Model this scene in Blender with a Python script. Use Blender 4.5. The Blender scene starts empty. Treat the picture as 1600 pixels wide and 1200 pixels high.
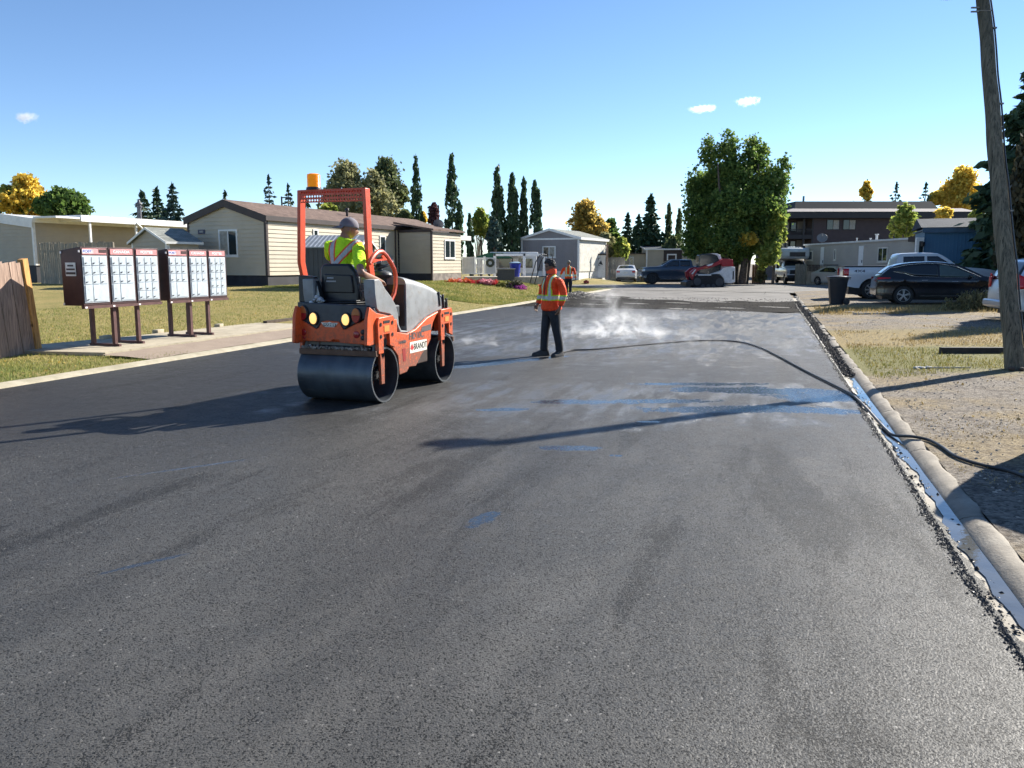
import bpy, bmesh, math, random
import numpy as np
from mathutils import Vector, Matrix, Euler
R = math.radians
PI = math.pi
rng = np.random.default_rng(7)
random.seed(7)
sc = bpy.context.scene
COL = sc.collection

# ------------------------------------------------------------------ camera
F = 1200.0; PITCH = R(7.5); H = 1.64; PPY = 570.0
cam_d = bpy.data.cameras.new('camera'); cam = bpy.data.objects.new('camera', cam_d); COL.objects.link(cam)
cam.location = (0, 0, H); cam.rotation_euler = (PI/2 - PITCH, 0, 0)
cam_d.sensor_width = 36; cam_d.lens = 36*F/1600; cam_d.shift_y = (PPY-600)/1600
cam_d.clip_start = .05; cam_d.clip_end = 6000
sc.camera = cam
CP, SP = math.cos(PITCH), math.sin(PITCH)
def ray(u, v):
    xc = (u-800)/F; yc = (PPY-v)/F
    return Vector((xc, CP+SP*yc, -SP+CP*yc))
def pt(u, v, Y):                       # point seen at pixel (u,v) at depth Y
    r = ray(u, v); k = Y/r.y
    return Vector((r.x*k, Y, H+r.z*k))
def pg(u, v, h=0):                     # point seen at pixel on the plane z=h
    r = ray(u, v); k = (h-H)/r.z
    return Vector((r.x*k, r.y*k, h))

# road frame: s along the road, t to its right, t=0 is the right asphalt edge
DX, DY = .316, .9487
def ST(s, t, z=0): return Vector((1.14+DX*s+DY*t, DY*s-DX*t, z))
def toST(x, y):
    x = x-1.14
    return DX*x+DY*y, DY*x-DX*y
def sst(a, b, x):
    k = min(1, max(0, (x-a)/(b-a))); return k*k*(3-2*k)
def terr(x, y):
    s, t = toST(x, y)
    if y > 50.5:
        if y < 60.5: return -.02
        if x < 11: return .45*sst(60.5, 66, y)*sst(11, 6, x)-.02
        return -.02
    if t < -10.6:
        return .03 + .6*sst(15, 35, y)*sst(10.9, 17, -t)*sst(50.5, 46, y) - .05*sst(48, 50.4, y)
    if t > .2:
        return .016 + .034*sst(.4, 2, t) + .1*sst(2, 12, t)*sst(50.5, 44, y) - .075*sst(44, 50.4, y)
    return -.02
def pgt(u, v):                         # pixel to terrain
    r = ray(u, v); k = 2.0
    while k < 300:
        x, y, z = r.x*k, r.y*k, H+r.z*k
        if z <= terr(x, y): return Vector((x, y, terr(x, y)))
        k *= 1.004
    return pg(u, v)
def onT(x, y, dz=0): return Vector((x, y, terr(x, y)+dz))

# ------------------------------------------------------------------ tagging
def tag(o, label=None, cat=None, group=None, kind=None):
    if label: o['label'] = label
    if cat: o['category'] = cat
    if group: o['group'] = group
    if kind: o['kind'] = kind
    return o
def empty(name, loc=(0, 0, 0), rz=0, label=None, cat=None, group=None):
    o = bpy.data.objects.new(name, None); COL.objects.link(o)
    o.location = loc; o.rotation_euler = (0, 0, rz); o.empty_display_size = .2
    return tag(o, label, cat, group)
def copy_tree(o, parent=None):
    c = o.copy(); COL.objects.link(c)
    if parent: c.parent = parent
    for ch in list(o.children): copy_tree(ch, c)
    return c

# ------------------------------------------------------------------ mesh builder
class MB:
    def __init__(s): s.v = []; s.f = []; s.M = Matrix()
    def add(s, vs, fs):
        n = len(s.v); s.v += [s.M @ Vector(p) for p in vs]; s.f += [tuple(i+n for i in f) for f in fs]; return s
    def box(s, c, d, rz=0, rx=0, ry=0):
        m = Matrix.Translation(c) @ Euler((rx, ry, rz)).to_matrix().to_4x4()
        x, y, z = d[0]/2, d[1]/2, d[2]/2
        vs = [m @ Vector(p) for p in ((-x,-y,-z),(x,-y,-z),(x,y,-z),(-x,y,-z),(-x,-y,z),(x,-y,z),(x,y,z),(-x,y,z))]
        return s.add(vs, [(0,3,2,1),(4,5,6,7),(0,1,5,4),(1,2,6,5),(2,3,7,6),(3,0,4,7)])
    def bb(s, x0, x1, y0, y1, z0, z1): return s.box(((x0+x1)/2,(y0+y1)/2,(z0+z1)/2),(abs(x1-x0),abs(y1-y0),abs(z1-z0)))
    def cyl(s, p0, p1, r0, r1=None, n=16, caps=True):
        r1 = r0 if r1 is None else r1
        p0, p1 = Vector(p0), Vector(p1); d = (p1-p0)
        if d.length < 1e-6: return s
        q = d.to_track_quat('Z', 'Y'); vs = []
        for p, r in ((p0, r0), (p1, r1)):
            for i in range(n):
                a = 2*PI*i/n; vs.append(p + q @ Vector((r*math.cos(a), r*math.sin(a), 0)))
        fs = [(i, (i+1) % n, n+(i+1) % n, n+i) for i in range(n)]
        if caps: fs += [tuple(range(n-1, -1, -1)), tuple(range(n, 2*n))]
        return s.add(vs, fs)
    def tube(s, pts, r, n=8, closed=False, caps=True):
        pts = [Vector(p) for p in pts]; m = len(pts)
        rs = r if isinstance(r, (list, tuple)) else [r]*m
        vs = []; up = None
        for i, p in enumerate(pts):
            a = pts[(i-1) % m] if (i > 0 or closed) else p
            b = pts[(i+1) % m] if (i < m-1 or closed) else p
            t = (b-a).normalized()
            if up is None:
                up = Vector((0, 0, 1)) if abs(t.z) < .9 else Vector((1, 0, 0))
            x = up.cross(t)
            if x.length < 1e-5: x = Vector((1, 0, 0)).cross(t)
            x.normalize(); y = t.cross(x); up = y
            for k in range(n):
                an = 2*PI*k/n; vs.append(p + (x*math.cos(an)+y*math.sin(an))*rs[i])
        fs = []
        for i in range(m if closed else m-1):
            j = (i+1) % m
            for k in range(n):
                l = (k+1) % n; fs.append((i*n+k, i*n+l, j*n+l, j*n+k))
        if caps and not closed: fs += [tuple(range(n-1, -1, -1)), tuple(range((m-1)*n, m*n))]
        return s.add(vs, fs)
    def prism(s, poly, a, b, ax='y'):       # polygon in the plane across axis ax, from a to b
        n = len(poly); vs = []
        for h in (a, b):
            for (p, q) in poly:
                vs.append({'x': (h, p, q), 'y': (p, h, q), 'z': (p, q, h)}[ax])
        fs = [(i, (i+1) % n, n+(i+1) % n, n+i) for i in range(n)]
        fs += [tuple(range(n-1, -1, -1)), tuple(range(n, 2*n))]
        return s.add(vs, fs)
    def lathe(s, prof, c=(0, 0, 0), ax='z', n=24, closed=False):   # prof: (r, h)
        vs = []; m = len(prof)
        for i in range(n):
            a = 2*PI*i/n; ca, sa = math.cos(a), math.sin(a)
            for (r, h) in prof:
                p = {'z': (r*ca, r*sa, h), 'y': (r*ca, h, r*sa), 'x': (h, r*ca, r*sa)}[ax]
                vs.append((p[0]+c[0], p[1]+c[1], p[2]+c[2]))
        fs = []
        for i in range(n):
            j = (i+1) % n
            for k in range(m if closed else m-1):
                l = (k+1) % m; fs.append((i*m+k, j*m+k, j*m+l, i*m+l))
        return s.add(vs, fs)
    def grid(s, fn, nu, nv):
        vs = [fn(i/nu, j/nv) for i in range(nu+1) for j in range(nv+1)]
        w = nv+1
        fs = [(i*w+j, (i+1)*w+j, (i+1)*w+j+1, i*w+j+1) for i in range(nu) for j in range(nv)]
        return s.add(vs, fs)
    def ball(s, c, r, n=10, m=7):
        r = r if isinstance(r, (tuple, list)) else (r, r, r)
        vs = [(c[0], c[1], c[2]+r[2])]; fs = []
        for i in range(1, m):
            th = PI*i/m
            for k in range(n):
                a = 2*PI*k/n; vs.append((c[0]+r[0]*math.sin(th)*math.cos(a), c[1]+r[1]*math.sin(th)*math.sin(a), c[2]+r[2]*math.cos(th)))
        vs.append((c[0], c[1], c[2]-r[2])); e = len(vs)-1
        for k in range(n): fs.append((0, 1+k, 1+(k+1) % n)); fs.append((e, e-n+(k+1) % n, e-n+k))
        for i in range(m-2):
            for k in range(n):
                a = 1+i*n; l = (k+1) % n; fs.append((a+k, a+n+k, a+n+l, a+l))
        return s.add(vs, fs)
    def build(s, name, m, parent=None, smooth=False, bevel=0, label=None, cat=None, group=None, kind=None, seg=2, fix=True):
        me = bpy.data.meshes.new(name); me.from_pydata([tuple(p) for p in s.v], [], s.f); me.update()
        if fix:
            bm = bmesh.new(); bm.from_mesh(me); bmesh.ops.recalc_face_normals(bm, faces=bm.faces); bm.to_mesh(me); bm.free()
        o = bpy.data.objects.new(name, me); COL.objects.link(o)
        if m: me.materials.append(m)
        if parent: o.parent = parent
        if bevel:
            b = o.modifiers.new('bevel', 'BEVEL'); b.width = bevel; b.segments = seg; b.limit_method = 'ANGLE'; b.angle_limit = R(40)
            smooth = True
        if smooth:
            me.shade_smooth()
            try: me.set_sharp_from_angle(angle=R(38))
            except Exception: pass
        return tag(o, label, cat, group, kind)
def quads(name, P, m, parent=None, **kw):
    """P: (n,k,3) array of separate k-gons -> one mesh"""
    P = np.asarray(P, dtype=np.float32); n, k, _ = P.shape
    me = bpy.data.meshes.new(name); me.vertices.add(n*k); me.vertices.foreach_set('co', P.reshape(-1))
    me.loops.add(n*k); me.loops.foreach_set('vertex_index', np.arange(n*k, dtype=np.int32))
    me.polygons.add(n); me.polygons.foreach_set('loop_start', np.arange(0, n*k, k, dtype=np.int32))
    me.polygons.foreach_set('loop_total', np.full(n, k, dtype=np.int32)); me.update(calc_edges=True)
    o = bpy.data.objects.new(name, me); COL.objects.link(o); me.materials.append(m)
    if parent: o.parent = parent
    return tag(o, **kw)
def text(name, s, m, parent, size, M, ext=.002, bold=0, sx=1.0, label=None):
    cu = bpy.data.curves.new(name, 'FONT'); cu.body = s; cu.size = size; cu.extrude = ext; cu.offset = bold
    cu.align_x = 'CENTER'; cu.align_y = 'CENTER'
    t = bpy.data.objects.new('tmp', cu); COL.objects.link(t)
    dg = bpy.context.evaluated_depsgraph_get(); dg.update()
    me = bpy.data.meshes.new_from_object(t.evaluated_get(dg)); bpy.data.objects.remove(t)
    me.transform(M @ Matrix.Diagonal((sx, 1, 1, 1)))
    me.materials.clear(); me.materials.append(m)
    o = bpy.data.objects.new(name, me); COL.objects.link(o)
    if parent: o.parent = parent
    return tag(o, label)
def frameM(loc, xa, ya):                # matrix with text x-axis xa, y-axis ya
    xa, ya = Vector(xa).normalized(), Vector(ya).normalized(); za = xa.cross(ya)
    m = Matrix((xa, ya, za)).transposed().to_4x4(); m.translation = loc; return m
def skin(name, verts, edges, m, parent=None, sub=2, root=0, smooth=True):
    """verts: [(x,y,z,r) or (x,y,z,rx,ry)]"""
    me = bpy.data.meshes.new(name); me.from_pydata([v[:3] for v in verts], edges, []); me.update()
    o = bpy.data.objects.new('tmp', me); COL.objects.link(o)
    k = o.modifiers.new('s', 'SKIN'); k.use_smooth_shade = True; k.branch_smoothing = .3
    sv = me.skin_vertices[0].data
    for i, v in enumerate(verts):
        sv[i].radius = (v[3], v[4] if len(v) > 4 else v[3]); sv[i].use_root = (i == root)
    b = o.modifiers.new('b', 'SUBSURF'); b.levels = b.render_levels = sub
    dg = bpy.context.evaluated_depsgraph_get(); dg.update()
    me2 = bpy.data.meshes.new_from_object(o.evaluated_get(dg)); bpy.data.objects.remove(o)
    me2.name = name; me2.materials.clear(); me2.materials.append(m); me2.shade_smooth()
    o2 = bpy.data.objects.new(name, me2); COL.objects.link(o2)
    if parent: o2.parent = parent
    return o2

# ------------------------------------------------------------------ node helpers
class NT:
    def __init__(s, name, world=False):
        if world: s.t = name.node_tree; s.m = None
        else:
            s.m = bpy.data.materials.new(name); s.m.use_nodes = True; s.t = s.m.node_tree
        for n in list(s.t.nodes): s.t.nodes.remove(n)
    def n(s, typ, ins=None, **pr):
        nd = s.t.nodes.new('ShaderNode'+typ)
        for k, v in pr.items(): setattr(nd, k, v)
        for k, v in (ins or {}).items(): s.set(nd.inputs[k], v)
        return nd
    def set(s, sock, v):
        if isinstance(v, bpy.types.NodeSocket): s.t.links.new(v, sock)
        elif isinstance(v, (tuple, list)) and sock.type == 'RGBA' and len(v) == 3: sock.default_value = (*v, 1)
        else: sock.default_value = v
    def math(s, op, a, b=0, c=0, clamp=False):
        n = s.n('Math', operation=op, use_clamp=clamp)
        s.set(n.inputs[0], a); s.set(n.inputs[1], b)
        if len(n.inputs) > 2: s.set(n.inputs[2], c)
        return n.outputs[0]
    def add(s, a, b): return s.math('ADD', a, b)
    def mul(s, a, b): return s.math('MULTIPLY', a, b)
    def sub(s, a, b): return s.math('SUBTRACT', a, b)
    def mx(s, a, b): return s.math('MAXIMUM', a, b)
    def step(s, x, lo, hi):                 # smooth 0..1
        n = s.n('MapRange', interpolation_type='SMOOTHSTEP')
        s.set(n.inputs[0], x); s.set(n.inputs[1], lo); s.set(n.inputs[2], hi); return n.outputs[0]
    def mix(s, f, a, b):
        n = s.n('Mix', data_type='RGBA'); s.set(n.inputs[0], f); s.set(n.inputs[6], a); s.set(n.inputs[7], b); return n.outputs[2]
    def noise(s, vec, scale, detail=3, rough=.5, dist=0):
        n = s.n('TexNoise', {'Scale': scale, 'Detail': detail, 'Roughness': rough, 'Distortion': dist})
        if vec is not None: s.set(n.inputs['Vector'], vec)
        return n.outputs['Fac']
    def vor(s, vec, scale, out='Distance', feature='F1'):
        n = s.n('TexVoronoi', {'Scale': scale}, feature=feature); s.set(n.inputs['Vector'], vec); return n.outputs[out]
    def map(s, vec, scale=(1, 1, 1), loc=(0, 0, 0), rot=(0, 0, 0)):
        n = s.n('Mapping', {'Scale': scale, 'Location': loc, 'Rotation': rot}); s.set(n.inputs[0], vec); return n.outputs[0]
    def obj(s): return s.n('TexCoord').outputs['Object']
    def pos(s): return s.n('NewGeometry').outputs['Position']
    def sep(s, v):
        n = s.n('SeparateXYZ'); s.set(n.inputs[0], v); return n.outputs[0], n.outputs[1], n.outputs[2]
    def bump(s, h, strength=.5, dist=.01, normal=None):
        n = s.n('Bump', {'Strength': strength, 'Distance': dist}); s.set(n.inputs['Height'], h)
        if normal is not None: s.set(n.inputs['Normal'], normal)
        return n.outputs[0]
    def bsdf(s, col, rough=.6, metal=0, normal=None, spec=.5, **kw):
        n = s.n('BsdfPrincipled'); s.set(n.inputs['Base Color'], col); s.set(n.inputs['Roughness'], rough)
        s.set(n.inputs['Metallic'], metal); s.set(n.inputs['Specular IOR Level'], spec)
        if normal is not None: s.set(n.inputs['Normal'], normal)
        for k, v in kw.items(): s.set(n.inputs[k.replace('_', ' ')], v)
        return n.outputs[0]
    def out(s, sh, vol=None):
        o = s.n('OutputMaterial')
        if sh is not None: s.t.links.new(sh, o.inputs[0])
        if vol is not None: s.t.links.new(vol, o.inputs[1])
        return s.m
_mc = {}
def M(name, c, rough=.55, metal=0, var=.12, vs=3.0, bump=0, bs=40, dirt=0, coat=0, spec=.5):
    """generic surface with colour variation, dirt and fine bump"""
    key = (name, c, rough, metal)
    if key in _mc: return _mc[key]
    t = NT(name); p = t.obj()
    n1 = t.noise(p, vs, 5, .6)
    dk = tuple(x*(1-var) for x in c); lt = tuple(min(1, x*(1+var)) for x in c)
    col = t.mix(t.step(n1, .35, .65), dk, lt)
    r = t.add(rough-.06, t.mul(t.noise(p, vs*4, 4), .12))
    if dirt:
        d = t.mul(t.step(t.noise(p, vs*2.3, 6, .65), .5, .72), dirt)
        col = t.mix(d, col, (.16, .125, .09)); r = t.add(r, t.mul(d, .3))
    nm = t.bump(t.noise(p, bs, 4), bump, .01) if bump else None
    kw = {'Coat_Weight': coat, 'Coat_Roughness': .05} if coat else {}
    _mc[key] = t.out(t.bsdf(col, r, metal, nm, spec, **kw)); return _mc[key]
def emi(name, c, st, base=None):
    t = NT(name); return t.out(t.bsdf(base or c, .3, **{'Emission_Color': c, 'Emission_Strength': st}))
def glass(name='window_glass', c=(.02, .03, .035), rough=.04):
    if name in _mc: return _mc[name]
    t = NT(name); p = t.obj(); nm = t.bump(t.noise(p, 1.2, 2), .05, .02)
    _mc[name] = t.out(t.bsdf(c, rough, 0, nm, .8)); return _mc[name]
# ------------------------------------------------------------------ light and sky
AZ = Vector((.785, .62)).normalized(); EL = R(32.0)
sund = bpy.data.lights.new('sun', 'SUN'); sun = bpy.data.objects.new('sun', sund); COL.objects.link(sun)
SD = Vector((AZ.x*math.cos(EL), AZ.y*math.cos(EL), math.sin(EL)))
sun.rotation_euler = SD.to_track_quat('Z', 'Y').to_euler(); sun.location = (30, 20, 40)
sund.energy = 5.0; sund.angle = R(.55); sund.color = (1, .94, .84)
w = bpy.data.worlds.new('World'); sc.world = w; w.use_nodes = True
t = NT(w, True)
sky = t.n('TexSky', sky_type='NISHITA', sun_disc=False, sun_elevation=EL, sun_rotation=math.atan2(AZ.x, AZ.y),
          altitude=2600, air_density=1.0, dust_density=.0, ozone_density=2.2)
hsv = t.n('HueSaturation', {'Saturation': 1.08, 'Hue': .501, 'Value': 1.0, 'Color': sky.outputs[0]})
bg = t.n('Background', {'Color': hsv.outputs[0], 'Strength': .086})
wo = t.n('OutputWorld'); t.t.links.new(bg.outputs[0], wo.inputs[0])
sc.view_settings.view_transform = 'Standard'; sc.view_settings.look = 'None'; sc.view_settings.gamma = 1
sc.view_settings.exposure = 1.20
cy = sc.cycles
cy.max_bounces = 6; cy.diffuse_bounces = 3; cy.glossy_bounces = 3; cy.transparent_max_bounces = 10; cy.transmission_bounces = 4
cy.volume_bounces = 1; cy.volume_step_rate = 1.0; cy.use_denoising = True; cy.use_adaptive_sampling = True; cy.adaptive_threshold = .02
cy.caustics_reflective = False; cy.caustics_refractive = False; cy.sample_clamp_indirect = 6

# ------------------------------------------------------------------ ground materials
def ellipse_mask(t, X, Y, cx, cy, rx, ry, rot, nz, soft=.35):
    c, s_ = math.cos(rot), math.sin(rot)
    dx, dy = t.sub(X, cx), t.sub(Y, cy)
    a = t.math('DIVIDE', t.add(t.mul(dx, c), t.mul(dy, s_)), rx)
    b = t.math('DIVIDE', t.sub(t.mul(dy, c), t.mul(dx, s_)), ry)
    d = t.math('SQRT', t.add(t.mul(a, a), t.mul(b, b)))
    d = t.add(d, t.mul(t.sub(nz, .5), 3.6))
    return t.step(d, 1+soft/2, 1-soft/2)
RD = math.atan2(DY, DX)
def asphalt_fresh():
    t = NT('fresh_asphalt'); p = t.pos(); X, Y, Z = t.sep(p)
    pr = t.map(p, (1, 1, 1), rot=(0, 0, -RD))          # x runs along the road
    strk = t.noise(t.map(pr, (.28, 1.5, 1)), .9, 5, .62)
    med = t.noise(p, 5, 5, .65)
    vc = t.n('TexVoronoi', {'Scale': 105}); t.set(vc.inputs['Vector'], p); v1 = vc.outputs['Distance']; r_, g_, b_ = t.sep(vc.outputs['Color'])
    vd = t.n('TexVoronoi', {'Scale': 230}); t.set(vd.inputs['Vector'], p); v2 = vd.outputs['Distance']; r2, g2, b2 = t.sep(vd.outputs['Color'])
    coarse = t.mul(t.step(strk, .52, .64), t.add(.4, med))
    thr = t.add(.17, t.mul(coarse, .62)); thr = t.add(thr, t.mul(t.sub(t.noise(p, 7, 3, .6), .5), .35))
    pa = t.mul(t.math('LESS_THAN', g_, thr), t.step(v1, .62, .40)); pb2 = t.mul(t.math('LESS_THAN', g2, t.add(thr, .02)), t.step(v2, .62, .42))
    pits = t.mx(t.mul(pa, t.step(Y, 20, 7)), pb2)
    h = t.add(t.mul(t.sub(1, v1), .35), t.mul(t.sub(1, v2), .2)); h = t.sub(h, t.mul(pits, 1.0))
    base = t.mix(med, (.043, .043, .042), (.063, .063, .061))
    base = t.mix(t.mul(t.step(strk, .35, .6), .45), base, (.039, .039, .039))
    base = t.mix(t.mul(t.step(r2, .1, .95), .4), base, (.095, .094, .09))
    base = t.mix(t.mul(t.step(r_, .90, .98), .35), base, (.11, .107, .10))
    base = t.mix(t.mul(t.step(b_, .992, .998), .7), base, (.34, .33, .31))
    base = t.mix(t.mul(pits, .92), base, (.005, .005, .005))
    big = t.noise(t.map(pr, (.10, .55, 1), (5, 2, 0)), .9, 6, .62); mot = t.noise(p, 14, 4, .7)
    base = t.mix(t.mul(t.step(big, .42, .60), .40), base, (.022, .022, .022))
    base = t.mix(t.mul(t.step(mot, .55, .75), .35), base, (.085, .084, .08))
    # sun glare put into the colour, paler on the right of the mat
    S_, T_ = (t.add(t.mul(t.sub(X, 1.14), DX), t.mul(Y, DY)), t.sub(t.mul(t.sub(X, 1.14), DY), t.mul(Y, DX)))
    right = t.mul(t.step(T_, -7.5, -1.0), t.step(T_, -.12, -.5))
    bl = t.mul(right, t.step(t.noise(t.map(pr, (.5, 1.2, 1)), 1.3, 6, .68), .42, .66))
    base = t.mix(t.mul(bl, .40), base, (.135, .13, .12))
    base = t.mix(t.mul(t.step(T_, -7.5, -2.0), .26), base, (.095, .092, .085))
    base = t.mix(t.mul(pits, .75), base, (.006, .006, .006))
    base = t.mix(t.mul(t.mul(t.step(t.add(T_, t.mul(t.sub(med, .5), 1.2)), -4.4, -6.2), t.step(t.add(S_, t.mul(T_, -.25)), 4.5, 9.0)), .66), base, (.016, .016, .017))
    # wet places: thin water film
    nz = t.noise(p, 1.7, 5, .6); nzs = t.noise(t.map(pr, (.5, 2.2, 1)), 1.6, 5, .6)
    nzw = t.add(t.mul(t.noise(p, 1.9, 5, .65), .5), t.mul(t.noise(p, 9, 4, .7), .5))
    wet = None
    for (u, v, a, b, rot) in WET:
        q = pg(u, v); m_ = ellipse_mask(t, X, Y, q.x, q.y, a, b, rot, nzw, .3)
        wet = m_ if wet is None else t.mx(wet, m_)
    wet = t.mul(wet, t.step(t.noise(p, 30, 3, .6), .68, .52)); wet = t.mul(wet, .9)
    damp_glare = None
    for (u, v, a, b, rot) in DAMP_GLARE:
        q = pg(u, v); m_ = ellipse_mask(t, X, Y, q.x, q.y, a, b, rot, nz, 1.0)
        damp_glare = m_ if damp_glare is None else t.mx(damp_glare, m_)
    damp_glare = t.mul(damp_glare, t.step(nzs, .38, .62))
    base = t.mix(t.mul(damp_glare, .45), base, (.135, .14, .145))  # glare on the damp mat painted as paler patches
    base = t.mix(wet, base, (.022, .024, .026))
    rough = t.add(t.add(.57, t.mul(t.sub(med, .5), .26)), t.add(t.mul(t.sub(mot, .5), .22), t.mul(t.sub(big, .5), -.16)))
    rough = t.sub(rough, t.mul(t.step(T_, -8, -1.5), .05))
    rough = t.sub(rough, t.mul(damp_glare, .17)); 
    rough = t.math('MULTIPLY_ADD', wet, t.sub(.16, rough), rough)
    dry = t.sub(1, t.mul(wet, .95)); near = t.add(.8, t.mul(t.step(Y, 24, 3), .2))
    amp = t.mul(t.mul(dry, near), t.sub(1, t.mul(damp_glare, .45)))
    cn = t.n('VectorMath', operation='ADD'); sc1 = t.n('VectorMath', operation='SCALE'); sc2 = t.n('VectorMath', operation='SCALE')
    for q_, src, k_ in ((sc1, vc, .13), (sc2, vd, .12)):
        m5 = t.n('VectorMath', operation='SUBTRACT'); t.set(m5.inputs[0], src.outputs['Color']); m5.inputs[1].default_value = (.5, .5, .5)
        t.set(q_.inputs[0], m5.outputs[0]); t.set(q_.inputs[3], t.mul(amp, k_))
    t.set(cn.inputs[0], sc1.outputs[0]); t.set(cn.inputs[1], sc2.outputs[0])
    c2 = t.n('VectorMath', operation='ADD'); t.set(c2.inputs[0], cn.outputs[0]); t.set(c2.inputs[1], t.n('NewGeometry').outputs['Normal'])
    c3 = t.n('VectorMath', operation='NORMALIZE'); t.set(c3.inputs[0], c2.outputs[0])
    nm = t.bump(h, t.mul(amp, .8), .007, c3.outputs[0])
    return t.out(t.bsdf(base, rough, 0, nm, t.add(.20, t.mul(wet, .3))))
WET = [(757, 809, .17, .07, R(60)), (300, 730, .55, .022, R(35)), (228, 880, .2, .02, R(40)),
       (1012, 659, .14, .06, 0), (885, 700, .3, .1, 0), (963, 712, .06, .04, 0), (1020, 627, .75, .16, R(3)),
       (900, 628, .6, .14, 0), (1210, 612, 1.3, .30, R(-9)), (1240, 640, 1.0, .22, R(-9)), (1290, 622, .6, .30, R(-8)), (1120, 640, .9, .2, 0), (780, 640, .35, .08, R(3)),
       (1090, 600, .8, .12, 0), (790, 566, 1.4, .16, R(40))]
DAMP_GLARE = [(960, 520, 5.5, 4.5, 0), (1050, 625, 3.4, 1.3, 0), (1180, 500, 3.2, 3.5, 0), (760, 545, 2.5, 1.2, R(20))]
def asphalt_old():
    t = NT('old_asphalt'); p = t.pos(); X, Y, Z = t.sep(p)
    n1 = t.noise(p, .6, 6, .65); n2 = t.noise(p, 60, 3)
    c = t.mix(t.step(n1, .35, .65), (.135, .13, .12), (.20, .19, .175))
    crack = t.step(t.vor(t.add(p, 0) if False else p, .35, feature='DISTANCE_TO_EDGE'), .012, .004)
    c = t.mix(t.mul(crack, .7), c, (.03, .03, .03))
    c = t.mix(t.mul(t.step(t.noise(t.map(p, (.25, 1.3, 1)), 1.1, 5, .6), .60, .68), .7), c, (.05, .048, .045))
    return t.out(t.bsdf(c, .85, 0, t.bump(n2, .5, .01), .3))
def torn():
    t = NT('torn_asphalt'); p = t.pos(); q = t.map(p, (.22, 1.0, 1))
    n1 = t.noise(q, 1.5, 6, .7, .6); n2 = t.noise(p, 25, 5, .7)
    c = t.mix(t.step(n1, .42, .66), (.006, .0055, .005), (.030, .026, .021))
    c = t.mix(t.mul(t.step(n1, .66, .74), .9), c, (.13, .115, .10))
    c = t.mix(t.mul(n2, .4), c, (.012, .011, .010))
    return t.out(t.bsdf(c, .95, 0, t.bump(t.add(n2, t.mul(n1, 2)), .6, .02), .08))
def ground_mat(side):
    t = NT('lawn_soil' if side == 'L' else 'gravel_soil'); p = t.pos(); X, Y, Z = t.sep(p)
    n1 = t.noise(p, .7, 6, .65); n2 = t.noise(p, 22, 5, .7); n3 = t.noise(p, 90, 3, .6)
    if side == 'L':
        c = t.mix(t.step(n1, .35, .62), (.15, .17, .045), (.33, .265, .10))
        c = t.mix(t.mul(t.step(Y, 13, 19), .5), c, (.38, .29, .11))
        c = t.mix(t.mul(t.step(n2, .45, .65), .5), c, (.075, .07, .03))
        bumpd = .05
    else:
        grav = t.mix(t.step(n2, .35, .65), (.07, .058, .047), (.25, .215, .175))
        v = t.n('TexVoronoi', {'Scale': 45}); t.set(v.inputs['Vector'], p)
        r_, g_, b_ = t.sep(v.outputs['Color'])
        grav = t.mix(t.mul(t.step(r_, .3, 1), .5), grav, (.34, .31, .265)); grav = t.mix(t.mul(t.step(t.noise(p, 3.2, 6, .7), .48, .66), .6), grav, (.06, .045, .035))
        dry = t.mix(t.step(n2, .35, .65), (.17, .12, .055), (.36, .27, .12))
        green = t.mix(n2, (.10, .11, .03), (.22, .19, .07))
        Yn = t.add(Y, t.mul(t.sub(n1, .5), 2.5))
        gz = t.mul(t.step(Yn, 10.9, 11.8), t.step(Yn, 19.2, 18.0))
        dz = t.mx(t.mul(t.step(Yn, 24.2, 25.5), t.step(Yn, 31, 29.5)), t.mul(t.step(Yn, 14.3, 15.5), gz))
        c = t.mix(t.mul(t.step(n1, .42, .62), .55), grav, dry)
        c = t.mix(gz, c, green); c = t.mix(t.mul(dz, .85), c, dry)
        c = t.mix(t.mul(t.step(Y, 40, 48), .5), c, grav)
        bumpd = .03
    nm = t.bump(t.add(n2, t.mul(n3, .6)), .8, bumpd)
    return t.out(t.bsdf(c, .9, 0, nm, .2))
def concrete(name, c0=(.36, .33, .27), c1=(.52, .48, .40), stain=(.16, .14, .11)):
    t = NT(name); p = t.pos(); n1 = t.noise(p, 2.2, 6, .7); n2 = t.noise(p, 55, 4, .6)
    c = t.mix(t.step(n1, .3, .7), c0, c1); c = t.mix(t.mul(t.step(t.noise(p, 6, 6, .7), .52, .7), .55), c, stain)
    c = t.mix(t.mul(t.step(n2, .55, .7), .3), c, (.2, .18, .15))
    return t.out(t.bsdf(c, .85, 0, t.bump(t.add(n2, n1), .5, .008), .3))

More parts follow.
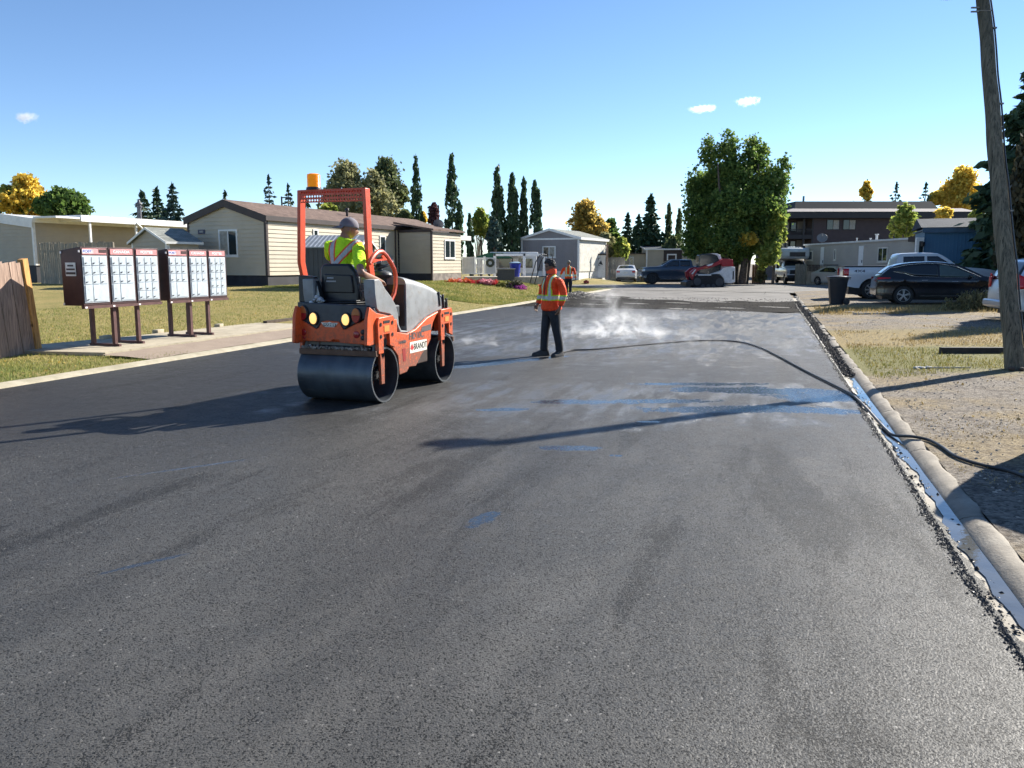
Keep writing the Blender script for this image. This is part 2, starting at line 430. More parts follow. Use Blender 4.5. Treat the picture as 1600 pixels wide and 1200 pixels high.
# ------------------------------------------------------------------ ground sheets
def sheet(name, s0, s1, t0, t1, mat, zf, ns, nt, pw_s=1.0, wob=None, **kw):
    b = MB()
    def fn(i, j):
        s = s0+(s1-s0)*(i**pw_s); tt = t0+(t1-t0)*j
        if wob: tt += wob(s, j)
        q = ST(s, tt); q.z = zf(q.x, q.y, s, tt); return q
    b.grid(fn, ns, nt); return b.build(name, mat, kind='structure', smooth=True, fix=False, **kw)
GL, GR = ground_mat('L'), ground_mat('R')
base = MB(); base.add([(-2500, -300, -.12), (2500, -300, -.12), (2500, 5000, -.12), (-2500, 5000, -.12)], [(0, 1, 2, 3)])
base.build('ground', GR, kind='structure', fix=False)
def edges(vals_t, vals_s, name, mat):
    b = MB(); w_ = len(vals_t)
    vs = []
    for s in vals_s:
        for tt in vals_t:
            q = ST(s, tt); q.z = terr(q.x, q.y); vs.append(q)
    fs = [(i*w_+j, i*w_+j+1, (i+1)*w_+j+1, (i+1)*w_+j) for i in range(len(vals_s)-1) for j in range(w_-1)]
    b.add(vs, fs); o = b.build(name, mat, kind='structure', smooth=True, fix=False); return o
S_ = list(np.arange(-12, 90, .8)) + [100, 130, 200, 400]
edges([-400, -200, -120, -80]+list(np.arange(-60, -11, 1.0))+[-10.86], S_, 'lawn_ground', GL)
edges([.315, .6, 1, 1.5]+list(np.arange(2, 60, 1.2))+[80, 120, 200, 400], S_, 'gravel_ground', GR)
b = MB(); b.add([ST(52, -10.86, -.02), ST(52, .36, -.02), ST(400, .36, -.02), ST(400, -10.86, -.02)], [(0, 1, 2, 3)]); b.build('far_ground', GR, kind='structure', fix=False)
# fresh mat: thick slab, ragged edges
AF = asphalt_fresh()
b = MB()
def wobR(s): return .008*math.sin(s*3.1)+.008*math.sin(s*7.7+1)+.012*math.sin(s*19)+.01*math.sin(s*43)
ss = np.concatenate([np.arange(-12, 27.4, .05)])
ts = [-10.66, -10.6, -9, -7, -5, -3, -1.5, -.6, -.1, .0, .045]
vs = []
for i, s in enumerate(ss):
    for j, tt in enumerate(ts):
        w_ = wobR(s) if tt > -.2 else 0
        send = s + (0 if i < len(ss)-1 else .5*math.sin(tt*1.3)+.3*math.sin(tt*3.1) + .35*(-tt/10)*3)
        q = ST(send, tt+w_*(1 if tt > -.05 else .5)); q.z = 0 if tt < .02 else -.035
        vs.append(q)
n_ = len(ts)
b.add(vs, [(i*n_+j, i*n_+j+1, (i+1)*n_+j+1, (i+1)*n_+j) for i in range(len(ss)-1) for j in range(n_-1)])
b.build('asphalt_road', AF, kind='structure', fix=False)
sheet('old_road', 20, 54, -10.66, .02, asphalt_old(), lambda x, y, s, t: -.012, 20, 8)
def wz(x, y, s, t): return -.006+.012*math.sin(s*2.2+t*.4)*math.sin(s*.9+t*1.3)**2
b = MB()
def fnT(i, j):
    tt = -10.6+10.6*j; s = (27.0+.1*math.sin(tt*2)+1.1*(-tt/10)) + i*(7.5+1.6*math.sin(tt*.55+1)+.5*math.sin(tt*2.1)+2.6*(-tt/10))
    q = ST(s, tt); q.z = -.004+.010*math.sin(s*2.2+tt*.4)*math.sin(s*.9+tt*1.3); return q
b.grid(fnT, 40, 60); b.build('torn_road_patch', torn(), kind='structure', smooth=True, fix=False)
b = MB()
b.add([(-60, 51.5, .006), (3.3, 51.0, .006), (6.5, 49.2, .006), (16.5, 43, .006), (24, 49.5, .006), (60, 49.5, .006), (60, 61, .006), (-60, 61, .006)], [(0, 1, 2, 3, 4, 5, 6, 7)])
b.build('cross_street', asphalt_old(), kind='structure', fix=False)
# gutter + water + curb on the right
CC = concrete('curb_concrete', (.21, .185, .15), (.34, .305, .25), (.09, .08, .065)); CG = concrete('gutter_concrete', (.27, .245, .20), (.48, .445, .38), (.12, .105, .085))
sheet('gutter', -12, 40, -.25, .24, CG, lambda x, y, s, t: -.042, 60, 4)
t = NT('gutter_water_film'); p = t.pos()
nm = t.bump(t.noise(p, 14, 4), .12, .01)
WAT = t.out(t.bsdf(t.mix(t.noise(p, 6, 4), (.05, .055, .06), (.12, .12, .11)), .07, 0, nm, .8))
b = MB()
def fw(i, j):
    s = 2.2+(21-2.2)*i; a = .082+.025*math.sin(s*2.3)+.015*math.sin(s*6.1)+.01*math.sin(s*17); c = .172+.006*math.sin(s*3.7)
    k = min(1, (s-2.2)/1.2, (21-s)/2); c = a+(c-a)*max(.05, k); q = ST(s, a+(c-a)*j); q.z = -.0345; return q
b.grid(fw, 160, 3); b.build('gutter_water', WAT, kind='structure', fix=False, smooth=True)
prof = [(.155, -.06), (.165, -.037), (.195, -.016), (.220, .002), (.245, .012), (.28, .017), (.305, .018), (.32, .012), (.325, -.05)]
crb = MB(); s = -12.0
seg = []
while s < 42:
    L = 1.9 if s < 13 else .55+.7*random.random()
    gap = .012 if s < 13 else .03+.1*random.random()
    e = min(s+L, 42)
    dz = 0 if s < 13 else random.uniform(-.03, .012); dt = 0 if s < 13 else random.uniform(-.02, .03)
    k = max(2, int((e-s)/.12)); vs = []
    for i in range(k+1):
        q0 = s+(e-s)*i/k
        for (a, z) in prof:
            j = .006*math.sin(q0*9+a*30)+.004*random.uniform(-1, 1)
            q = ST(q0, a+dt+(j if z > 0 else 0)); q.z = z+dz+(j*.7 if z > 0 else 0)-(.01 if i in (0, k) and z > 0 else 0); vs.append(q)
    m_ = len(prof)
    crb.add(vs, [(i*m_+j, i*m_+j+1, (i+1)*m_+j+1, (i+1)*m_+j) for i in range(k) for j in range(m_-1)]+[tuple(range(m_)), tuple(range((k+1)*m_-1, k*m_-1, -1))])
    s = e+gap
crb.build('right_curb', CC, kind='structure', smooth=True)
# left curb, thin pale and nearly flush, curling left at the far corner
lc = MB(); pts = [ST(s, -10.77) for s in np.arange(-12, 49.5, .6)]
CL = concrete('pale_curb_concrete', (.30, .27, .19), (.46, .41, .31), (.25, .21, .14))
vs = []; LCN = 0
for i, q in enumerate(pts):
    s_, t_ = toST(q.x, q.y)
    for (a, z) in ((-.10, -.05), (-.10, .05), (-.02, .045), (.085, .012), (.12, -.05)):
        qq = ST(s_, -10.77+a+.008*math.sin(s_*5)); zz = z + (terr(ST(s_, -10.95).x, ST(s_, -10.95).y)-.03)*.6 if z > .03 else z
        qq.z = zz; vs.append(qq)
lc.add(vs, [(i*5+j, i*5+j+1, (i+1)*5+j+1, (i+1)*5+j) for i in range(len(pts)-1) for j in range(4)])
lc.build('left_curb', CL, kind='structure', smooth=True)
# ------------------------------------------------------------------ road roller
def worn_orange():
    t = NT('worn_orange_machine_paint'); p = t.obj(); X, Y, Z = t.sep(p)
    n1 = t.noise(p, 4, 6, .7); n2 = t.noise(p, 22, 5, .7); c = t.mix(n1, (.60, .085, .02), (.70, .115, .028))
    low = t.step(Z, 1.05, .35); g = t.mul(t.step(t.add(n2, t.mul(low, .18)), .50, .66), t.add(.22, t.mul(low, .55))); c = t.mix(g, c, (.10, .065, .045))
    spl = t.mul(t.step(t.noise(p, 70, 2, .5), t.sub(.72, t.mul(low, .10)), .76), .9); c = t.mix(spl, c, (.015, .013, .012))
    scr = t.step(t.noise(t.map(p, (6, 6, 60)), 3, 3, .6), .70, .76); c = t.mix(t.mul(scr, .45), c, (.78, .30, .16))
    return t.out(t.bsdf(c, t.add(.40, t.mul(g, .4)), 0, t.bump(n2, .08, .01), .45))
ORANGE = worn_orange()
REDOR = M('red_orange_paint', (.60, .075, .028), .38, 0, .08, 5, 0, 40, .12)
GRAYP = M('grey_machine_paint', (.235, .245, .25), .48, 0, .14, 4, 0, 40, .5)
DGRAY = M('dark_grey_plastic', (.042, .047, .055), .5, 0, .15, 8, .1, 60, .15)
BLACKP = M('black_plastic', (.012, .013, .016), .45, 0, .2, 8, .1, 60)
STEELD = None
def drum_mat():
    t = NT('polished_drum_steel'); p = t.obj()
    n1 = t.noise(t.map(p, (1, 3, 1)), 1.6, 4, .5); n2 = t.noise(p, 3, 6, .65)
    c = t.mix(t.step(n1, .35, .65), (.07, .08, .095), (.10, .115, .13)); c = t.mix(t.mul(t.step(n2, .45, .7), .5), c, (.035, .034, .033)); sm = t.noise(t.map(p, (9, .7, 9)), 3, 5, .7); c = t.mix(t.mul(t.step(sm, .55, .72), .5), c, (.16, .15, .14))
    return t.out(t.bsdf(c, t.add(.34, t.mul(n1, .15)), .55, t.bump(n2, .2, .004)))
DRUM = drum_mat()
RO = Vector((-1.69, 10.0, 0)); RZ = math.atan2(.943, .334)
RM = Matrix.Translation(RO) @ Matrix.Rotation(RZ, 4, 'Z'); RMI = RM.inverted()
def lpy(u, v, c):
    o = RMI @ Vector((0, 0, H)); d = RMI.to_3x3() @ ray(u, v); k = (c-o.y)/d.y; q = o+d*k; return (q.x, q.z)
def lpx(u, v, c):
    o = RMI @ Vector((0, 0, H)); d = RMI.to_3x3() @ ray(u, v); k = (c-o.x)/d.x; q = o+d*k; return (q.y, q.z)
rol = empty('road_roller', RO, RZ, 'orange and grey tandem road roller with roll bar and amber beacon on the fresh asphalt', 'road roller')
XR, XF, DRR = -.855, .855, .33
def drum(x):
    d = MB(); d.lathe([(DRR, -.5), (DRR, .5), (DRR-.022, .5), (DRR-.024, .22), (DRR-.024, -.22), (DRR-.022, -.5)], (x, 0, DRR+.003), 'y', 72, True)
    o = d.build('drum', DRUM, rol, smooth=True)
    for sg in (-1, 1):
        h = MB(); h.lathe([(0.0, sg*.17), (DRR-.025, sg*.17), (DRR-.025, sg*.19), (.16, sg*.20), (.15, sg*.24), (0, sg*.24)], (x, 0, DRR), 'y', 40)
        h.build('hub_disc', ORANGE, o, smooth=True)
        h = MB(); h.cyl((x-.02, sg*.22, DRR+.0), (x-.02, sg*.40, DRR), .085, .07, 20)
        for k in range(7):
            a = k*2*PI/7; h.cyl((x-.02+.06*math.cos(a), sg*.39, DRR+.06*math.sin(a)), (x-.02+.06*math.cos(a), sg*.415, DRR+.06*math.sin(a)), .012, n=6)
        h.cyl((x-.05, sg*.33, DRR+.05), (x-.10, sg*.42, DRR+.13), .02, n=8); h.cyl((x-.05, sg*.40, DRR+.08), (x+.03, sg*.42, DRR+.06), .016, n=8)
        h.build('hub_motor', BLACKP, o, smooth=True)
drum(XR); drum(XF)
# drum yokes: bracket plates with a slot, arm going down to the hub
def yoke(x, ys):
    y0, y1 = (ys*.49, ys*.535)
    zt, zb = 1.02, .62
    poly = [(x-.205, .60), (x-.215, zt-.05), (x-.18, zt), (x+.155, zt+.01), (x+.19, zt-.05), (x+.195, .64), (x+.065, .68), (x+.06, .82), (x-.08, .82), (x-.085, .60)]
    b = MB(); b.prism(poly, y0, y1, 'y'); o = b.build('drum_bracket', ORANGE, rol, bevel=.006)
    for (dx, z) in ((-.15, .94), (.13, .945), (-.15, .80), (.13, .805)):
        h = MB(); h.cyl((x+dx, y0, z), (x+dx, y1+ys*.008, z), .014, n=8); h.lathe([(.020, y1+ys*.001), (.025, y1+ys*.001), (.025, y1+ys*.005), (.020, y1+ys*.005)], (x+dx, 0, z), 'y', 12, True); h.build('bolt', BLACKP, o)
    h = MB(); h.box((x-.01, y1+ys*.002, .965), (.15, .006, .03)); h.build('slot', BLACKP, o, bevel=.0)
    h = MB(); h.box((x-.01, y1+ys*.003, .885), (.12, .006, .07)); h.build('label', M('faded_yellow_label', (.75, .28, .06), .5), o)
    b = MB(); b.prism([(x-.07, .66), (x+.045, .66), (x+.03, .22), (x-.045, .22)], ys*.44, ys*.475, 'y'); b.build('drum_arm', ORANGE, rol, bevel=.005)
    b = MB(); 
    for k in range(3): b.tube([(x-.03+k*.03, ys*.47, .86), (x-.03+k*.03, ys*.50, .74), (x-.02+k*.02, ys*.46, .5), (x-.03, ys*.36, .36)], .013, 6)
    b.build('hydraulic_hose', BLACKP, rol, smooth=True)
    b = MB(); b.bb(x-.14, x+.12, ys*.30, ys*.488, .72, .98); b.build('bracket_housing', ORANGE, rol, bevel=.02)
for x in (XR, XF):
    for ys in (-1, 1): yoke(x, ys)
YS = -.50
def mir(poly, nm, mat, y0, y1, parent=rol, bev=.008, both=True):
    for sg in ((1, -1) if both else (1,)):
        b = MB(); b.prism(poly, y0*sg, y1*sg, 'y'); o = b.build(nm, mat, parent, bevel=bev)
    return o
# orange side frame, traced on the right side plane
side = [(574, 497), (577.5, 480), (588, 489), (606, 493), (613, 500), (621, 519), (637, 521.5), (650, 514), (668, 496), (684, 487), (693, 483.5),
        (682, 492), (677, 503), (674, 516), (673, 530), (668, 541), (660, 552), (650, 572), (640, 573), (636, 581), (624.5, 586), (622, 556), (612, 541), (596, 534), (578, 541), (573, 540)]
sp = [lpy(u, v, YS) for u, v in side]
sp = [(x, z) for x, z in sp]
mir(sp, 'side_frame', ORANGE, -.50, -.46)
# slotted recess and lifting eye
b = MB(); b.prism([lpy(u, v, -.505) for u, v in ((629, 545), (634, 544), (634.5, 564), (630.5, 565))], -.503, -.499, 'y'); b.build('frame_slot', M('recess_dark_red', (.25, .01, .008), .6), rol)
# chassis core between the drums and articulation
b = MB(); b.bb(-.42, .42, -.44, .44, .34, .80); b.bb(-1.0, -.42, -.45, .45, .72, 1.0); b.bb(.42, 1.05, -.40, .40, .74, .98); b.build('chassis', M('chassis_brown_black', (.035, .018, .013), .6), rol, bevel=.01)
# rear orange lower panel + grey upper panel traced on the rear plane
def rear(poly, nm, mat, x0, x1, bev=.006, par=rol, **k):
    b = MB(); b.prism([lpx(u, v, x0) for u, v in poly], x0, x1, 'x'); return b.build(nm, mat, par, bevel=bev, **k)
XB = -1.10
rear([(457.5, 491), (464, 491), (469, 499), (494, 514.5), (498, 512), (502, 503), (510, 501), (528, 502.5), (531, 506), (535.5, 514.8), (540, 515), (565, 503), (571.5, 497), (574, 496), (573.5, 539), (560, 538), (531, 535.5), (529, 531), (519, 530.5), (517, 534), (462, 532), (458, 528)], 'rear_panel', ORANGE, XB, XB+.05)
rear([(464.5, 472), (572, 478), (570.5, 497.5), (536, 516), (529, 504.5), (503, 503.5), (494, 515.5), (465, 498)], 'rear_console', DGRAY, XB+.02, XB+.14, .012)
b = MB(); b.bb(XB+.04, -.50, -.49, .49, .72, .99); b.build('rear_body', ORANGE, rol, bevel=.03)
b = MB(); b.bb(XB+.06, -.40, -.47, .47, .99, 1.14); b.build('rear_deck', DGRAY, rol, bevel=.02)
# round lights
AMB = emi('warm_lamp_glow', (1, .60, .18), .55, (.9, .6, .25)); REDL = M('red_lens', (.32, .012, .018), .2); AMBL = M('amber_lens', (.42, .12, .03), .25)
def disc(u, v, r, nm, mat, d=.03, x=XB, sy=1, sz=1, par=rol):
    y, z = lpx(u, v, x); b = MB(); m_ = Matrix.Translation((x, y, z)) @ Matrix.Diagonal((1, sy, sz, 1)); b.M = m_
    b.lathe([(0, -d), (r*.6, -d*.95), (r*.92, -d*.6), (r, 0), (r, .02)], (0, 0, 0), 'x', 20); return b.build(nm, mat, par, smooth=True)
for u, v in ((489.7, 497.5), (540.2, 499.5)):
    disc(u, v, .072, 'lamp_housing', BLACKP, .012, XB, .95, 1.15); disc(u, v, .055, 'work_lamp', AMB, .03, XB-.003, .9, 1.25)
for u, v in ((473.5, 489), (556.5, 493)):
    disc(u, v, .078, 'lamp_housing', BLACKP, .01, XB, .85, 1.15)
    y, z = lpx(u, v, XB)
    for a0, mm, nm in ((0, AMBL, 'indicator'), (PI, REDL, 'tail_lamp')):
        b = MB(); poly = [(y+.054*math.cos(a0+PI*k/14), z+.085*math.sin(a0+PI*k/14)) for k in range(15)]; b.prism(poly, XB-.018, XB-.008, 'x'); b.build(nm, mm, rol, bevel=.006)
for u, v in ((474, 519), (557, 523)): disc(u, v, .043, 'reflector', REDL, .012, XB)
for u, v in ((462.5, 514), (463, 523), (567.6, 519), (567.6, 528)): disc(u, v, .031, 'socket', BLACKP, .025, XB)
disc(475.5, 527.5, .018, 'reflector', REDL, .01, XB)
# winged badge
SILV = M('badge_silver', (.55, .56, .55), .35, .3)
y, z = lpx(515, 507, XB-.004)
b = MB(); b.prism([(y+.115, z+.022), (y+.03, z+.018), (y, z+.032), (y-.03, z+.018), (y-.115, z+.022), (y-.085, z-.012), (y-.06, z-.03), (y+.06, z-.03), (y+.085, z-.012)], XB-.006, XB, 'x'); bdg = b.build('badge', SILV, rol)
b = MB(); b.bb(XB-.008, XB-.006, y-.085, y+.085, z-.022, z+.012); b.build('badge_field', BLACKP, bdg)
text('badge_lettering', 'HAMM', SILV, bdg, .036, frameM((XB-.009, y, z-.005), (0, -1, 0), (0, 0, 1)), .0015, .0006, 1.5)
# scraper beam on the rear drum with crumbs of asphalt
BROWN = M('rubber_brown_scraper', (.105, .052, .03), .7, 0, .25, 6, .3, 30, .3)
b = MB(); b.box((XR-.22, 0, .605), (.055, 1.04, .068)); b.build('scraper', BROWN, rol, bevel=.006)
b = MB()
for k in range(420): b.ball((XR-.22+random.uniform(-.03, .06), random.uniform(-.42, .5)*random.choice((1, .8)), .645+random.uniform(0, .02)), random.uniform(.006, .019), 5, 4)
b.build('asphalt_crumbs', M('grey_crumbs', (.19, .17, .15), .9, 0, .5, 30), rol)
b = MB()
for y in (-.46, -.30, .30, .46): b.cyl((XR-.20, y, .62), (XR-.12, y, .80), .022, n=8)
b.box((XR-.1, 0, .70), (.12, .9, .04)); b.build('scraper_bracket', M('bare_metal', (.16, .15, .14), .6, .3), rol)
b = MB(); b.box((XF+.27, 0, .58), (.05, 1.02, .07)); b.build('scraper', BROWN, rol, bevel=.006)
# grey operator console fender (right) mirrored on the left
fend = [(583, 437), (590, 436), (594.5, 440), (600.5, 451.5), (610, 464), (617, 477), (620.5, 491), (622, 508), (626, 516), (636, 517), (636, 519.5), (624, 520), (616, 500), (608, 491), (591, 487.5), (587, 482.6), (584, 460)]
mir([lpy(u, v, -.47) for u, v in fend], 'side_fender', GRAYP, -.485, -.34, bev=.014)
b = MB(); b.bb(-.46, .30, -.36, .36, .80, .86); b.bb(-.9, -.40, -.36, .36, 1.08, 1.16); b.build('platform', BLACKP, rol)
# engine hood: side outline lofted over the width
hood = [(612, 433), (620.5, 432), (641, 434), (663, 440.5), (681, 449), (695.5, 459.5), (704, 470), (707, 478), (706.5, 486), (694, 482), (683, 485.5), (668, 493.5), (649, 512.5), (640, 518), (635, 515)]
hp = [lpy(u, v, -.45) for u, v in hood]
xr = lpy(635, 480, -.45)[0]
top = [(x, z) for x, z in hp[:9]]; top[0] = (xr, lpy(636, 433.5, -.45)[1]+.0); 
topx = [(xr, None)]
def topz(x):
    P = sorted(hp[1:8]); 
    for (a, za), (b_, zb) in zip(P, P[1:]):
        if a <= x <= b_: return za+(zb-za)*(x-a)/(b_-a)
    return P[0][1] if x < P[0][0] else P[-1][1]
def botz(x):
    P = sorted([hp[8], hp[9], hp[10], hp[11], hp[12], hp[13]])
    for (a, za), (b_, zb) in zip(P, P[1:]):
        if a <= x <= b_: return za+(zb-za)*(x-a)/(b_-a)
    return P[0][1] if x < P[0][0] else P[-1][1]
xe = max(x for x, z in hp)
b = MB(); NU = 26; rows = []
for i in range(NU+1):
    x = xr+(xe-xr)*i/NU; zt = topz(x)+.0; zb = min(botz(x), zt-.03); hw = .45*(1-.10*(i/NU)**3)
    r_ = .09
    row = [(x, -hw, zb)]
    row += [(x, -hw, zb+(zt-r_-zb)*.5), (x, -hw, zt-r_), (x, -hw+.012, zt-r_*.5), (x, -hw+.04, zt-r_*.18), (x, -hw+.09, zt), (x, -hw*.5, zt+.02), (x, 0, zt+.028)]
    row = row + [(p[0], -p[1], p[2]) for p in reversed(row[:-1])]; rows.append(row)
vs = [p for r_ in rows for p in r_]; n_ = len(rows[0])
b.add(vs, [(i*n_+j, i*n_+j+1, (i+1)*n_+j+1, (i+1)*n_+j) for i in range(NU) for j in range(n_-1)]+[tuple(range(n_)), tuple(range(len(vs)-1, len(vs)-1-n_, -1))])
hoodo = b.build('engine_hood', GRAYP, rol, smooth=True)
# rear face of the hood, its shade put into a dark brown colour
b = MB(); b.bb(xr-.02, xr-.005, -.43, .43, .86, topz(xr)-.09); b.build('hood_rear_face', M('hood_shade_brown', (.05, .035, .032), .5), rol)
b = MB(); b.bb(-.02, xr-.02, -.30, .30, .86, 1.34); b.build('dash_box', DGRAY, rol, bevel=.04)
# vents
for (u0, v0, u1, v1) in ((684.5, 456, 688, 478), (691, 460, 694.5, 481.5), (696.5, 466, 699, 483)):
    (xa, za), (xb, zb) = lpy(u0, v0, -.44), lpy(u1, v1, -.44)
    for sg in (-1, 1):
        b = MB(); b.prism([(xa, za), (xa+.035, za), (xb+.0, zb), (xb-.035, zb+.01)], sg*.452, sg*.425, 'y'); b.build('vent', BLACKP, hoodo, bevel=.004)
(xa, za) = lpy(661, 480, -.452)
# dull embossed mark on the hood
# decals on frame
GRYT = M('decal_grey', (.10, .085, .085), .5)
x, z = lpy(651, 524, -.503); text('decal_lettering', 'HD10C', GRYT, rol, .115, frameM((x+.0, -.5025, z), (1, 0, 0), (0, 0, 1)), .001, .003, 1.15)
x, z = lpy(629, 534.5, -.503); text('decal_lettering', 'HAMM', GRYT, rol, .058, frameM((x, -.5025, z), (1, 0, 0), (0, 0, 1)), .001, .001, 1.1)
x0, z0 = lpy(640.5, 535, -.503); x1, z1 = lpy(667, 546, -.503)
b = MB(); b.bb(x0, x1, -.5035, -.500, z1, z0); dl = b.build('dealer_decal', M('decal_cream', (.75, .72, .62), .5), rol)
text('dealer_lettering', 'BRANDT', M('decal_black', (.02, .02, .02), .5), dl, (z0-z1)*.80, frameM((x0+(x1-x0)*.60, -.5045, (z0+z1)/2), (1, 0, 0), (0, 0, 1)), .001, .0015, .86)
mp = [(0, 1), (.18, .62), (.42, .75), (.35, .3), (.7, .4), (.62, .15), (.95, -.1), (.45, -.45), (.5, -.62), (.06, -.5), (.05, -1), (-.05, -1), (-.06, -.5), (-.5, -.62), (-.45, -.45), (-.95, -.1), (-.62, .15), (-.7, .4), (-.35, .3), (-.42, .75), (-.18, .62)]
k = (z0-z1)*.36; b = MB(); b.prism([(x0+.055+p*k, (z0+z1)/2+q*k) for p, q in mp], -.506, -.5035, 'y'); b.build('maple_leaf', M('decal_red', (.55, .02, .02), .5), dl)
x0, z0 = lpy(657, 511, -.503); x1, z1 = lpy(674, 515, -.503)
b = MB(); b.prism([(x0, z1-.01), (x1, z1), (x1, z0+.02), (x0+.05, z0)], -.5035, -.5, 'y'); b.build('decal_stripe', GRYT, rol)
# roll bar
xp = -.72; zT = lpx(520, 295, xp)[1]; yl = lpx(464, 300, xp)[0]; yr = lpx(570.5, 300, xp)[0]
zK = lpx(570, 410, xp)[1]
cyc = (yl+yr)/2; hw = (yl-yr)/2
for sg in (1, -1):
    ye = cyc+sg*hw
    b = MB(); w0, d0 = .045, .115
    secs = [(zT, xp, ye), (zK, xp-.01, ye+sg*.028), (1.02, xp+.16, ye+sg*.02)]
    vs = []
    for (z, x, y) in secs:
        yi = y-sg*w0; vs += [(x, y, z), (x+d0, y, z), (x+d0, yi, z), (x, yi, z)]
    b.add(vs, [(i*4+j, i*4+(j+1) % 4, (i+1)*4+(j+1) % 4, (i+1)*4+j) for i in range(2) for j in range(4)]+[(0, 1, 2, 3), (11, 10, 9, 8)])
    b.build('roll_bar_post', REDOR, rol, bevel=.008)
# perforated cross plate: front and back webs with round holes (real holes)
zc0 = lpx(520, 315, xp)[1]
ycell = .036
def perf(x):
    b = MB(); y0, y1 = cyc-hw+.045, cyc+hw-.045; nz = 3; ny = int((y1-y0)/ycell); cz = (zT-.012-zc0)/nz; cw = (y1-y0)/ny
    for i in range(ny):
        for j in range(nz):
            c = (y0+cw*(i+.5), zc0+cz*(j+.5)); r = .0135; K = 8; vs = []
            for k in range(K):
                a = 2*PI*(k+.5)/K; ca, sa = math.cos(a), math.sin(a); m_ = max(abs(ca), abs(sa))
                vs.append((x, c[0]+ca/m_*cw/2, c[1]+sa/m_*cz/2)); vs.append((x, c[0]+ca*r, c[1]+sa*r))
            # square corners
            b.add(vs, [(2*k, 2*((k+1) % K), 2*((k+1) % K)+1, 2*k+1) for k in range(K)])
            for k in range(K):
                a = 2*PI*(k+.5)/K; a2 = 2*PI*(k+1.5)/K
                if (math.cos(a) > 0) != (math.cos(a2) > 0) and False: pass
            for sx, sz in ((1, 1), (-1, 1), (-1, -1), (1, -1)):
                px = [(c[0]+sx*cw/2, c[1]+sz*cz/2), (c[0]+sx*cw/2, c[1]+sz*cz/2*math.tan(PI/8)), (c[0]+sx*cw/2*math.tan(PI/8), c[1]+sz*cz/2)]
                b.add([(x, p, q) for p, q in px], [(0, 1, 2)])
    return b
b = perf(xp+.003); b.v += []; o = b.build('roll_bar_plate', REDOR, rol)
s_ = o.modifiers.new('solid', 'SOLIDIFY'); s_.thickness = .005
b = MB(); b.bb(xp, xp+.115, cyc-hw+.044, cyc+hw-.044, zT-.012, zT); b.bb(xp+.11, xp+.115, cyc-hw+.044, cyc+hw-.044, zT-.05, zT-.012); b.bb(xp+.006, xp+.02, cyc-hw+.044, cyc+hw-.044, zc0-.004, zc0+.003); b.build('roll_bar_top', REDOR, rol, bevel=.004)
b = MB(); yb = lpx(490, 295, xp+.05)[0]; 
yb2, zb2 = lpx(467, 398, xp-.002)
b = MB(); b.bb(xp-.004, xp-.001, yb2-.02, yb2+.02, zb2-.06, zb2+.04); b.build('warning_sticker', M('sticker_white', (.6, .6, .55), .5), rol)
# beacon
yb = lpx(490.5, 295, xp+.06)[0]; BX = xp+.06
b = MB(); b.lathe([(0, zT), (.095, zT), (.09, zT+.03), (.07, zT+.035), (0, zT+.035)], (BX, yb, 0), 'z', 24); b.build('beacon_base', BLACKP, rol, smooth=True)
t = NT('amber_beacon_plastic'); AMBM = t.out(t.bsdf((.85, .30, .008), .25, Emission_Color=(1, .35, .01), Emission_Strength=.12, Subsurface_Weight=.3))
pr_ = [(0, zT+.195), (.055, zT+.194), (.075, zT+.185)]
for k in range(9): pr_ += [(.080, zT+.18-k*.016), (.076, zT+.172-k*.016)]
pr_ += [(.08, zT+.034), (0, zT+.034)]
b = MB(); b.lathe(pr_, (BX, yb, 0), 'z', 32); b.build('beacon', AMBM, rol, smooth=True)
# seat
SEAT = M('black_vinyl', (.012, .013, .017), .38, 0, .2, 6, .15, 25)
yc_s = lpx(528, 440, -.95)[0]; SX = -.80
def P3(u, v, x): y, z = lpx(u, v, x); return (y, z)
sb = [(504, 412), (545, 412), (555, 425), (560, 448), (561, 474), (553, 478), (506, 477), (500, 470), (499.5, 420)]
st = empty('seat', (0, 0, 0)); st.parent = rol
b = MB(); b.prism([P3(u, v, SX-.06) for u, v in sb], SX-.06, SX+.05, 'x'); b.build('backrest', SEAT, st, bevel=.03, seg=3)
b = MB(); b.prism([P3(u, v, SX-.09) for u, v in ((505, 428), (548, 430), (552, 458), (506, 457))], SX-.085, SX-.05, 'x'); b.build('back_pocket', SEAT, st, bevel=.012)
ys, zs = P3(516, 437, SX-.09)
TXW = M('grey_lettering', (.35, .35, .36), .6)
b = MB()
for (a, c, ww) in ((.0, .02, .085), (-.01, -.02, .13)):
    k_ = -ww/2
    while k_ < ww/2: dw = random.uniform(.008, .018); b.bb(SX-.088, SX-.0855, ys+a+k_, ys+a+k_+dw*.75, zs+c-.008, zs+c+.010); k_ += dw
b.build('faded_print', TXW, st)
b = MB()
for k in range(4): b.box((SX-.03, yc_s, 1.14+.022*k), (.25-.02*(k % 2), .50-.03*(k % 2), .016))
b.box((SX+.22, yc_s, 1.27), (.50, .48, .10)); b.build('seat_cushion', SEAT, st, bevel=.02)
yq, zq = P3(558, 440, SX-.02); b = MB(); b.box((SX+.1, yq-.03, zq-.06), (.30, .03, .06)); b.box((SX-.02, yq-.02, zq-.02), (.04, .03, .16)); b.build('armrest', DGRAY, st, bevel=.01)
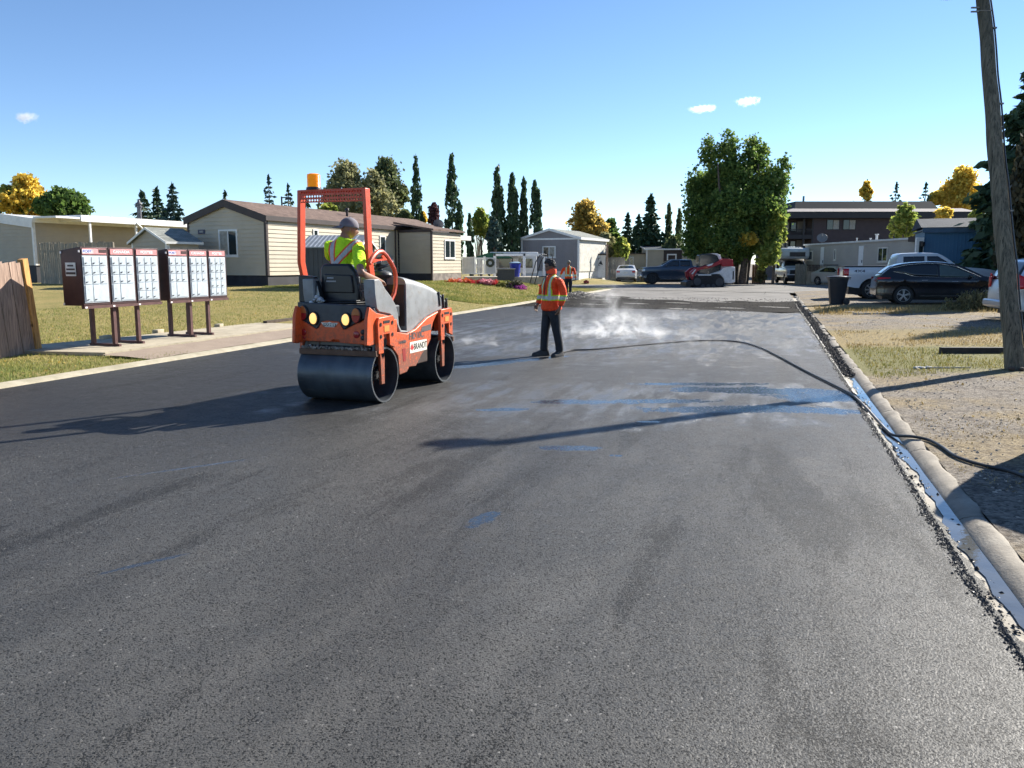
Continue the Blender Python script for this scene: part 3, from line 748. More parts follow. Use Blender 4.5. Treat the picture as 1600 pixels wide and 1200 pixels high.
# open black toolbox guard left of the seat
gb = [(466, 432), (470, 430), (490, 432), (496, 446), (500, 462), (499, 473), (467, 472)]
rear(gb, 'side_guard', BLACKP, -.98, -.90, .01)
LIT = M('guard_cutout_grey', (.34, .35, .33), .6)
rear([(474, 443), (481, 444), (483.5, 450), (483, 456), (480, 457), (476, 450)], 'guard_window', LIT, -.985, -.975, .003)
rear([(495, 446), (498, 457), (499, 463), (493, 467), (494.5, 455)], 'guard_window', LIT, -.985, -.975, .003)
rb = MB()
for k in range(14): q = P3(497+random.uniform(-8, 9), 469+random.uniform(-5, 4), -1.0); rb.ball((-1.02+random.uniform(-.02, .03), q[0], q[1]), (.03, random.uniform(.015, .035), random.uniform(.01, .03)), 6, 5)
rb.build('rag', M('white_rag', (.5, .52, .55), .9, 0, .3, 20), rol)
# steering column + wheel
xw, zw = lpy(593, 411.5, -.05)
b = MB(); b.tube([(xw+.12, -.03, 1.22), (xw+.06, -.03, zw-.12), (xw, -.03, zw-.01)], .035, 10); b.build('steering_column', BLACKP, rol, smooth=True)
b = MB(); m_ = Matrix.Translation((xw, -.03, zw)) @ Matrix.Rotation(R(-22), 4, 'Y'); b.M = m_
b.tube([(.18*math.cos(2*PI*k/28), .18*math.sin(2*PI*k/28), 0) for k in range(28)], .017, 8, True)
for k in range(3): b.cyl((0, 0, -.02), (.17*math.cos(k*2.1), .17*math.sin(k*2.1), 0), .016, .012, 8)
b.cyl((0, 0, -.04), (0, 0, .015), .05, n=14); b.build('steering_wheel', BLACKP, rol, smooth=True)
b = MB(); q = lpy(594, 428, -.10); b.ball((q[0], -.10, q[1]-.01), (.12, .16, .06), 16, 8); b.box((q[0]+.02, -.08, q[1]-.12), (.14, .2, .2)); b.build('instrument_pod', DGRAY, rol, smooth=True)
q = lpy(607, 437, -.2); b = MB(); b.cyl((q[0]+.03, -.22, q[1]-.12), (q[0]+.02, -.22, q[1]), .012, n=8); b.ball((q[0]+.02, -.22, q[1]+.01), .028); b.build('travel_lever', BLACKP, rol, smooth=True)
# orange guard hoop on the right of the platform
hoop = [(577, 412), (580, 405), (584, 399), (590, 393.5), (597, 393), (603, 399), (611, 411), (616, 421), (618, 430), (618, 446), (616, 458), (612, 467), (608.5, 476), (607, 487)]
hpt = [lpy(u, v, -.40) for u, v in hoop]
b = MB(); b.tube([(x, -.40, z) for x, z in hpt], .026, 8); b.build('guard_hoop', REDOR, rol, smooth=True)
b = MB(); b.prism([lpy(u, v, -.40) for u, v in ((580, 405), (586, 398), (587, 400), (584, 404), (592, 405.5), (597.5, 404), (596, 400), (598, 398), (606, 406), (600, 407), (590, 408), (582, 411))], -.41, -.39, 'y'); b.build('hoop_plate', REDOR, rol)
# ------------------------------------------------------------------ people
def garment(name, base, stripes, rough=.75, var=.12):
    """stripes: list of fn(t,X,Y,Z)->mask with color; in object coordinates"""
    t = NT(name); p = t.obj(); X, Y, Z = t.sep(p)
    n1 = t.noise(p, 6, 4, .6); c = t.mix(n1, tuple(x*(1-var) for x in base), tuple(min(1, x*(1+var)) for x in base))
    for fn, colr in stripes: c = t.mix(fn(t, X, Y, Z), c, colr)
    h = t.add(t.noise(t.map(p, (1, 1, .5)), 9, 4, .6, 1.0), t.mul(t.noise(p, 4.5, 3, .6, 1.5), 1.2)); c = t.mix(t.mul(t.step(t.noise(p, 7, 5, .7), .5, .75), .35), c, tuple(x*.35+.02 for x in base))
    return t.out(t.bsdf(c, rough, 0, t.bump(h, 1.0, .055), .25))
def band(axis, c, wd, lim=None):
    def f(t, X, Y, Z):
        v = {'x': X, 'y': Y, 'z': Z}[axis]; m_ = t.math('LESS_THAN', t.math('ABSOLUTE', t.sub(v, c)), wd)
        if lim:
            q = {'x': X, 'y': Y, 'z': Z}[lim[0]]; m_ = t.mul(m_, t.math('GREATER_THAN', q, lim[1])); m_ = t.mul(m_, t.math('LESS_THAN', q, lim[2]))
        return m_
    return f
SILVT = (.56, .60, .56); YEL = (.55, .75, .05)
SKIN = {}
def skinmat(c):
    if c not in SKIN:
        t = NT('skin'); p = t.obj(); SKIN[c] = t.out(t.bsdf(t.mix(t.noise(p, 30, 3), tuple(x*.88 for x in c), c), .5, 0, None, .4, Subsurface_Weight=.08, Subsurface_Scale=.01))
    return SKIN[c]
def hand_chain(V, E, wi, wrist, d, side, curl, pal=.085, sc_=1.0):
    """palm + five fingers rooted at vertex wi. d = forearm direction, side = thumb side, curl = palm-facing normal"""
    d, side, curl = Vector(d).normalized(), Vector(side).normalized(), Vector(curl).normalized()
    w = Vector(wrist)
    pc = w+d*.045*sc_; V.append((*pc, .022*sc_, .030*sc_)); ip = len(V)-1; E.append((wi, ip))
    for k, (off, L) in enumerate(((.030, .066), (.010, .076), (-.010, .070), (-.029, .055))):
        a = w+d*.088*sc_+side*off*sc_; V.append((*a, .0105*sc_)); i0 = len(V)-1; E.append((ip, i0))
        b1 = a+(d*.80+curl*(.35+.08*k)).normalized()*L*.55*sc_; V.append((*b1, .0092*sc_)); E.append((i0, i0+1))
        b2 = b1+(d*.35+curl*.9).normalized()*L*.5*sc_; V.append((*b2, .0075*sc_)); E.append((i0+1, i0+2))
    a = w+d*.040*sc_+side*.038*sc_; V.append((*a, .0115*sc_)); i0 = len(V)-1; E.append((ip, i0))
    b1 = a+(d*.75+side*.35+curl*.25).normalized()*.034*sc_; V.append((*b1, .010*sc_)); E.append((i0, i0+1))
    b2 = b1+(d*.8+curl*.45).normalized()*.028*sc_; V.append((*b2, .0085*sc_)); E.append((i0+1, i0+2))
def head(b_parent, c, yaw, pitch, skin_m, hair=None, capc=None, cap_back=False, glasses=False, beard=False, sc_=1.0):
    """returns head mesh objects; c = head centre"""
    Mh = Matrix.Translation(c) @ Matrix.Rotation(yaw, 4, 'Z') @ Matrix.Rotation(pitch, 4, 'Y') @ Matrix.Scale(sc_, 4)
    b = MB(); b.M = Mh
    def fn(i, j):
        th = PI*j; a = 2*PI*i; x = math.sin(th)*math.cos(a); y = math.sin(th)*math.sin(a); z = math.cos(th)
        rx, ry, rz = .098, .076, .118
        px, py, pz = x*rx, y*ry, z*rz
        if z < 0: k = 1+z*.30; py *= k; px = px*(1+z*.12) if x > 0 else px*(1+z*.45)
        if x > .3:                                     # face relief: forehead, eye sockets, nose, lips, chin
            f = (x-.3)/.7
            px += f*(-.008*math.exp(-((pz-.012)/.014)**2)*(1 if abs(py) > .012 else .2))
            px += f*.024*math.exp(-(py/.011)**2)*math.exp(-((pz+.022)/.022)**2)
            px += f*.010*math.exp(-(py/.02)**2)*math.exp(-((pz+.057)/.009)**2)
            px += f*.010*math.exp(-(py/.024)**2)*math.exp(-((pz+.096)/.018)**2)
            px += f*.005*math.exp(-((pz-.03)/.01)**2)
        return (px, py, pz)
    b.grid(fn, 40, 30)
    for sg in (1, -1): b.ball((-.005, sg*.078, -.008), (.018, .010, .031), 10, 7)
    h = b.build('head', skin_m, b_parent, smooth=True)
    e = MB(); e.M = Mh
    for sg in (1, -1): e.ball((.083, sg*.030, .010), (.010, .013, .007), 8, 6)
    e.build('eye', M('eye_dark', (.02, .012, .01), .2), h, smooth=True)
    e = MB(); e.M = Mh
    for sg in (1, -1): e.tube([(.092, sg*.016, .030), (.090, sg*.032, .034), (.078, sg*.046, .029)], .0035, 5)
    e.tube([(.100, .018, -.057), (.106, 0, -.055), (.100, -.018, -.057)], .0032, 5)
    e.build('brow', M('brow_dark', (.02, .012, .01), .8), h)
    if hair:
        g = MB(); g.M = Mh
        for k in range(260):
            a = random.uniform(0, 2*PI); z = random.uniform(-.35, 1); r = math.sqrt(1-z*z)
            x, y = r*math.cos(a), r*math.sin(a)
            if x > .45 and z < .62: continue
            if z < 0 and x > -.1: continue
            g.ball((x*.100, y*.080, z*.118+.012), (random.uniform(.014, .026), random.uniform(.014, .024), random.uniform(.012, .022)), 6, 4)
        g.build('hair', hair, b_parent, smooth=True)
    if capc:
        g = MB(); g.M = Mh
        def cf(i, j):
            a = 2*PI*i; th = PI/2*j*1.06; return (.112*math.sin(th)*math.cos(a), .090*math.sin(th)*math.sin(a), .030+.108*math.cos(th))
        g.grid(cf, 28, 10); sx = -1 if cap_back else 1
        def bf(i, j):
            a = (i-.5)*1.9; r = 1+.75*j*math.cos(a)**.8; return (sx*.110*math.cos(a)*r, .088*math.sin(a)*(1+.12*j), .028-.035*j)
        g.grid(bf, 14, 5); g.ball((0, 0, .138), .010, 6, 4)
        o = g.build('cap', capc, b_parent, smooth=True); s_ = o.modifiers.new('s', 'SOLIDIFY'); s_.thickness = .004
    return h
NAVY = M('dark_navy_trousers', (.012, .014, .02), .75, 0, .3, 10, .6, 18)
BOOT = M('black_boot_leather', (.02, .018, .018), .55, 0, .3, 12, .2, 40, .3)
def boots(par, feet, mat=BOOT):
    for (x, y, z, yaw) in feet:
        b = MB(); b.M = Matrix.Translation((x, y, z)) @ Matrix.Rotation(yaw, 4, 'Z')
        secs = [(-.095, .034, .075), (-.08, .042, .13), (-.03, .046, .17), (.03, .046, .13), (.09, .050, .085), (.15, .050, .07), (.195, .038, .055), (.212, .018, .035)]
        vs = []
        for (sx, hw, hz) in secs:
            for k in range(10): a = PI*k/9; vs.append((sx, -hw*math.cos(a)*(1 if 0 < k < 9 else 1.02), .004+hz*math.sin(a)**.7))
        b.add(vs, [(i*10+j, i*10+j+1, (i+1)*10+j+1, (i+1)*10+j) for i in range(7) for j in range(9)]+[tuple(range(10)), tuple(range(79, 69, -1))]+[(i*10, (i+1)*10, (i+1)*10+9, i*10+9) for i in range(7)])
        o = b.build('boot', mat, par, smooth=True)
        b = MB(); b.M = Matrix.Translation((x, y, z)) @ Matrix.Rotation(yaw, 4, 'Z'); b.prism([(-.10, -.036), (-.05, -.046), (.08, -.054), (.17, -.05), (.218, -.02), (.218, .02), (.17, .05), (.08, .054), (-.05, .046), (-.10, .036)], 0, .022, 'z'); b.build('sole', BLACKP, o)
def stand_person(loc, yaw, Hs, label, cat_group, jacket, skc, hair=None, capc=None, head_yaw=0, head_pitch=0, arms=None, feet=None, wide=1.0, jacket_len=.80, name_parts=None):
    """person faces +x locally. arms: dict side-> (elbow, wrist) ; z up"""
    k = Hs/1.75
    r = empty('person', loc, yaw, label, 'person')
    sk = skinmat(skc)
    W_ = wide
    hipz, kneez, anz = .90*k, .49*k, .09*k
    shz = 1.42*k; 
    ft = feet or {1: (.02, .11, .2), -1: (-.04, -.10, -.1)}
    arms = arms or {1: ((-.03, .30, 1.12), (.06, .31, .88)), -1: ((-.03, -.30, 1.12), (.06, -.31, .88))}
    V = [(0, 0, .96*k, .13*W_), (0, 0, 1.12*k, .13*W_), (0, 0, 1.32*k, .14*W_), (-.01, 0, 1.47*k, .06), (.01, 0, 1.54*k, .052), (.015, 0, 1.60*k, .05)]
    E = [(0, 1), (1, 2), (2, 3), (3, 4), (4, 5)]
    for sg in (1, -1):
        el, wr = [Vector(q)*k for q in arms[sg]]
        V.append((-.01, sg*.185*k*W_, shz, .055)); i = len(V)-1; E.append((2, i))
        V.append((*el, .042)); E.append((i, i+1)); V.append((*wr, .027)); E.append((i+1, i+2))
        d = (wr-el).normalized(); hand_chain(V, E, i+2, wr, d, Vector((1, 0, 0)).cross(d).cross(d)*-1 if abs(d.x) < .9 else Vector((0, -sg, 0)), Vector((.1, -sg, 0)), sc_=k)
        fx, fy, fyaw = ft[sg]
        V.append((0, sg*.095*k, .88*k, .085*W_)); i = len(V)-1; E.append((0, i))
        V.append((fx*.5+.01, sg*.10*k*.5+fy*.5, kneez, .058)); E.append((i, i+1))
        V.append((fx-.01, fy, anz, .04)); E.append((i+1, i+2))
    body = skin('body', V, E, sk, r, 2)
    head(body, Vector((.035, 0, 1.645*k)), head_yaw, head_pitch, sk, hair, capc, sc_=k)
    # trousers
    V = [(0, 0, .98*k, .150*W_), (0, 0, .89*k, .155*W_)]; E = [(0, 1)]
    for sg in (1, -1):
        fx, fy, fyaw = ft[sg]
        V.append((0, sg*.095*k, .80*k, .108*W_)); i = len(V)-1; E.append((1, i))
        kx, ky = fx*.5+.015, sg*.05*k+fy*.5
        V += [(kx*.6, (sg*.095*k+ky)/2, .63*k, .092*W_), (kx, ky, kneez, .082), (fx*.8, fy, .30*k, .077), (fx-.01, fy, .15*k, .075), (fx, fy, .07*k, .078)]
        E += [(i, i+1), (i+1, i+2), (i+2, i+3), (i+3, i+4), (i+4, i+5)]
    tr = skin('trousers', V, E, NAVY, r, 2)
    # jacket
    V = [(0, 0, jacket_len*k, .185*W_), (0, 0, (jacket_len+.06)*k, .190*W_), (0, 0, 1.05*k, .172*W_), (0, 0, 1.22*k, .172*W_), (-.005, 0, 1.36*k, .160*W_), (-.01, 0, 1.455*k, .095), (.0, 0, 1.515*k, .078)]
    E = [(i, i+1) for i in range(6)]
    for sg in (1, -1):
        el, wr = [Vector(q)*k for q in arms[sg]]
        V.append((-.01, sg*.20*k*W_, shz-.01, .082)); i = len(V)-1; E.append((4, i))
        md = el*.5+Vector((-.01, sg*.20*k*W_, shz))*.5
        V.append((*md, .072)); E.append((i, i+1)); V.append((*el, .066)); E.append((i+1, i+2))
        q = el+(wr-el)*.55; V.append((*q, .058)); E.append((i+2, i+3)); q = el+(wr-el)*.93; V.append((*q, .050)); E.append((i+3, i+4))
    jk = skin('jacket', V, E, jacket, r, 2)
    boots(r, [(ft[s][0], ft[s][1], 0, ft[s][2]) for s in (1, -1)])
    return r
ORJ = (.92, .085, .022)
def strap(y, wd, lo=1.08):
    def f(t, X, Y, Z):
        a = t.math('ABSOLUTE', t.sub(t.math('ABSOLUTE', Y), y)); m_ = t.math('LESS_THAN', a, wd); return t.mul(m_, t.math('GREATER_THAN', Z, lo))
    return f
J1 = garment('orange_hivis_jacket', ORJ, [(strap(.105, .036, 1.0), YEL), (band('z', 1.045, .050), YEL), (strap(.105, .021, 1.0), SILVT), (band('z', 1.045, .028), SILVT)])
HAIRB = M('black_hair', (.012, .010, .010), .5, 0, .3, 20)
p1 = pg(861, 556)
wk = stand_person(p1, R(215), 1.70, 'worker in an orange hi-vis jacket and black trousers standing bare-headed on the wet asphalt', None, J1, (.20, .115, .075), hair=HAIRB, head_yaw=R(-8), head_pitch=R(18),
    arms={1: ((-.05, .30, 1.14), (.02, .27, .90)), -1: ((.0, -.29, 1.14), (.14, -.24, .93))}, feet={1: (-.08, .13, R(15)), -1: (.09, -.10, R(-25))}, jacket_len=.82, wide=1.07)
b = MB(); b.M = Matrix.Translation((.0, 0, 1.485)); b.lathe([(.088, -.02), (.092, .03), (.082, .065), (.074, .06), (.078, .0)], (0, 0, 0), 'z', 20); b.build('collar', M('orange_collar', ORJ, .75), wk, smooth=True)
b = MB(); b.tube([(.158, 0, .86), (.165, 0, 1.05), (.155, 0, 1.25), (.13, 0, 1.40), (.085, 0, 1.47)], .007, 5); b.build('zip', BLACKP, wk)
p2 = pg(888, 464)
J2 = garment('orange_hivis_vest', ORJ, [(strap(.10, .036, 1.0), YEL), (band('z', 1.07, .05), YEL), (strap(.10, .022, 1.0), SILVT), (band('z', 1.07, .03), SILVT)])
stand_person(p2, R(80), 1.78, 'worker in a cap and orange hi-vis shirt farther back by the left kerb', None, J2, (.22, .12, .08), capc=M('khaki_cap', (.20, .18, .14), .8),
    arms={1: ((.0, .34, 1.18), (.12, .42, 1.02)), -1: ((-.03, -.32, 1.14), (.02, -.34, .90))}, feet={1: (-.05, .09, .1), -1: (.05, -.09, -.1)}, jacket_len=.88, wide=1.15)

# seated operator, in roller coordinates, facing forward (+x) with the head turned to the right
op = empty('person', RO, RZ, 'roller operator in a lime shirt with orange and silver braces and a backwards grey cap', 'person')
oy, oz = lpx(530, 470, -.6); ox = -.58; oy = lpx(537, 400, ox)[0]
zsh = lpx(537, 374, ox)[1]
zh = 1.30
SK2 = skinmat((.30, .155, .10))
yap = lpx(519, 408, ox-.15)[0]; zap = zsh-.33
def strapm(t, Y, Z, y0, k, wd):
    d = t.sub(t.sub(Y, y0), t.mul(t.sub(Z, zap), k)); return t.math('LESS_THAN', t.math('ABSOLUTE', d), wd)
def cross(t, X, Y, Z, wd):
    a = strapm(t, Y, Z, yap, -.95, wd*1.25); b_ = strapm(t, Y, Z, yap+.01, .10, wd); return t.mul(t.mx(a, b_), t.math('GREATER_THAN', Z, zap-.03))
LIME = garment('lime_hivis_shirt', (.52, .86, .02), [(lambda t, X, Y, Z: t.mul(cross(t, X, Y, Z, .052), t.math('LESS_THAN', X, ox+.07)), (.85, .12, .04)), (lambda t, X, Y, Z: t.mul(cross(t, X, Y, Z, .030), t.math('LESS_THAN', X, ox+.07)), (.50, .50, .52)), (lambda t, X, Y, Z: t.mul(t.math('LESS_THAN', Z, zap-.03), band('y', yap, .05)(t, X, Y, Z)), (.85, .12, .04))])
rh = Vector((*[0, 0, 0],)); hx, hz = lpy(601, 440, -.36); RH = Vector((hx, -.33, hz)); 
rex, rez = lpy(564, 427, -.36); RE = Vector((rex, -.36, rez))
LE = Vector((ox+.16, oy+.28, zsh-.28)); LH = Vector((xw-.14, .10, zw+.02))
V = [(ox+.02, oy, zh, .13), (ox, oy, zh+.2, .12), (ox, oy, zsh-.16, .14), (ox+.01, oy-.01, zsh+.03, .062), (ox+.03, oy-.02, zsh+.11, .055)]
E = [(0, 1), (1, 2), (2, 3), (3, 4)]
for sg, el, wr, tgt in ((-1, RE, RH-Vector((.08, -.0, -.015)), RH), (1, LE, LH, None)):
    V.append((ox, oy+sg*.19, zsh-.06, .058)); i = len(V)-1; E.append((2, i)); V.append((*el, .044)); E.append((i, i+1)); V.append((*wr, .029)); E.append((i+1, i+2))
    hand_chain(V, E, i+2, wr, wr-el, Vector((0, -sg, .3)), Vector((.2, 0, -1)))
for sg in (1, -1):
    V.append((ox+.03, oy+sg*.10, zh-.02, .09)); i = len(V)-1; E.append((0, i)); V.append((ox+.46, oy+sg*.13, zh+.02, .065)); E.append((i, i+1)); V.append((ox+.52, oy+sg*.12, .93, .045)); E.append((i+1, i+2))
bd = skin('body', V, E, SK2, op, 2)
hc = Vector((*[0, 0, 0],)); hcy = lpx(545, 355, ox+.05); 
head(bd, Vector((ox+.05, hcy[0], hcy[1]-.025)), R(-52), R(8), SK2, None, M('grey_cap_cloth', (.17, .165, .19), .85, 0, .2, 12), True, sc_=1.06)
V = [(ox+.02, oy, zh-.02, .165), (ox, oy, zh+.16, .168), (ox, oy, zsh-.22, .170), (ox, oy, zsh-.09, .150), (ox+.01, oy, zsh+.0, .085), (ox+.015, oy-.005, zsh+.035, .07)]
E = [(i, i+1) for i in range(5)]
for sg, el in ((-1, RE), (1, LE)):
    V.append((ox, oy+sg*.20, zsh-.07, .085)); i = len(V)-1; E.append((3, i)); s0 = Vector((ox, oy+sg*.20, zsh-.07))
    V.append((*(s0+(el-s0)*.5), .080)); E.append((i, i+1)); V.append((*(s0+(el-s0)*.82), .078)); E.append((i+1, i+2))
skin('shirt', V, E, LIME, op, 2)
V = [(ox+.0, oy, zh, .16), (ox+.1, oy, zh, .15)]; E = [(0, 1)]
for sg in (1, -1):
    V.append((ox+.2, oy+sg*.11, zh+.01, .10)); i = len(V)-1; E.append((1, i)); V += [(ox+.46, oy+sg*.13, zh+.02, .085), (ox+.53, oy+sg*.12, 1.1, .075), (ox+.54, oy+sg*.12, .95, .07)]; E += [(i, i+1), (i+1, i+2), (i+2, i+3)]
skin('trousers', V, E, M('grey_work_trousers', (.05, .055, .07), .8, 0, .3, 10, .4, 18), op, 2)
boots(op, [(ox+.56, oy+.12, .862, 0), (ox+.56, oy-.12, .862, 0)])
# ------------------------------------------------------------------ buildings
def siding(name, c, ribs=False, step=.1):
    t = NT(name); p = t.obj(); n1 = t.noise(p, .8, 5, .6); n2 = t.noise(t.map(p, (1, 1, 9)), 1.2, 4)
    col = t.mix(t.step(n1, .35, .65), tuple(x*.90 for x in c), c); col = t.mix(t.mul(t.step(n2, .5, .75), .25), col, tuple(x*.72 for x in c))
    return t.out(t.bsdf(col, .6, 0, None, .35))
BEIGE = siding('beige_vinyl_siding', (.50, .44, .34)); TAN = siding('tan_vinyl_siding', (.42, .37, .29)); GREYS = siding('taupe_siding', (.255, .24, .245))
WHITE = M('white_trim', (.72, .72, .70), .5, 0, .06, 4); BRNT = M('dark_brown_trim', (.035, .022, .02), .55, 0, .2, 3)
SKIRT = M('dark_skirting', (.022, .022, .03), .7, 0, .3, 2); SHING = None
def shingles(name, c):
    t = NT(name); p = t.obj(); X, Y, Z = t.sep(p)
    br = t.n('TexBrick', {'Scale': 1.0, 'Brick Width': .30, 'Row Height': .14, 'Mortar Size': .006, 'Color1': (*[x*.75 for x in c], 1), 'Color2': (*[min(1, x*1.3) for x in c], 1), 'Mortar': (*[x*.4 for x in c], 1)})
    t.set(br.inputs['Vector'], p); n = t.noise(p, 1.5, 6, .7)
    col = t.mix(t.mul(t.step(n, .4, .7), .4), br.outputs['Color'], tuple(x*1.35 for x in c))
    return t.out(t.bsdf(col, .9, 0, t.bump(t.noise(p, 60, 3), .5, .01), .2))
SH_BR = shingles('brown_shingles', (.15, .105, .085)); SH_GR = shingles('grey_green_shingles', (.22, .23, .21)); SH_DK = shingles('dark_blue_shingles', (.05, .06, .075))
GLS = glass(); BLIND = M('window_curtain', (.32, .31, .27), .8, 0, .15, 6)
def lap(b, p0, p1, z0, z1, step=.19, d=.030, bounds=None):
    """lapped siding strips on the wall p0->p1 (2D); outward normal is to the right of the direction"""
    p0, p1 = Vector(p0), Vector(p1); L = (p1-p0).length; e = (p1-p0)/L; nrm = Vector((e.y, -e.x))
    z = z0
    while z < z1-.001:
        zz = min(z+step, z1); (a0, c0) = bounds(z) if bounds else (0, L); (a1, c1) = bounds(zz) if bounds else (0, L)
        def P(a, z_, o): q = p0+e*a+nrm*o; return (q.x, q.y, z_)
        if c0-a0 > .02:
            b.add([P(a0, z, 0), P(c0, z, 0), P(c0, z, d), P(a0, z, d), P(c1, zz, .002), P(a1, zz, .002)], [(0, 1, 2, 3), (3, 2, 4, 5)])
        z = zz
def window(par, p0, p1, z0, z1, nrm, split=True, fr=.055, fm=None, blind=.0, deep=.03, sill=True):
    """p0,p1 2D points on the wall surface, nrm outward 2D"""
    fm = fm or WHITE; p0, p1, nrm = Vector(p0), Vector(p1), Vector(nrm); e = (p1-p0).normalized(); L = (p1-p0).length
    a = math.atan2(e.y, e.x)
    def bx(mb, u0, u1, za, zb, o0, o1):
        c = p0+e*(u0+u1)/2+nrm*(o0+o1)/2; mb.box((c.x, c.y, (za+zb)/2), (u1-u0, abs(o1-o0), zb-za), rz=a)
    w_ = MB(); bx(w_, 0, L, z0, z0+fr, 0, .06); bx(w_, 0, L, z1-fr, z1, 0, .06); bx(w_, 0, fr, z0+fr, z1-fr, 0, .06); bx(w_, L-fr, L, z0+fr, z1-fr, 0, .06)
    if split: bx(w_, L/2-fr*.4, L/2+fr*.4, z0+fr, z1-fr, 0, .052)
    o = w_.build('window', fm, par)
    g = MB(); bx(g, fr, L-fr, z0+fr, z1-fr, .002, .038); g.build('pane', GLS, o)
    if sill: g = MB(); bx(g, -.04, L+.04, z0-.05, z0, 0, .08); g.build('sill', fm, o)
    if blind:
        g = MB(); bx(g, L/2+.02, L-fr, z0+fr, z1-fr, .036, .044) if blind > 0 else bx(g, fr, L/2-.02, z0+fr, z1-fr, .036, .044); g.build('curtain', BLIND, o)
    return o
def gable_home(name, loc, rz, L, Wd, zb, zs, ze, rise, wallm, roofm, trimm, label, cat='house', over=.25, fasc=.30, skm=None, group=None, rooft=.10, front_fascia=None, wall_name='wall', back=True):
    r = empty(name, loc, rz, label, cat, group)
    # walls: long side y=0 faces -y, gable x=0 faces -x
    b = MB(); lap(b, (0, 0), (L, 0), zs, ze); b.build('wall', wallm, r)
    def bd(z):
        if z <= ze: return (0, Wd)
        k = (z-ze)/rise*Wd/2; return (k, Wd-k)
    b = MB(); lap(b, (0, Wd), (0, 0), zs, ze+rise-.04, bounds=bd); b.build('wall', wallm, r)
    if back:
        b = MB(); b.bb(.05, L, .05, Wd, zb, ze); b.prism([(.02, ze), (Wd-.02, ze), (Wd/2, ze+rise-.02)], .05, L, 'x'); b.build('wall', wallm, r)
    b = MB(); b.bb(.03, L+.0, .03, Wd, zb-.3, zs); b.build('skirting', skm or SKIRT, r)
    # corner boards
    b = MB(); b.bb(-.03, .10, -.03, .0, zs, ze); b.bb(-.03, 0, -.0, .10, zs, ze); b.build('corner_trim', trimm, r)
    b = MB(); b.bb(-.03, 0, Wd-.10, Wd+.02, zs, ze); b.build('corner_trim', trimm, r)
    # roof slabs
    sl = rise/(Wd/2); b = MB(); zo = ze-over*sl
    for sg in (0, 1):
        ys = (lambda y: y) if sg == 0 else (lambda y: Wd-y)
        vs = [(-over, ys(-over), zo), (L+over, ys(-over), zo), (L+over, ys(Wd/2), ze+rise), (-over, ys(Wd/2), ze+rise)]
        vs2 = [(x, y, z+rooft) for x, y, z in vs]; b.add(vs+vs2, [(0, 1, 2, 3), (4, 5, 6, 7), (0, 1, 5, 4), (1, 2, 6, 5), (2, 3, 7, 6), (3, 0, 4, 7)])
    b.build('roof', roofm, r)
    b = MB(); f = fasc; x0 = -over-.025
    poly = [(-over, zo+rooft), (Wd/2, ze+rise+rooft), (Wd+over, zo+rooft), (Wd+over, zo+rooft-f), (Wd/2, ze+rise+rooft-f), (-over, zo+rooft-f)]
    b.prism(poly, x0, x0+.03, 'x'); b.bb(x0, L+over, -over-.03, -over-.002, zo+rooft-min(f, .22), zo+rooft+.0); b.build('fascia', trimm, r)
    return r
HZ = math.atan2(.923, .385)
# brown-roofed beige home
bh = gable_home('mobile_home', (-11.05, 35, 0), HZ, 17.5, 4.6, .62, 1.11, 3.72, .74, BEIGE, SH_BR, BRNT, 'long beige mobile home with brown roof and dark fascia left of centre', 'mobile home', .12, .34)
window(bh, (0, 2.72), (0, 1.62), 1.98, 3.20, (-1, 0), True, .075, None, -.5)
b = MB(); b.box((-.03, 3.75, 3.12), (.03, .42, .20)); nm_ = b.build('number_plate', M('plate_navy', (.05, .05, .09), .5), bh, bevel=.004)
text('house_number', '1083', M('plate_cream', (.6, .58, .5), .5), nm_, .13, frameM((-.05, 3.75, 3.12), (0, -1, 0), (0, 0, 1)), .002)
for (a, c, z0, z1, sp_) in ((3.35, 3.75, 2.95, 3.32, False), (7.55, 8.35, 2.05, 3.10, False), (9.35, 9.95, 2.3, 3.2, False)): window(bh, (a, 0), (c, 0), z0, z1, (0, -1), sp_, .07)
b = MB(); b.cyl((11.0, -.06, 1.1), (11.0, -.06, 3.6), .05, n=8); b.build('downspout', BRNT, bh)
b = MB(); b.cyl((8.2, 1.3, 3.9), (8.2, 1.3, 4.55), .07, n=10); b.cyl((8.2, 1.3, 4.55), (8.2, 1.3, 4.68), .12, .09, n=10); b.build('roof_vent', BRNT, bh)
# bump-out addition (near end wall: its shade put into the darker tan siding)
P_ = 2.23
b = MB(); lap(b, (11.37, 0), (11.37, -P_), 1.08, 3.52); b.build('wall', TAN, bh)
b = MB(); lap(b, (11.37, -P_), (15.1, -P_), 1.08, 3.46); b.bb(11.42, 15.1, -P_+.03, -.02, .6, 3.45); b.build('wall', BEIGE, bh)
b = MB(); b.bb(11.33, 11.37, -.10, .0, 1.08, 3.5); b.bb(11.33, 11.43, -P_-.04, -P_+.06, .62, 3.5); b.bb(11.3, 11.37, -P_, 0, 3.44, 3.58); b.build('corner_trim', BRNT, bh)
b = MB(); b.bb(11.39, 15.12, -P_-.015, -P_+.03, .45, 1.08); b.build('skirting', M('weathered_skirting', (.20, .17, .15), .8, 0, .3, 3), bh)
b = MB(); b.bb(11.35, 11.39, -P_, 0, .45, 1.08); b.build('skirting', SKIRT, bh)
window(bh, (12.9, -P_), (14.25, -P_), 1.95, 3.05, (0, -1), True, .07)
b = MB(); vs = [(11.2, -P_-.2, 3.52), (15.4, -P_-.2, 3.52), (15.4, .2, 3.95), (11.2, .2, 3.95)]; b.add(vs+[(x, y, z+.1) for x, y, z in vs], [(0, 1, 2, 3), (4, 5, 6, 7), (0, 1, 5, 4), (1, 2, 6, 5), (2, 3, 7, 6), (3, 0, 4, 7)]); b.build('roof', SH_BR, bh)
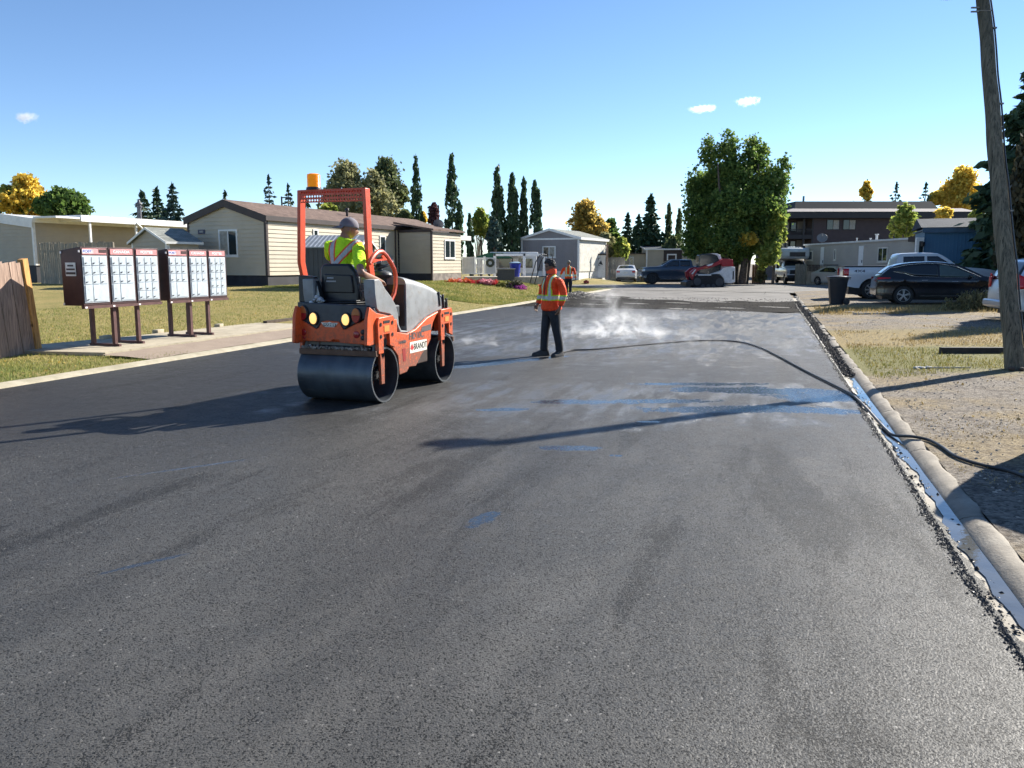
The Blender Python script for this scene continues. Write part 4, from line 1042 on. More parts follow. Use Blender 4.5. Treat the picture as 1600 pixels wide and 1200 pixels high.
# small lean-to end at the right with white fascia
b = MB(); b.bb(15.12, 16.8, -1.4, 0, .55, 3.1); b.build('porch_wall', BEIGE, bh); b = MB(); b.bb(15.0, 17.1, -2.0, .1, 3.1, 3.38); b.build('porch_roof', WHITE, bh, bevel=.02)
b = MB(); b.bb(10.3, 10.55, -.12, -.0, 1.7, 2.1); b.cyl((10.42, -.16, 1.95), (10.42, -.12, 1.95), .09, n=12); b.build('meter_box', M('meter_grey', (.3, .3, .29), .5), bh, bevel=.01)
b = MB(); b.bb(6.1, 6.35, -.05, 0, 1.5, 1.75); b.build('wall_vent', WHITE, bh, bevel=.01)
# satellite dish on the far end
def dish(loc, rz, sc_, par, mat):
    b = MB(); b.M = Matrix.Translation(loc) @ Matrix.Rotation(rz, 4, 'Z') @ Matrix.Rotation(R(-60), 4, 'Y') @ Matrix.Scale(sc_, 4)
    b.lathe([(0, 0), (.2, .012), (.34, .04), (.45, .075), (.455, .07), (.34, .03), (.2, 0), (0, -.01)], (0, 0, 0), 'z', 24); b.tube([(.4, 0, .05), (.3, 0, .3), (.0, 0, .42)], .012, 6); b.ball((0, 0, .42), .04)
    o = b.build('satellite_dish', mat, par, smooth=True)
    b = MB(); b.cyl((loc[0], loc[1], loc[2]-.7*sc_), loc, .025*sc_, n=8); b.build('mast', mat, o)
dish((16.6, .1, 4.15), R(200), .75, bh, M('dish_grey', (.10, .11, .13), .5))
# dark metal garden shed with ribbed roof
q = pt(472, 430, 32.5); sx = (563-472)/1200*32.5
def rib_mat(name, c1, c2, ax, per):
    t = NT(name); p = t.obj(); X, Y, Z = t.sep(p); v = {'x': X, 'y': Y}[ax]
    f = t.math('FRACT', t.mul(v, 1/per)); m_ = t.math('GREATER_THAN', f, .5); return t.out(t.bsdf(t.mix(m_, c1, c2), .45, .2, None, .5))
sd = empty('garden_shed', (q.x, 32.5, terr(q.x, 32.5)), R(-8), 'dark ribbed metal garden shed with striped grey roof behind the roller operator', 'shed')
zb_ = 0; ht = 1.64+(412-387)*32.5/1200-terr(q.x, 32.5); rt = 1.64+(412-369)*32.5/1200-terr(q.x, 32.5)
b = MB(); b.bb(0, sx, 0, 2.2, -.2, ht)
for k in range(int(sx/.2)): b.bb(.05+k*.2, .12+k*.2, -.015, 0, 0, ht)
b.build('wall', M('charcoal_metal', (.045, .048, .052), .5, .1), sd)
b = MB(); b.prism([(-.1, ht-.03), (1.1, rt), (2.3, ht-.03), (2.3, ht+.02), (1.1, rt+.05), (-.1, ht+.02)], -.08, sx+.08, 'x'); b.build('roof', M('grey_ribbed_roof', (.26, .28, .29), .45, .3), sd)
b = MB()
for k in range(int(sx/.19)): x = .02+k*.19; b.add([(x, -.1, ht+.025), (x+.07, -.1, ht+.025), (x+.07, 1.1, rt+.06), (x, 1.1, rt+.06)], [(0, 1, 2, 3)])
b.build('roof_ribs', M('pale_rib', (.50, .52, .54), .5), sd)
b = MB(); b.prism([(0, ht), (1.1, rt), (2.2, ht)], sx-.02, sx+.01, 'x'); b.build('gable', M('charcoal_metal2', (.03, .03, .035), .5), sd)
b = MB(); b.prism([(-.1, ht-.03), (1.1, rt), (2.3, ht-.03), (2.3, ht-.1), (1.1, rt-.08), (-.1, ht-.1)], sx+.09, sx+.12, 'x'); b.build('trim', WHITE, sd)
# far-left home with white porch roof
lh = gable_home('mobile_home', (-25.2, 41, 0), HZ, 14, 4.8, .65, 1.55, 3.92, .28, TAN, M('white_metal_roof', (.6, .6, .58), .5, 0, .1, 2), WHITE, 'tan mobile home with low white roof at the far left edge behind the plank fence', 'mobile home', .1, .5)
b = MB(); b.bb(.02, 14, -1.75, -.02, 4.0, 4.10); b.bb(1.5, 13.9, -1.78, -1.74, 3.88, 4.22); b.bb(1.46, 1.5, -1.78, 0, 3.88, 4.22); b.build('porch_roof', WHITE, lh)
for x in (2.0, 5.0, 9.5): b = MB(); b.bb(x, x+.1, -1.7, -1.6, .5, 3.95); b.build('porch_post', WHITE, lh)
b = MB(); b.cyl((7.2, .4, 4.1), (7.2, .4, 5.25), .13, n=12); b.cyl((7.2, .4, 5.05), (7.2, .4, 5.12), .19, n=12); b.cyl((7.2, .4, 5.25), (7.2, .4, 5.33), .22, .17, n=12); b.cyl((7.2, .4, 5.33), (7.2, .4, 5.5), .10, .06, n=12); b.build('chimney', M('chimney_metal', (.10, .10, .11), .5, .4), lh, smooth=True)
b = MB(); b.tube([(5.0, -1.8, 3.95), (5.3, -1.82, 3.7), (5.9, -1.5, 3.2), (6.2, -.4, 2.9)], .05, 6); b.build('downspout', WHITE, lh)
b = MB()
for k in range(9):
    if k % 4 != 3: b.box((-.135, 3.3+k*.14, 4.06), (.01, .07, .16))
b.build('faded_lettering', M('faded_grey', (.3, .3, .33), .6), lh)
# white-trimmed shed between the two homes
wsx = pt(262, 400, 33.5)
ws = gable_home('garden_shed', (wsx.x, 33.5, 0), HZ-R(12), 1.5, 2.75, .45, .7, 2.55, .58, TAN, SH_GR, WHITE, 'small tan gabled shed with grey shingle roof behind the mailboxes', 'shed', .15, .10)
# grey end-on home in the middle
gq = pt(905, 420, 64.0)
gh = gable_home('mobile_home', (gq.x, 64.0, 0), HZ-R(4), 6.5, 5.3, .43, 1.05, 3.75, .72, M('hidden_wall', (.25, .24, .245), .6), SH_GR, WHITE, 'grey end-on mobile home with white trim and small window behind the workers', 'mobile home', .2, .2, WHITE)
VB = MB(); y = .0
VB.bb(-.05, -.02, 0, 5.3, 1.05, 3.75); VB.prism([(0, 3.75), (5.3, 3.75), (2.65, 4.42)], -.05, -.02, 'x')
while y < 5.3: zt_ = 3.75+.72*(1-abs(y-2.65)/2.65)-.1; VB.bb(-.065, -.05, y, y+.10, 1.05, zt_); y += .2
VB.build('batten_wall', GREYS, gh)
b = MB(); b.bb(0, 6.5, -.03, -.01, 1.0, 3.7); b.build('side_wall', M('sunlit_side_cream', (.62, .60, .54), .6), gh)  # sunlight on this side put into a paler wall colour
b = MB(); b.bb(-.09, -.066, 0, 5.3, 3.62, 3.76); b.bb(-.09, -.066, -.03, .14, .5, 3.7); b.bb(-.09, -.066, 5.16, 5.33, .5, 3.7); b.build('corner_trim', WHITE, gh)
window(gh, (-.05, 3.3), (-.05, 2.1), 2.15, 3.1, (-1, 0), True, .09, None, .5)
# picket / wood fences
def fence(name, a, b_, za, h, pw, mat, label, post=None, gap=.01, jit=.02, tilt=0, cap=None, group=None, thick=.02):
    a, b_ = Vector(a), Vector(b_); L = (b_-a).length; r = empty(name, (a.x, a.y, 0), math.atan2(b_.y-a.y, b_.x-a.x), label, 'fence', group)
    mb = MB(); x = 0; 
    while x < L-.02:
        w_ = pw*random.uniform(.93, 1.05); fx = (x+w_/2)/L; z0 = za[0]+(za[1]-za[0])*fx; hh = h*(1+random.uniform(-jit, jit))
        mb.box((x+w_/2-gap/2, random.uniform(-.004, .004), z0+hh/2), (w_-gap, thick, hh), ry=tilt+random.uniform(-.004, .004)); x += w_
    mb.build('boards', mat, r)
    mb = MB()
    for f in (.18, .82): z0 = (za[0]+za[1])/2; mb.box((L/2, .05, z0+h*f), (L, .04, .09))
    mb.build('rail', mat, r)
    mb = MB(); n_ = max(1, int(L/2.4))
    for k in range(n_+1): mb.box((L*k/n_, .06, za[0]+(za[1]-za[0])*k/n_+h/2), (.09, .09, h+.02))
    mb.build('post', post or mat, r)
    return r
def oldwood(name, c, g=(.55, .5, .45)):
    t = NT(name); p = t.obj(); X, Y, Z = t.sep(p)
    gr = t.noise(t.map(p, (14, 14, 1.1)), 2.2, 6, .65, .6); n1 = t.noise(p, 1.2, 4)
    v = t.n('TexWhiteNoise', noise_dimensions='1D'); t.set(v.inputs['W'], t.math('FLOOR', t.mul(X, 7.1)))
    col = t.mix(t.step(gr, .3, .7), tuple(x*.50 for x in c), tuple(min(1, x*1.25) for x in c)); col = t.mix(t.mul(v.outputs[0], .4), col, tuple(x*.6 for x in c))
    kn = t.step(t.vor(t.map(p, (1, 1, .5)), 3.3), .09, .05); col = t.mix(t.mul(kn, .8), col, (.05, .03, .02))
    return t.out(t.bsdf(col, .85, 0, t.bump(gr, .6, .01), .2))
OLD = oldwood('weathered_grey_wood', (.36, .255, .20)); OLD2 = oldwood('pale_fence_wood', (.34, .30, .235)); NEWW = oldwood('fresh_orange_wood', (.62, .33, .12))
# near-left plank fence, leaning, with the new orange end post
q0, q1 = pg(-110, 586), pg(60, 552); h1 = 1.74
nf = empty('plank_fence', (q1.x, q1.y, 0), math.atan2(q0.y-q1.y, q0.x-q1.x), 'weathered plank fence leaning at the left edge with one new orange end board', 'fence')
Lf = (q0-q1).length
n_ = int(Lf/.2)
for k in range(n_):
    mb = MB(); x = .15+k*.20; hh = 1.70+random.uniform(-.035, .03)
    mb.box((0, 0, hh/2), (.188, .022, hh)); mb.M = Matrix(); 
    mm = Matrix.Translation((x, random.uniform(-.006, .006), -.02)) @ Matrix.Rotation(R(7.5)+random.uniform(-.006, .006), 4, 'Y'); mb.v = [mm @ v for v in mb.v]
    mb.build('plank', OLD, nf, bevel=.003)
mb = MB(); mb.box((0, 0, .88), (.16, .10, 1.76)); mm = Matrix.Translation((.02, .0, -.02)) @ Matrix.Rotation(R(7.7), 4, 'Y'); mb.v = [mm @ v for v in mb.v]; mb.build('post', NEWW, nf, bevel=.004, label='new orange wood end post')
mb = MB()
for z in (.45, 1.35): mb.box((Lf/2+z*.15, -.05, z), (Lf, .04, .09))
mb.build('rail', OLD, nf)
a, c = pt(64, 430, 39.5), pt(178, 430, 37.5)
fence('plank_fence', (a.x, a.y), (c.x, c.y), (.55, .55), 2.12, .14, OLD2, 'tall grey board fence between the far-left home and the mailboxes')
# white yard rails, gate posts and things on the patio
RW = M('white_rail_paint', (.75, .76, .76), .45, 0, .05, 5); LAT = M('pale_grey_panel', (.50, .51, .50), .6, 0, .15, 6)
def rail_panel(u0, u1, v0, v1, Y, label, cat='railing', pick=9, mat=LAT, base=None):
    a, c = pt(u0, v1, Y), pt(u1, v0, Y); r = empty('white_railing', (a.x, Y, a.z), R(-3), label, cat, 'white patio railings'); L, h = c.x-a.x, c.z-a.z
    b = MB(); b.bb(0, .07, -.035, .035, 0, h+.06); b.bb(L-.07, L, -.035, .035, 0, h+.06); b.build('post', RW, r)
    b = MB(); b.bb(.07, L-.07, -.025, .025, h-.09, h-.02); b.bb(.07, L-.07, -.025, .025, .03, .10); b.build('rail', RW, r)
    b = MB()
    for k in range(pick): x = .1+(L-.2)*(k+.5)/pick; b.bb(x-.02, x+.02, -.014, .014, .1, h-.09)
    b.build('pickets', RW, r)
    if mat: b = MB(); b.bb(.08, L-.08, .016, .022, .1, h-.09); b.build('panel', mat, r)
    return r
rail_panel(722, 742, 401, 429, 50, 'white railing panel with frosted infill beside the beige home')
rail_panel(742, 757, 402, 429, 50.4, 'open white picket railing between two frosted panels', mat=None, pick=5)
wr_ = rail_panel(757, 775, 402, 429, 50, 'white railing panel decorated with a dark wreath')
b = MB(); b.lathe([(.12, 0), (.20, -.03), (.28, 0), (.20, .03)], ((775-757)/1200*50/2, -.07, .75), 'y', 14, True); b.build('wreath', M('dark_wreath', (.06, .07, .05), .9), wr_, smooth=True)
# patio deck, gazebo frame, awnings, bins
pd = pt(720, 437, 49); b = MB(); b.box((1.2-1.7, 51, .55), (5.2, 3.4, .5)); b.build('patio_slab', concrete('patio_concrete'), kind='structure')
def simple(name, cat, label, parts, loc, rz=0, group=None):
    r = empty(name, loc, rz, label, cat, group)
    for nm, mb, mt, bv in parts: mb.build(nm, mt, r, bevel=bv)
    return r
# pale camper trailer with dark awning behind the patio
q = pt(765, 396, 56); 
b1 = MB(); b1.bb(0, 3.4, 0, 2.2, .9, 2.25); b1.bb(.0, 3.5, -.1, 2.3, 2.2, 2.42); b2 = MB(); b2.bb(.2, 1.5, -.03, -.005, 1.3, 1.95); b2.bb(2.1, 3.1, -.03, -.005, 1.3, 1.95); b3 = MB(); b3.bb(-.3, 2.6, -1.6, .05, 2.18, 2.30)
simple('camper_trailer', 'camper trailer', 'white camper trailer with dark awning parked behind the patio railings', [('body', b1, WHITE, .06), ('window', b2, GLS, 0), ('awning', b3, M('dark_awning', (.03, .035, .04), .7), .02)], (q.x, 56, .05))
q = pt(737, 412, 55); b1 = MB(); b1.prism([(0, 1.7), (1.2, 2.1), (2.2, 2.1), (3.0, 1.7)], -.8, .8, 'y'); b2 = MB()
for x in (.1, 2.85): b2.bb(x, x+.08, -.75, -.67, 0, 1.72)
simple('patio_canopy', 'canopy', 'dark green patio canopy behind the white railings', [('canopy', b1, M('green_canvas', (.015, .085, .05), .8), .03), ('post', b2, BRNT, 0)], (q.x, 55, .3))
b1 = MB()
for (x, y) in ((0, 0), (2.0, 0), (3.3, 0), (2.0, 1.5)): b1.bb(x, x+.16, y, y+.16, 0, 1.9)
b1.bb(0, 3.4, 0, .14, 1.75, 1.9)
q = pt(771, 430, 52); simple('pergola', 'pergola', 'white post-and-beam pergola frame left of the grey home', [('frame', b1, RW, .01)], (q.x, 52, .4))
q = pt(777, 436, 49); b1 = MB(); b1.bb(0, 1.1, 0, .6, 0, .72); b2 = MB(); b2.bb(-.05, 1.15, -.05, .65, .72, .80)
simple('storage_box', 'storage box', 'dark grey patio storage box beside the pergola', [('box', b1, DGRAY, .02), ('lid', b2, GRAYP, .02)], (q.x, 49, .55))
def cart_bin(name, loc, rz, mat, label, s_=1.0, lidm=None):
    r = empty(name, loc, rz, label, 'wheelie bin')
    b = MB(); secs = [(0, .20, .22), (.05, .205, .235), (.78, .27, .31), (.86, .29, .33), (.90, .295, .335), (.93, .295, .335)]
    vs = []
    for (z, hx_, hy_) in secs:
        for k in range(16):
            a = 2*PI*k/16+PI/16; ca, sa = math.cos(a), math.sin(a); m_ = max(abs(ca), abs(sa))**.75; vs.append((hx_*ca/m_*s_, hy_*sa/m_*s_, z*s_))
    b.add(vs, [(i*16+j, i*16+(j+1) % 16, (i+1)*16+(j+1) % 16, (i+1)*16+j) for i in range(5) for j in range(16)]+[tuple(range(15, -1, -1)), tuple(range(80, 96))])
    b.build('body', mat, r, smooth=True)
    b = MB(); b.bb(-.31*s_, .31*s_, -.35*s_, .37*s_, .94*s_, .975*s_); b.ball((0, 0, .965*s_), (.28*s_, .32*s_, .045*s_), 14, 6); b.build('lid', lidm or mat, r, bevel=.01)
    b = MB(); b.cyl((-.2*s_, .37*s_, .90*s_), (.2*s_, .37*s_, .90*s_), .016*s_, n=8); b.build('handle', mat, r)
    for sg in (-1, 1): b = MB(); b.cyl((sg*.20*s_, .27*s_, .10*s_), (sg*.27*s_, .27*s_, .10*s_), .11*s_, n=18); b.build('wheel', BLACKP, r, bevel=.01)
    return r
q = pt(805, 434, 50); cart_bin('wheelie_bin', (q.x, 50, .5), 0, M('blue_bin_plastic', (.01, .03, .33), .45), 'bright blue wheelie bin left of the grey home', 1.25, M('pale_lid', (.35, .5, .65), .5))
# porch swing frame
q = pt(846, 446, 46.5); 
b1 = MB(); 
for y in (0, 1.3):
    b1.tube([(-.75, y, 0), (-.35, y, 1.35), (-.1, y, 1.72), (.35, y, 1.78), (.75, y, 0)] if y == 0 else [(-.75, y, 0), (-.35, y, 1.35), (-.1, y, 1.72), (.35, y, 1.78), (.75, y, 0)], .03, 6)
b1.tube([(0, 0, 1.76), (0, 1.3, 1.76)], .03, 6); b2 = MB(); b2.box((.05, .65, .50), (.5, 1.0, .05)); b2.box((.28, .65, .75), (.05, 1.0, .45)); b3 = MB()
for y in (.2, 1.1): b3.cyl((.05, y, .5), (0, y, 1.75), .012, n=5)
sw = simple('garden_swing', 'garden swing', 'dark metal garden swing on the lawn behind the standing worker', [('frame', b1, BLACKP, 0), ('seat', b2, BLACKP, .01), ('chain', b3, BLACKP, 0)], (q.x, 46.5, terr(q.x, 46.5)), R(-15)); sw.scale = (1.0, 1.0, 1.05)
# white outhouse-style shed with a crescent moon
q = pt(923, 434, 68); mw = (945.5-923)/1200*68; mh = (434-399)/1200*68
b1 = MB(); b1.bb(0, mw, 0, 1.4, 0, mh); k = 0
while k*.16 < mw: b1.bb(k*.16, k*.16+.14, -.02, 0, 0, mh); k += 1
b2 = MB(); b2.bb(-.08, mw+.08, -.12, 1.5, mh, mh+.12)
cr = [(.28*math.cos(a), .36*math.sin(a)) for a in np.linspace(R(70), R(290), 14)]+[(.02+.17*math.cos(a), .34*math.sin(a)) for a in np.linspace(R(285), R(75), 14)]
b3 = MB(); b3.prism([(mw*.62+x, mh*.70+z) for x, z in cr], -.035, -.021, 'y')
b3.prism([(mw*.60-.1, mh*.62), (mw*.60+.28, mh*.56), (mw*.6+.12, mh*.76)], -.035, -.021, 'y')
simple('white_shed', 'shed', 'narrow white shed with a black crescent moon on its door', [('wall', b1, WHITE, 0), ('roof', b2, BRNT, .01), ('crescent', b3, BLACKP, 0)], (q.x, 68, q.z))
a, c = pt(903, 434, 69), pt(923, 434, 69); fence('plank_fence', (a.x, 69), (c.x, 69), (a.z, a.z), 1.25, .14, OLD2, 'low tan board fence between the grey home and the white moon shed')
a, c = pt(946, 434, 69), pt(975, 434, 69); fence('plank_fence', (a.x, 69), (c.x, 69), (a.z-.1, a.z-.1), 1.9, .14, OLD2, 'tall tan board fence behind the white parked car')
b1 = MB(); b1.cyl((0, 0, 0), (0, 0, 3.1), .08, .07, 10); b1.box((0, 0, 3.0), (.35, .06, .1)); q = pt(948, 436, 67.5)
simple('short_post', 'post', 'grey wooden post standing between the moon shed and the white car', [('pole', b1, OLD, 0)], (q.x, 67.5, .2))
# beige home behind the blue pickup
q = pt(1010, 400, 73); 
mh2 = gable_home('mobile_home', (q.x, 73, 0), R(-4), 7.5, 9, -.02, .5, 2.95, .35, TAN, SH_DK, WHITE, 'tan mobile home with a small dark-framed door window behind the dark pickup', 'mobile home', .15, .12)
window(mh2, (1.9, 0), (2.8, 0), 1.6, 2.55, (0, -1), False, .12, WHITE); 
b = MB(); b.bb(1.6, 3.3, -.04, -.01, 1.45, 2.9); b.build('door_surround', BRNT, mh2)
b = MB(); b.bb(-2.2, 0, 1, 3, 0, 2.55); b.build('lean_to', BEIGE, mh2); b = MB(); b.bb(-2.4, .1, .8, 3.2, 2.55, 2.65); b.build('lean_to_roof', BRNT, mh2)
window(mh2, (-1.5, 1), (-1.1, 1), 1.5, 2.3, (0, -1), False, .08, WHITE)
# apartment block
AY = 86.0
def au(u): return (u-800)/1200*AY
def av(v): return 1.64+(412-v)*AY/1200
PUR = M('purple_brown_stucco', (.060, .045, .047), .8, 0, .08, 2); DKW = M('near_black_trim', (.018, .018, .021), .6)
ap = empty('apartment_building', (au(1225), AY, 0), 0, 'dark brown two-storey apartment building with balconies and flat mansard roof', 'apartment building'); X0 = au(1225)
def aX(u): return au(u)-X0
b = MB(); b.bb(aX(1264), aX(1500), 0, 11, -.1, av(343)); b.bb(aX(1225), aX(1264), 2.2, 11, -.1, av(343)); b.build('wall', PUR, ap)
b = MB(); b.bb(aX(1213), aX(1508), -.9, 12, av(343), av(333.5)); b.build('fascia', DKW, ap)
b = MB(); z0, z1 = av(333.5), av(326.5); b.add([(aX(1213), -.95, z0), (aX(1508), -.95, z0), (aX(1500), 1.2, z1), (aX(1238), 1.2, z1), (aX(1213), 12, z0), (aX(1508), 12, z0), (aX(1500), 10, z1), (aX(1238), 10, z1)], [(0, 1, 2, 3), (0, 3, 7, 4), (1, 5, 6, 2), (4, 7, 6, 5)]); b.build('roof_edge', M('grey_gravel_roof', (.24, .22, .215), .9, 0, .1, 3), ap)
b = MB(); z0, z1 = av(327), av(315); b.add([(aX(1239), 1.0, z0), (aX(1462), 1.0, z0), (aX(1458), 2.0, z1), (aX(1245), 2.0, z1), (aX(1239), 10, z0), (aX(1462), 10, z0), (aX(1458), 9, z1), (aX(1245), 9, z1)], [(0, 1, 2, 3), (0, 3, 7, 4), (1, 5, 6, 2), (4, 7, 6, 5), (3, 2, 6, 7)]); b.build('mansard_roof', M('dark_mansard', (.022, .026, .028), .8), ap)
b = MB(); b.cyl((aX(1267.5), 4, z1), (aX(1267.5), 4, z1+.75), .12, n=10); b.bb(aX(1263), aX(1272), 3.9, 4.1, z1+.02, z1+.12); b.build('roof_pipe', M('pipe_grey', (.2, .22, .22), .5), ap)
for (u0, u1) in ((1284, 1304), (1309, 1329)): window(ap, (aX(u0), 0), (aX(u1), 0), av(360.5), av(344.5), (0, -1), True, .07, DKW, .5, sill=False)
for (va, vb) in ((347, 362), (376, 396)):
    window(ap, (aX(1226), 2.2), (aX(1249), 2.2), av(vb), av(va), (0, -1), True, .07, DKW, -.5, sill=False)
    b = MB(); b.bb(aX(1250), aX(1263), 2.1, 2.15, av(vb+1), av(va-1)); b.build('balcony_wall_panel', M('tan_panel', (.20, .18, .16), .8), ap)
for (vt, vb, vf) in ((359, 369, 374), (391, 401, 404)):
    b = MB(); b.bb(aX(1222), aX(1264), 0, 2.2, av(vf), av(vb)); b.build('balcony_floor', DKW, ap)
    b = MB(); b.bb(aX(1222), aX(1264), 0, .06, av(vt+1), av(vt)); b.bb(aX(1222), aX(1264), 0, .06, av(vb), av(vb-1))
    for k in range(26): x = aX(1222)+(aX(1264)-aX(1222))*k/25; b.bb(x-.015, x+.015, .01, .04, av(vb), av(vt))
    b.build('balcony_railing', DKW, ap)
b = MB()
for u in (1222, 1249.5, 1263): b.bb(aX(u)-.08, aX(u)+.10, -.02, .14, -.1, av(343))
b.build('balcony_post', DKW, ap)
# beige long home on the right, running away from us
za, zr = 25.35, 3.25
A_, B_ = Vector((25.15, 48.5)), Vector((24.75, 65.5)); 
rz_ = math.atan2((A_-B_).y, (A_-B_).x)
rh_ = empty('mobile_home', (B_.x, B_.y, 0), rz_, 'long pale beige mobile home with two white doors behind the white pickup', 'mobile home')
Lr = (A_-B_).length
PALE = siding('pale_beige_siding', (.40, .365, .315))
b = MB(); lap(b, (0, 0), (Lr, 0), .4, 3.15, step=.24); b.bb(0, Lr, .03, 4.5, -.1, 3.1); b.build('wall', PALE, rh_)
b = MB(); b.bb(-.2, Lr+.1, -.12, 4.6, 3.15, 3.27); b.build('roof', M('white_metal_roof', (.6, .6, .58), .5, 0, .1, 2), rh_)
def hit(u): # parameter along the wall for pixel column u
    k = (u-800)/1200; d_ = (A_-B_)/Lr; return (B_.y*k-B_.x)/(d_.x-d_.y*k)
for (u0, u1, z0, z1, isdoor) in ((1257, 1266, 1.9, 2.7, 0), (1278, 1283, 1.2, 2.95, 1), (1299, 1302, 1.9, 2.75, 0), (1337, 1344, .9, 2.9, 1), (1367, 1382, 1.75, 2.75, 0)):
    a, c = sorted((hit(u0), hit(u1)))
    if isdoor:
        b = MB(); b.bb(a, c, -.05, -.02, z0, z1); d_ = b.build('door', WHITE, rh_); b = MB(); b.bb(c-.12, c-.07, -.08, -.05, 1.7, 1.9); b.build('handle', BLACKP, d_)
    else: window(rh_, (a, -.02), (c, -.02), z0, z1, (0, -1), u0 == 1367, .09, M('cream_frame', (.6, .57, .5), .5))
b = MB()
for (u, r_, h_) in ((1337, .14, .38), (1308, .06, .2), (1328, .08, .12)): x = hit(u); b.cyl((x, 1.2, 3.25), (x, 1.2, 3.3+h_), r_*.6, n=10); b.cyl((x, 1.2, 3.3+h_), (x, 1.2, 3.38+h_), r_, n=10)
b.build('roof_vent', M('vent_galv', (.5, .5, .5), .4, .5), rh_)
dish((hit(1269), .5, 3.7), R(160), .9, rh_, M('dish_grey2', (.14, .15, .16), .5))
b = MB(); lap(b, (Lr+.05, 0), (Lr+1.5, 0), .5, 3.0); b.bb(Lr+.05, Lr+1.5, .02, 4.4, 0, 3.0); b.build('porch_wall', BEIGE, rh_); b = MB(); b.bb(Lr-.3, Lr+1.6, -.3, 4.5, 3.0, 3.3); b.build('porch_fascia', BRNT, rh_)
# blue building
BY = 41.5
def bu(u): return (u-800)/1200*BY
def bv(v): return 1.64+(412-v)*BY/1200
t = NT('blue_ribbed_siding'); p = t.obj(); X, Y, Z = t.sep(p); n1 = t.noise(p, 1, 5)
BLUE = t.out(t.bsdf(t.mix(n1, (.028, .105, .20), (.045, .14, .25)), .55, 0, None, .4))
bb_ = empty('blue_building', (bu(1436), BY, 0), R(-22), 'blue ribbed-metal building with dark shingle roof behind the black car', 'building')
LB = bu(1590)-bu(1436)
LB = 5.1; b = MB(); b.bb(0, LB, 0, 4.6, -.1, bv(362)); x = 0
while x < LB: b.bb(x, x+.045, -.025, 0, .1, bv(362)); x += .17
b.build('wall', BLUE, bb_)
b = MB(); b.bb(-.12, LB+.1, -.22, -.12, bv(365), bv(357)); b.bb(-.12, LB+.1, -.12, 4.7, bv(361.5), bv(360)); b.build('fascia', M('blue_fascia', (.035, .085, .15), .5), bb_)
b = MB(); z0, z1 = bv(357), bv(340); b.add([(-.2, -.3, z0), (LB+.2, -.3, z0), (LB+.2, 2.4, z1), (-.2, 2.4, z1), (-.2, 4.8, z0), (LB+.2, 4.8, z0)], [(0, 1, 2, 3), (3, 2, 5, 4), (0, 3, 4), (1, 5, 2)]); b.build('roof', SH_DK, bb_)
b = MB(); b.bb(3.5, 3.58, -.06, -.02, bv(412), bv(404)); b.build('handle', WHITE, bb_)
b1 = MB(); b1.bb(0, bu(1438)-bu(1426), 0, .12, 0, bv(372)); b2 = MB(); b2.bb(.16, .36, -.03, 0, bv(396), bv(378)); b3 = MB(); b3.cyl((.28, -.12, bv(386)), (.28, -.12, bv(379)), .09, .12, 10)
q = pt(1426, 440, 41.2); simple('porch_screen', 'screen panel', 'narrow white porch panel with a small black lantern beside the blue building', [('panel', b1, WHITE, .01), ('glass', b2, GLS, 0), ('lantern', b3, BLACKP, .01)], (q.x, 41.1, 0))
# fence in front of the beige home
a, c = pt(1243, 442, 62.5), pt(1258, 442, 62.5); fence('plank_fence', (a.x, 62.5), (c.x, 62.5), (0, 0), 1.6, .15, OLD2, 'tan board fence panel right of the camper truck')
a, c = pt(1260, 442, 61.5), pt(1312, 442, 58.5); ff = fence('plank_fence', (a.x, 61.5), (c.x, 58.5), (0, 0), 1.45, .15, OLD2, 'board fence with slatted top behind the silver sedan')
b = MB(); b.bb(0, 3.0, -.05, .05, 1.5, 1.56)
for k in range(9): b.bb(.1+k*.14, .16+k*.14, -.05, -.02, 1.05, 1.5)
b.build('slats', BRNT, ff)
a, c = pt(1176, 440, 64.5), pt(1195, 440, 64.5); fence('plank_fence', (a.x, 64.5), (c.x, 64.5), (0, 0), 1.55, .13, oldwood('reddish_brown_fence', (.30, .17, .10)), 'patchy reddish fence between the big tree and the camper truck')
# ------------------------------------------------------------------ vehicles
def carpaint(name, c, metal=.3, rough=.28, dirt=.12):
    t = NT(name); p = t.obj(); X, Y, Z = t.sep(p)
    d = t.mul(t.step(Z, .75, .25), t.add(dirt*.5, t.mul(t.noise(p, 5, 5, .6), dirt*2)))
    d = t.add(d, t.mul(t.step(t.noise(p, 3, 6, .7), .5, .75), dirt))
    col = t.mix(d, c, (.17, .15, .12)); return t.out(t.bsdf(col, t.add(rough, t.mul(d, .5)), metal, None, .5, Coat_Weight=.6, Coat_Roughness=.08))
def pw(P):
    P = sorted(P)
    def f(x):
        if x <= P[0][0]: return P[0][1]
        for (a, za), (c, zc) in zip(P, P[1:]):
            if x <= c: return za+(zc-za)*(x-a)/max(c-a, 1e-6)
        return P[-1][1]
    return f
def smoothp(P, it=2):
    for _ in range(it):
        Q = [P[0]]
        for (a, b), (c, d) in zip(P, P[1:]): Q += [(a*.75+c*.25, b*.75+d*.25), (a*.25+c*.75, b*.25+d*.75)]
        Q.append(P[-1]); P = Q
    return P
TYRE = M('tyre_rubber', (.014, .014, .015), .8, 0, .25, 10, .3, 40, .25)
RIMS = M('alloy_rim', (.42, .43, .44), .3, .7, .05, 6); RIMD = M('dark_rim', (.03, .03, .033), .4, .4)
CHROME = M('chrome_trim', (.6, .6, .6), .15, .9, .02); CARGL = glass('car_glass', (.010, .014, .017), .03)
REDT = M('red_tail_lens', (.45, .01, .015), .15, 0, .05); HEADL = M('headlamp_lens', (.45, .47, .5), .1, .3, .05)
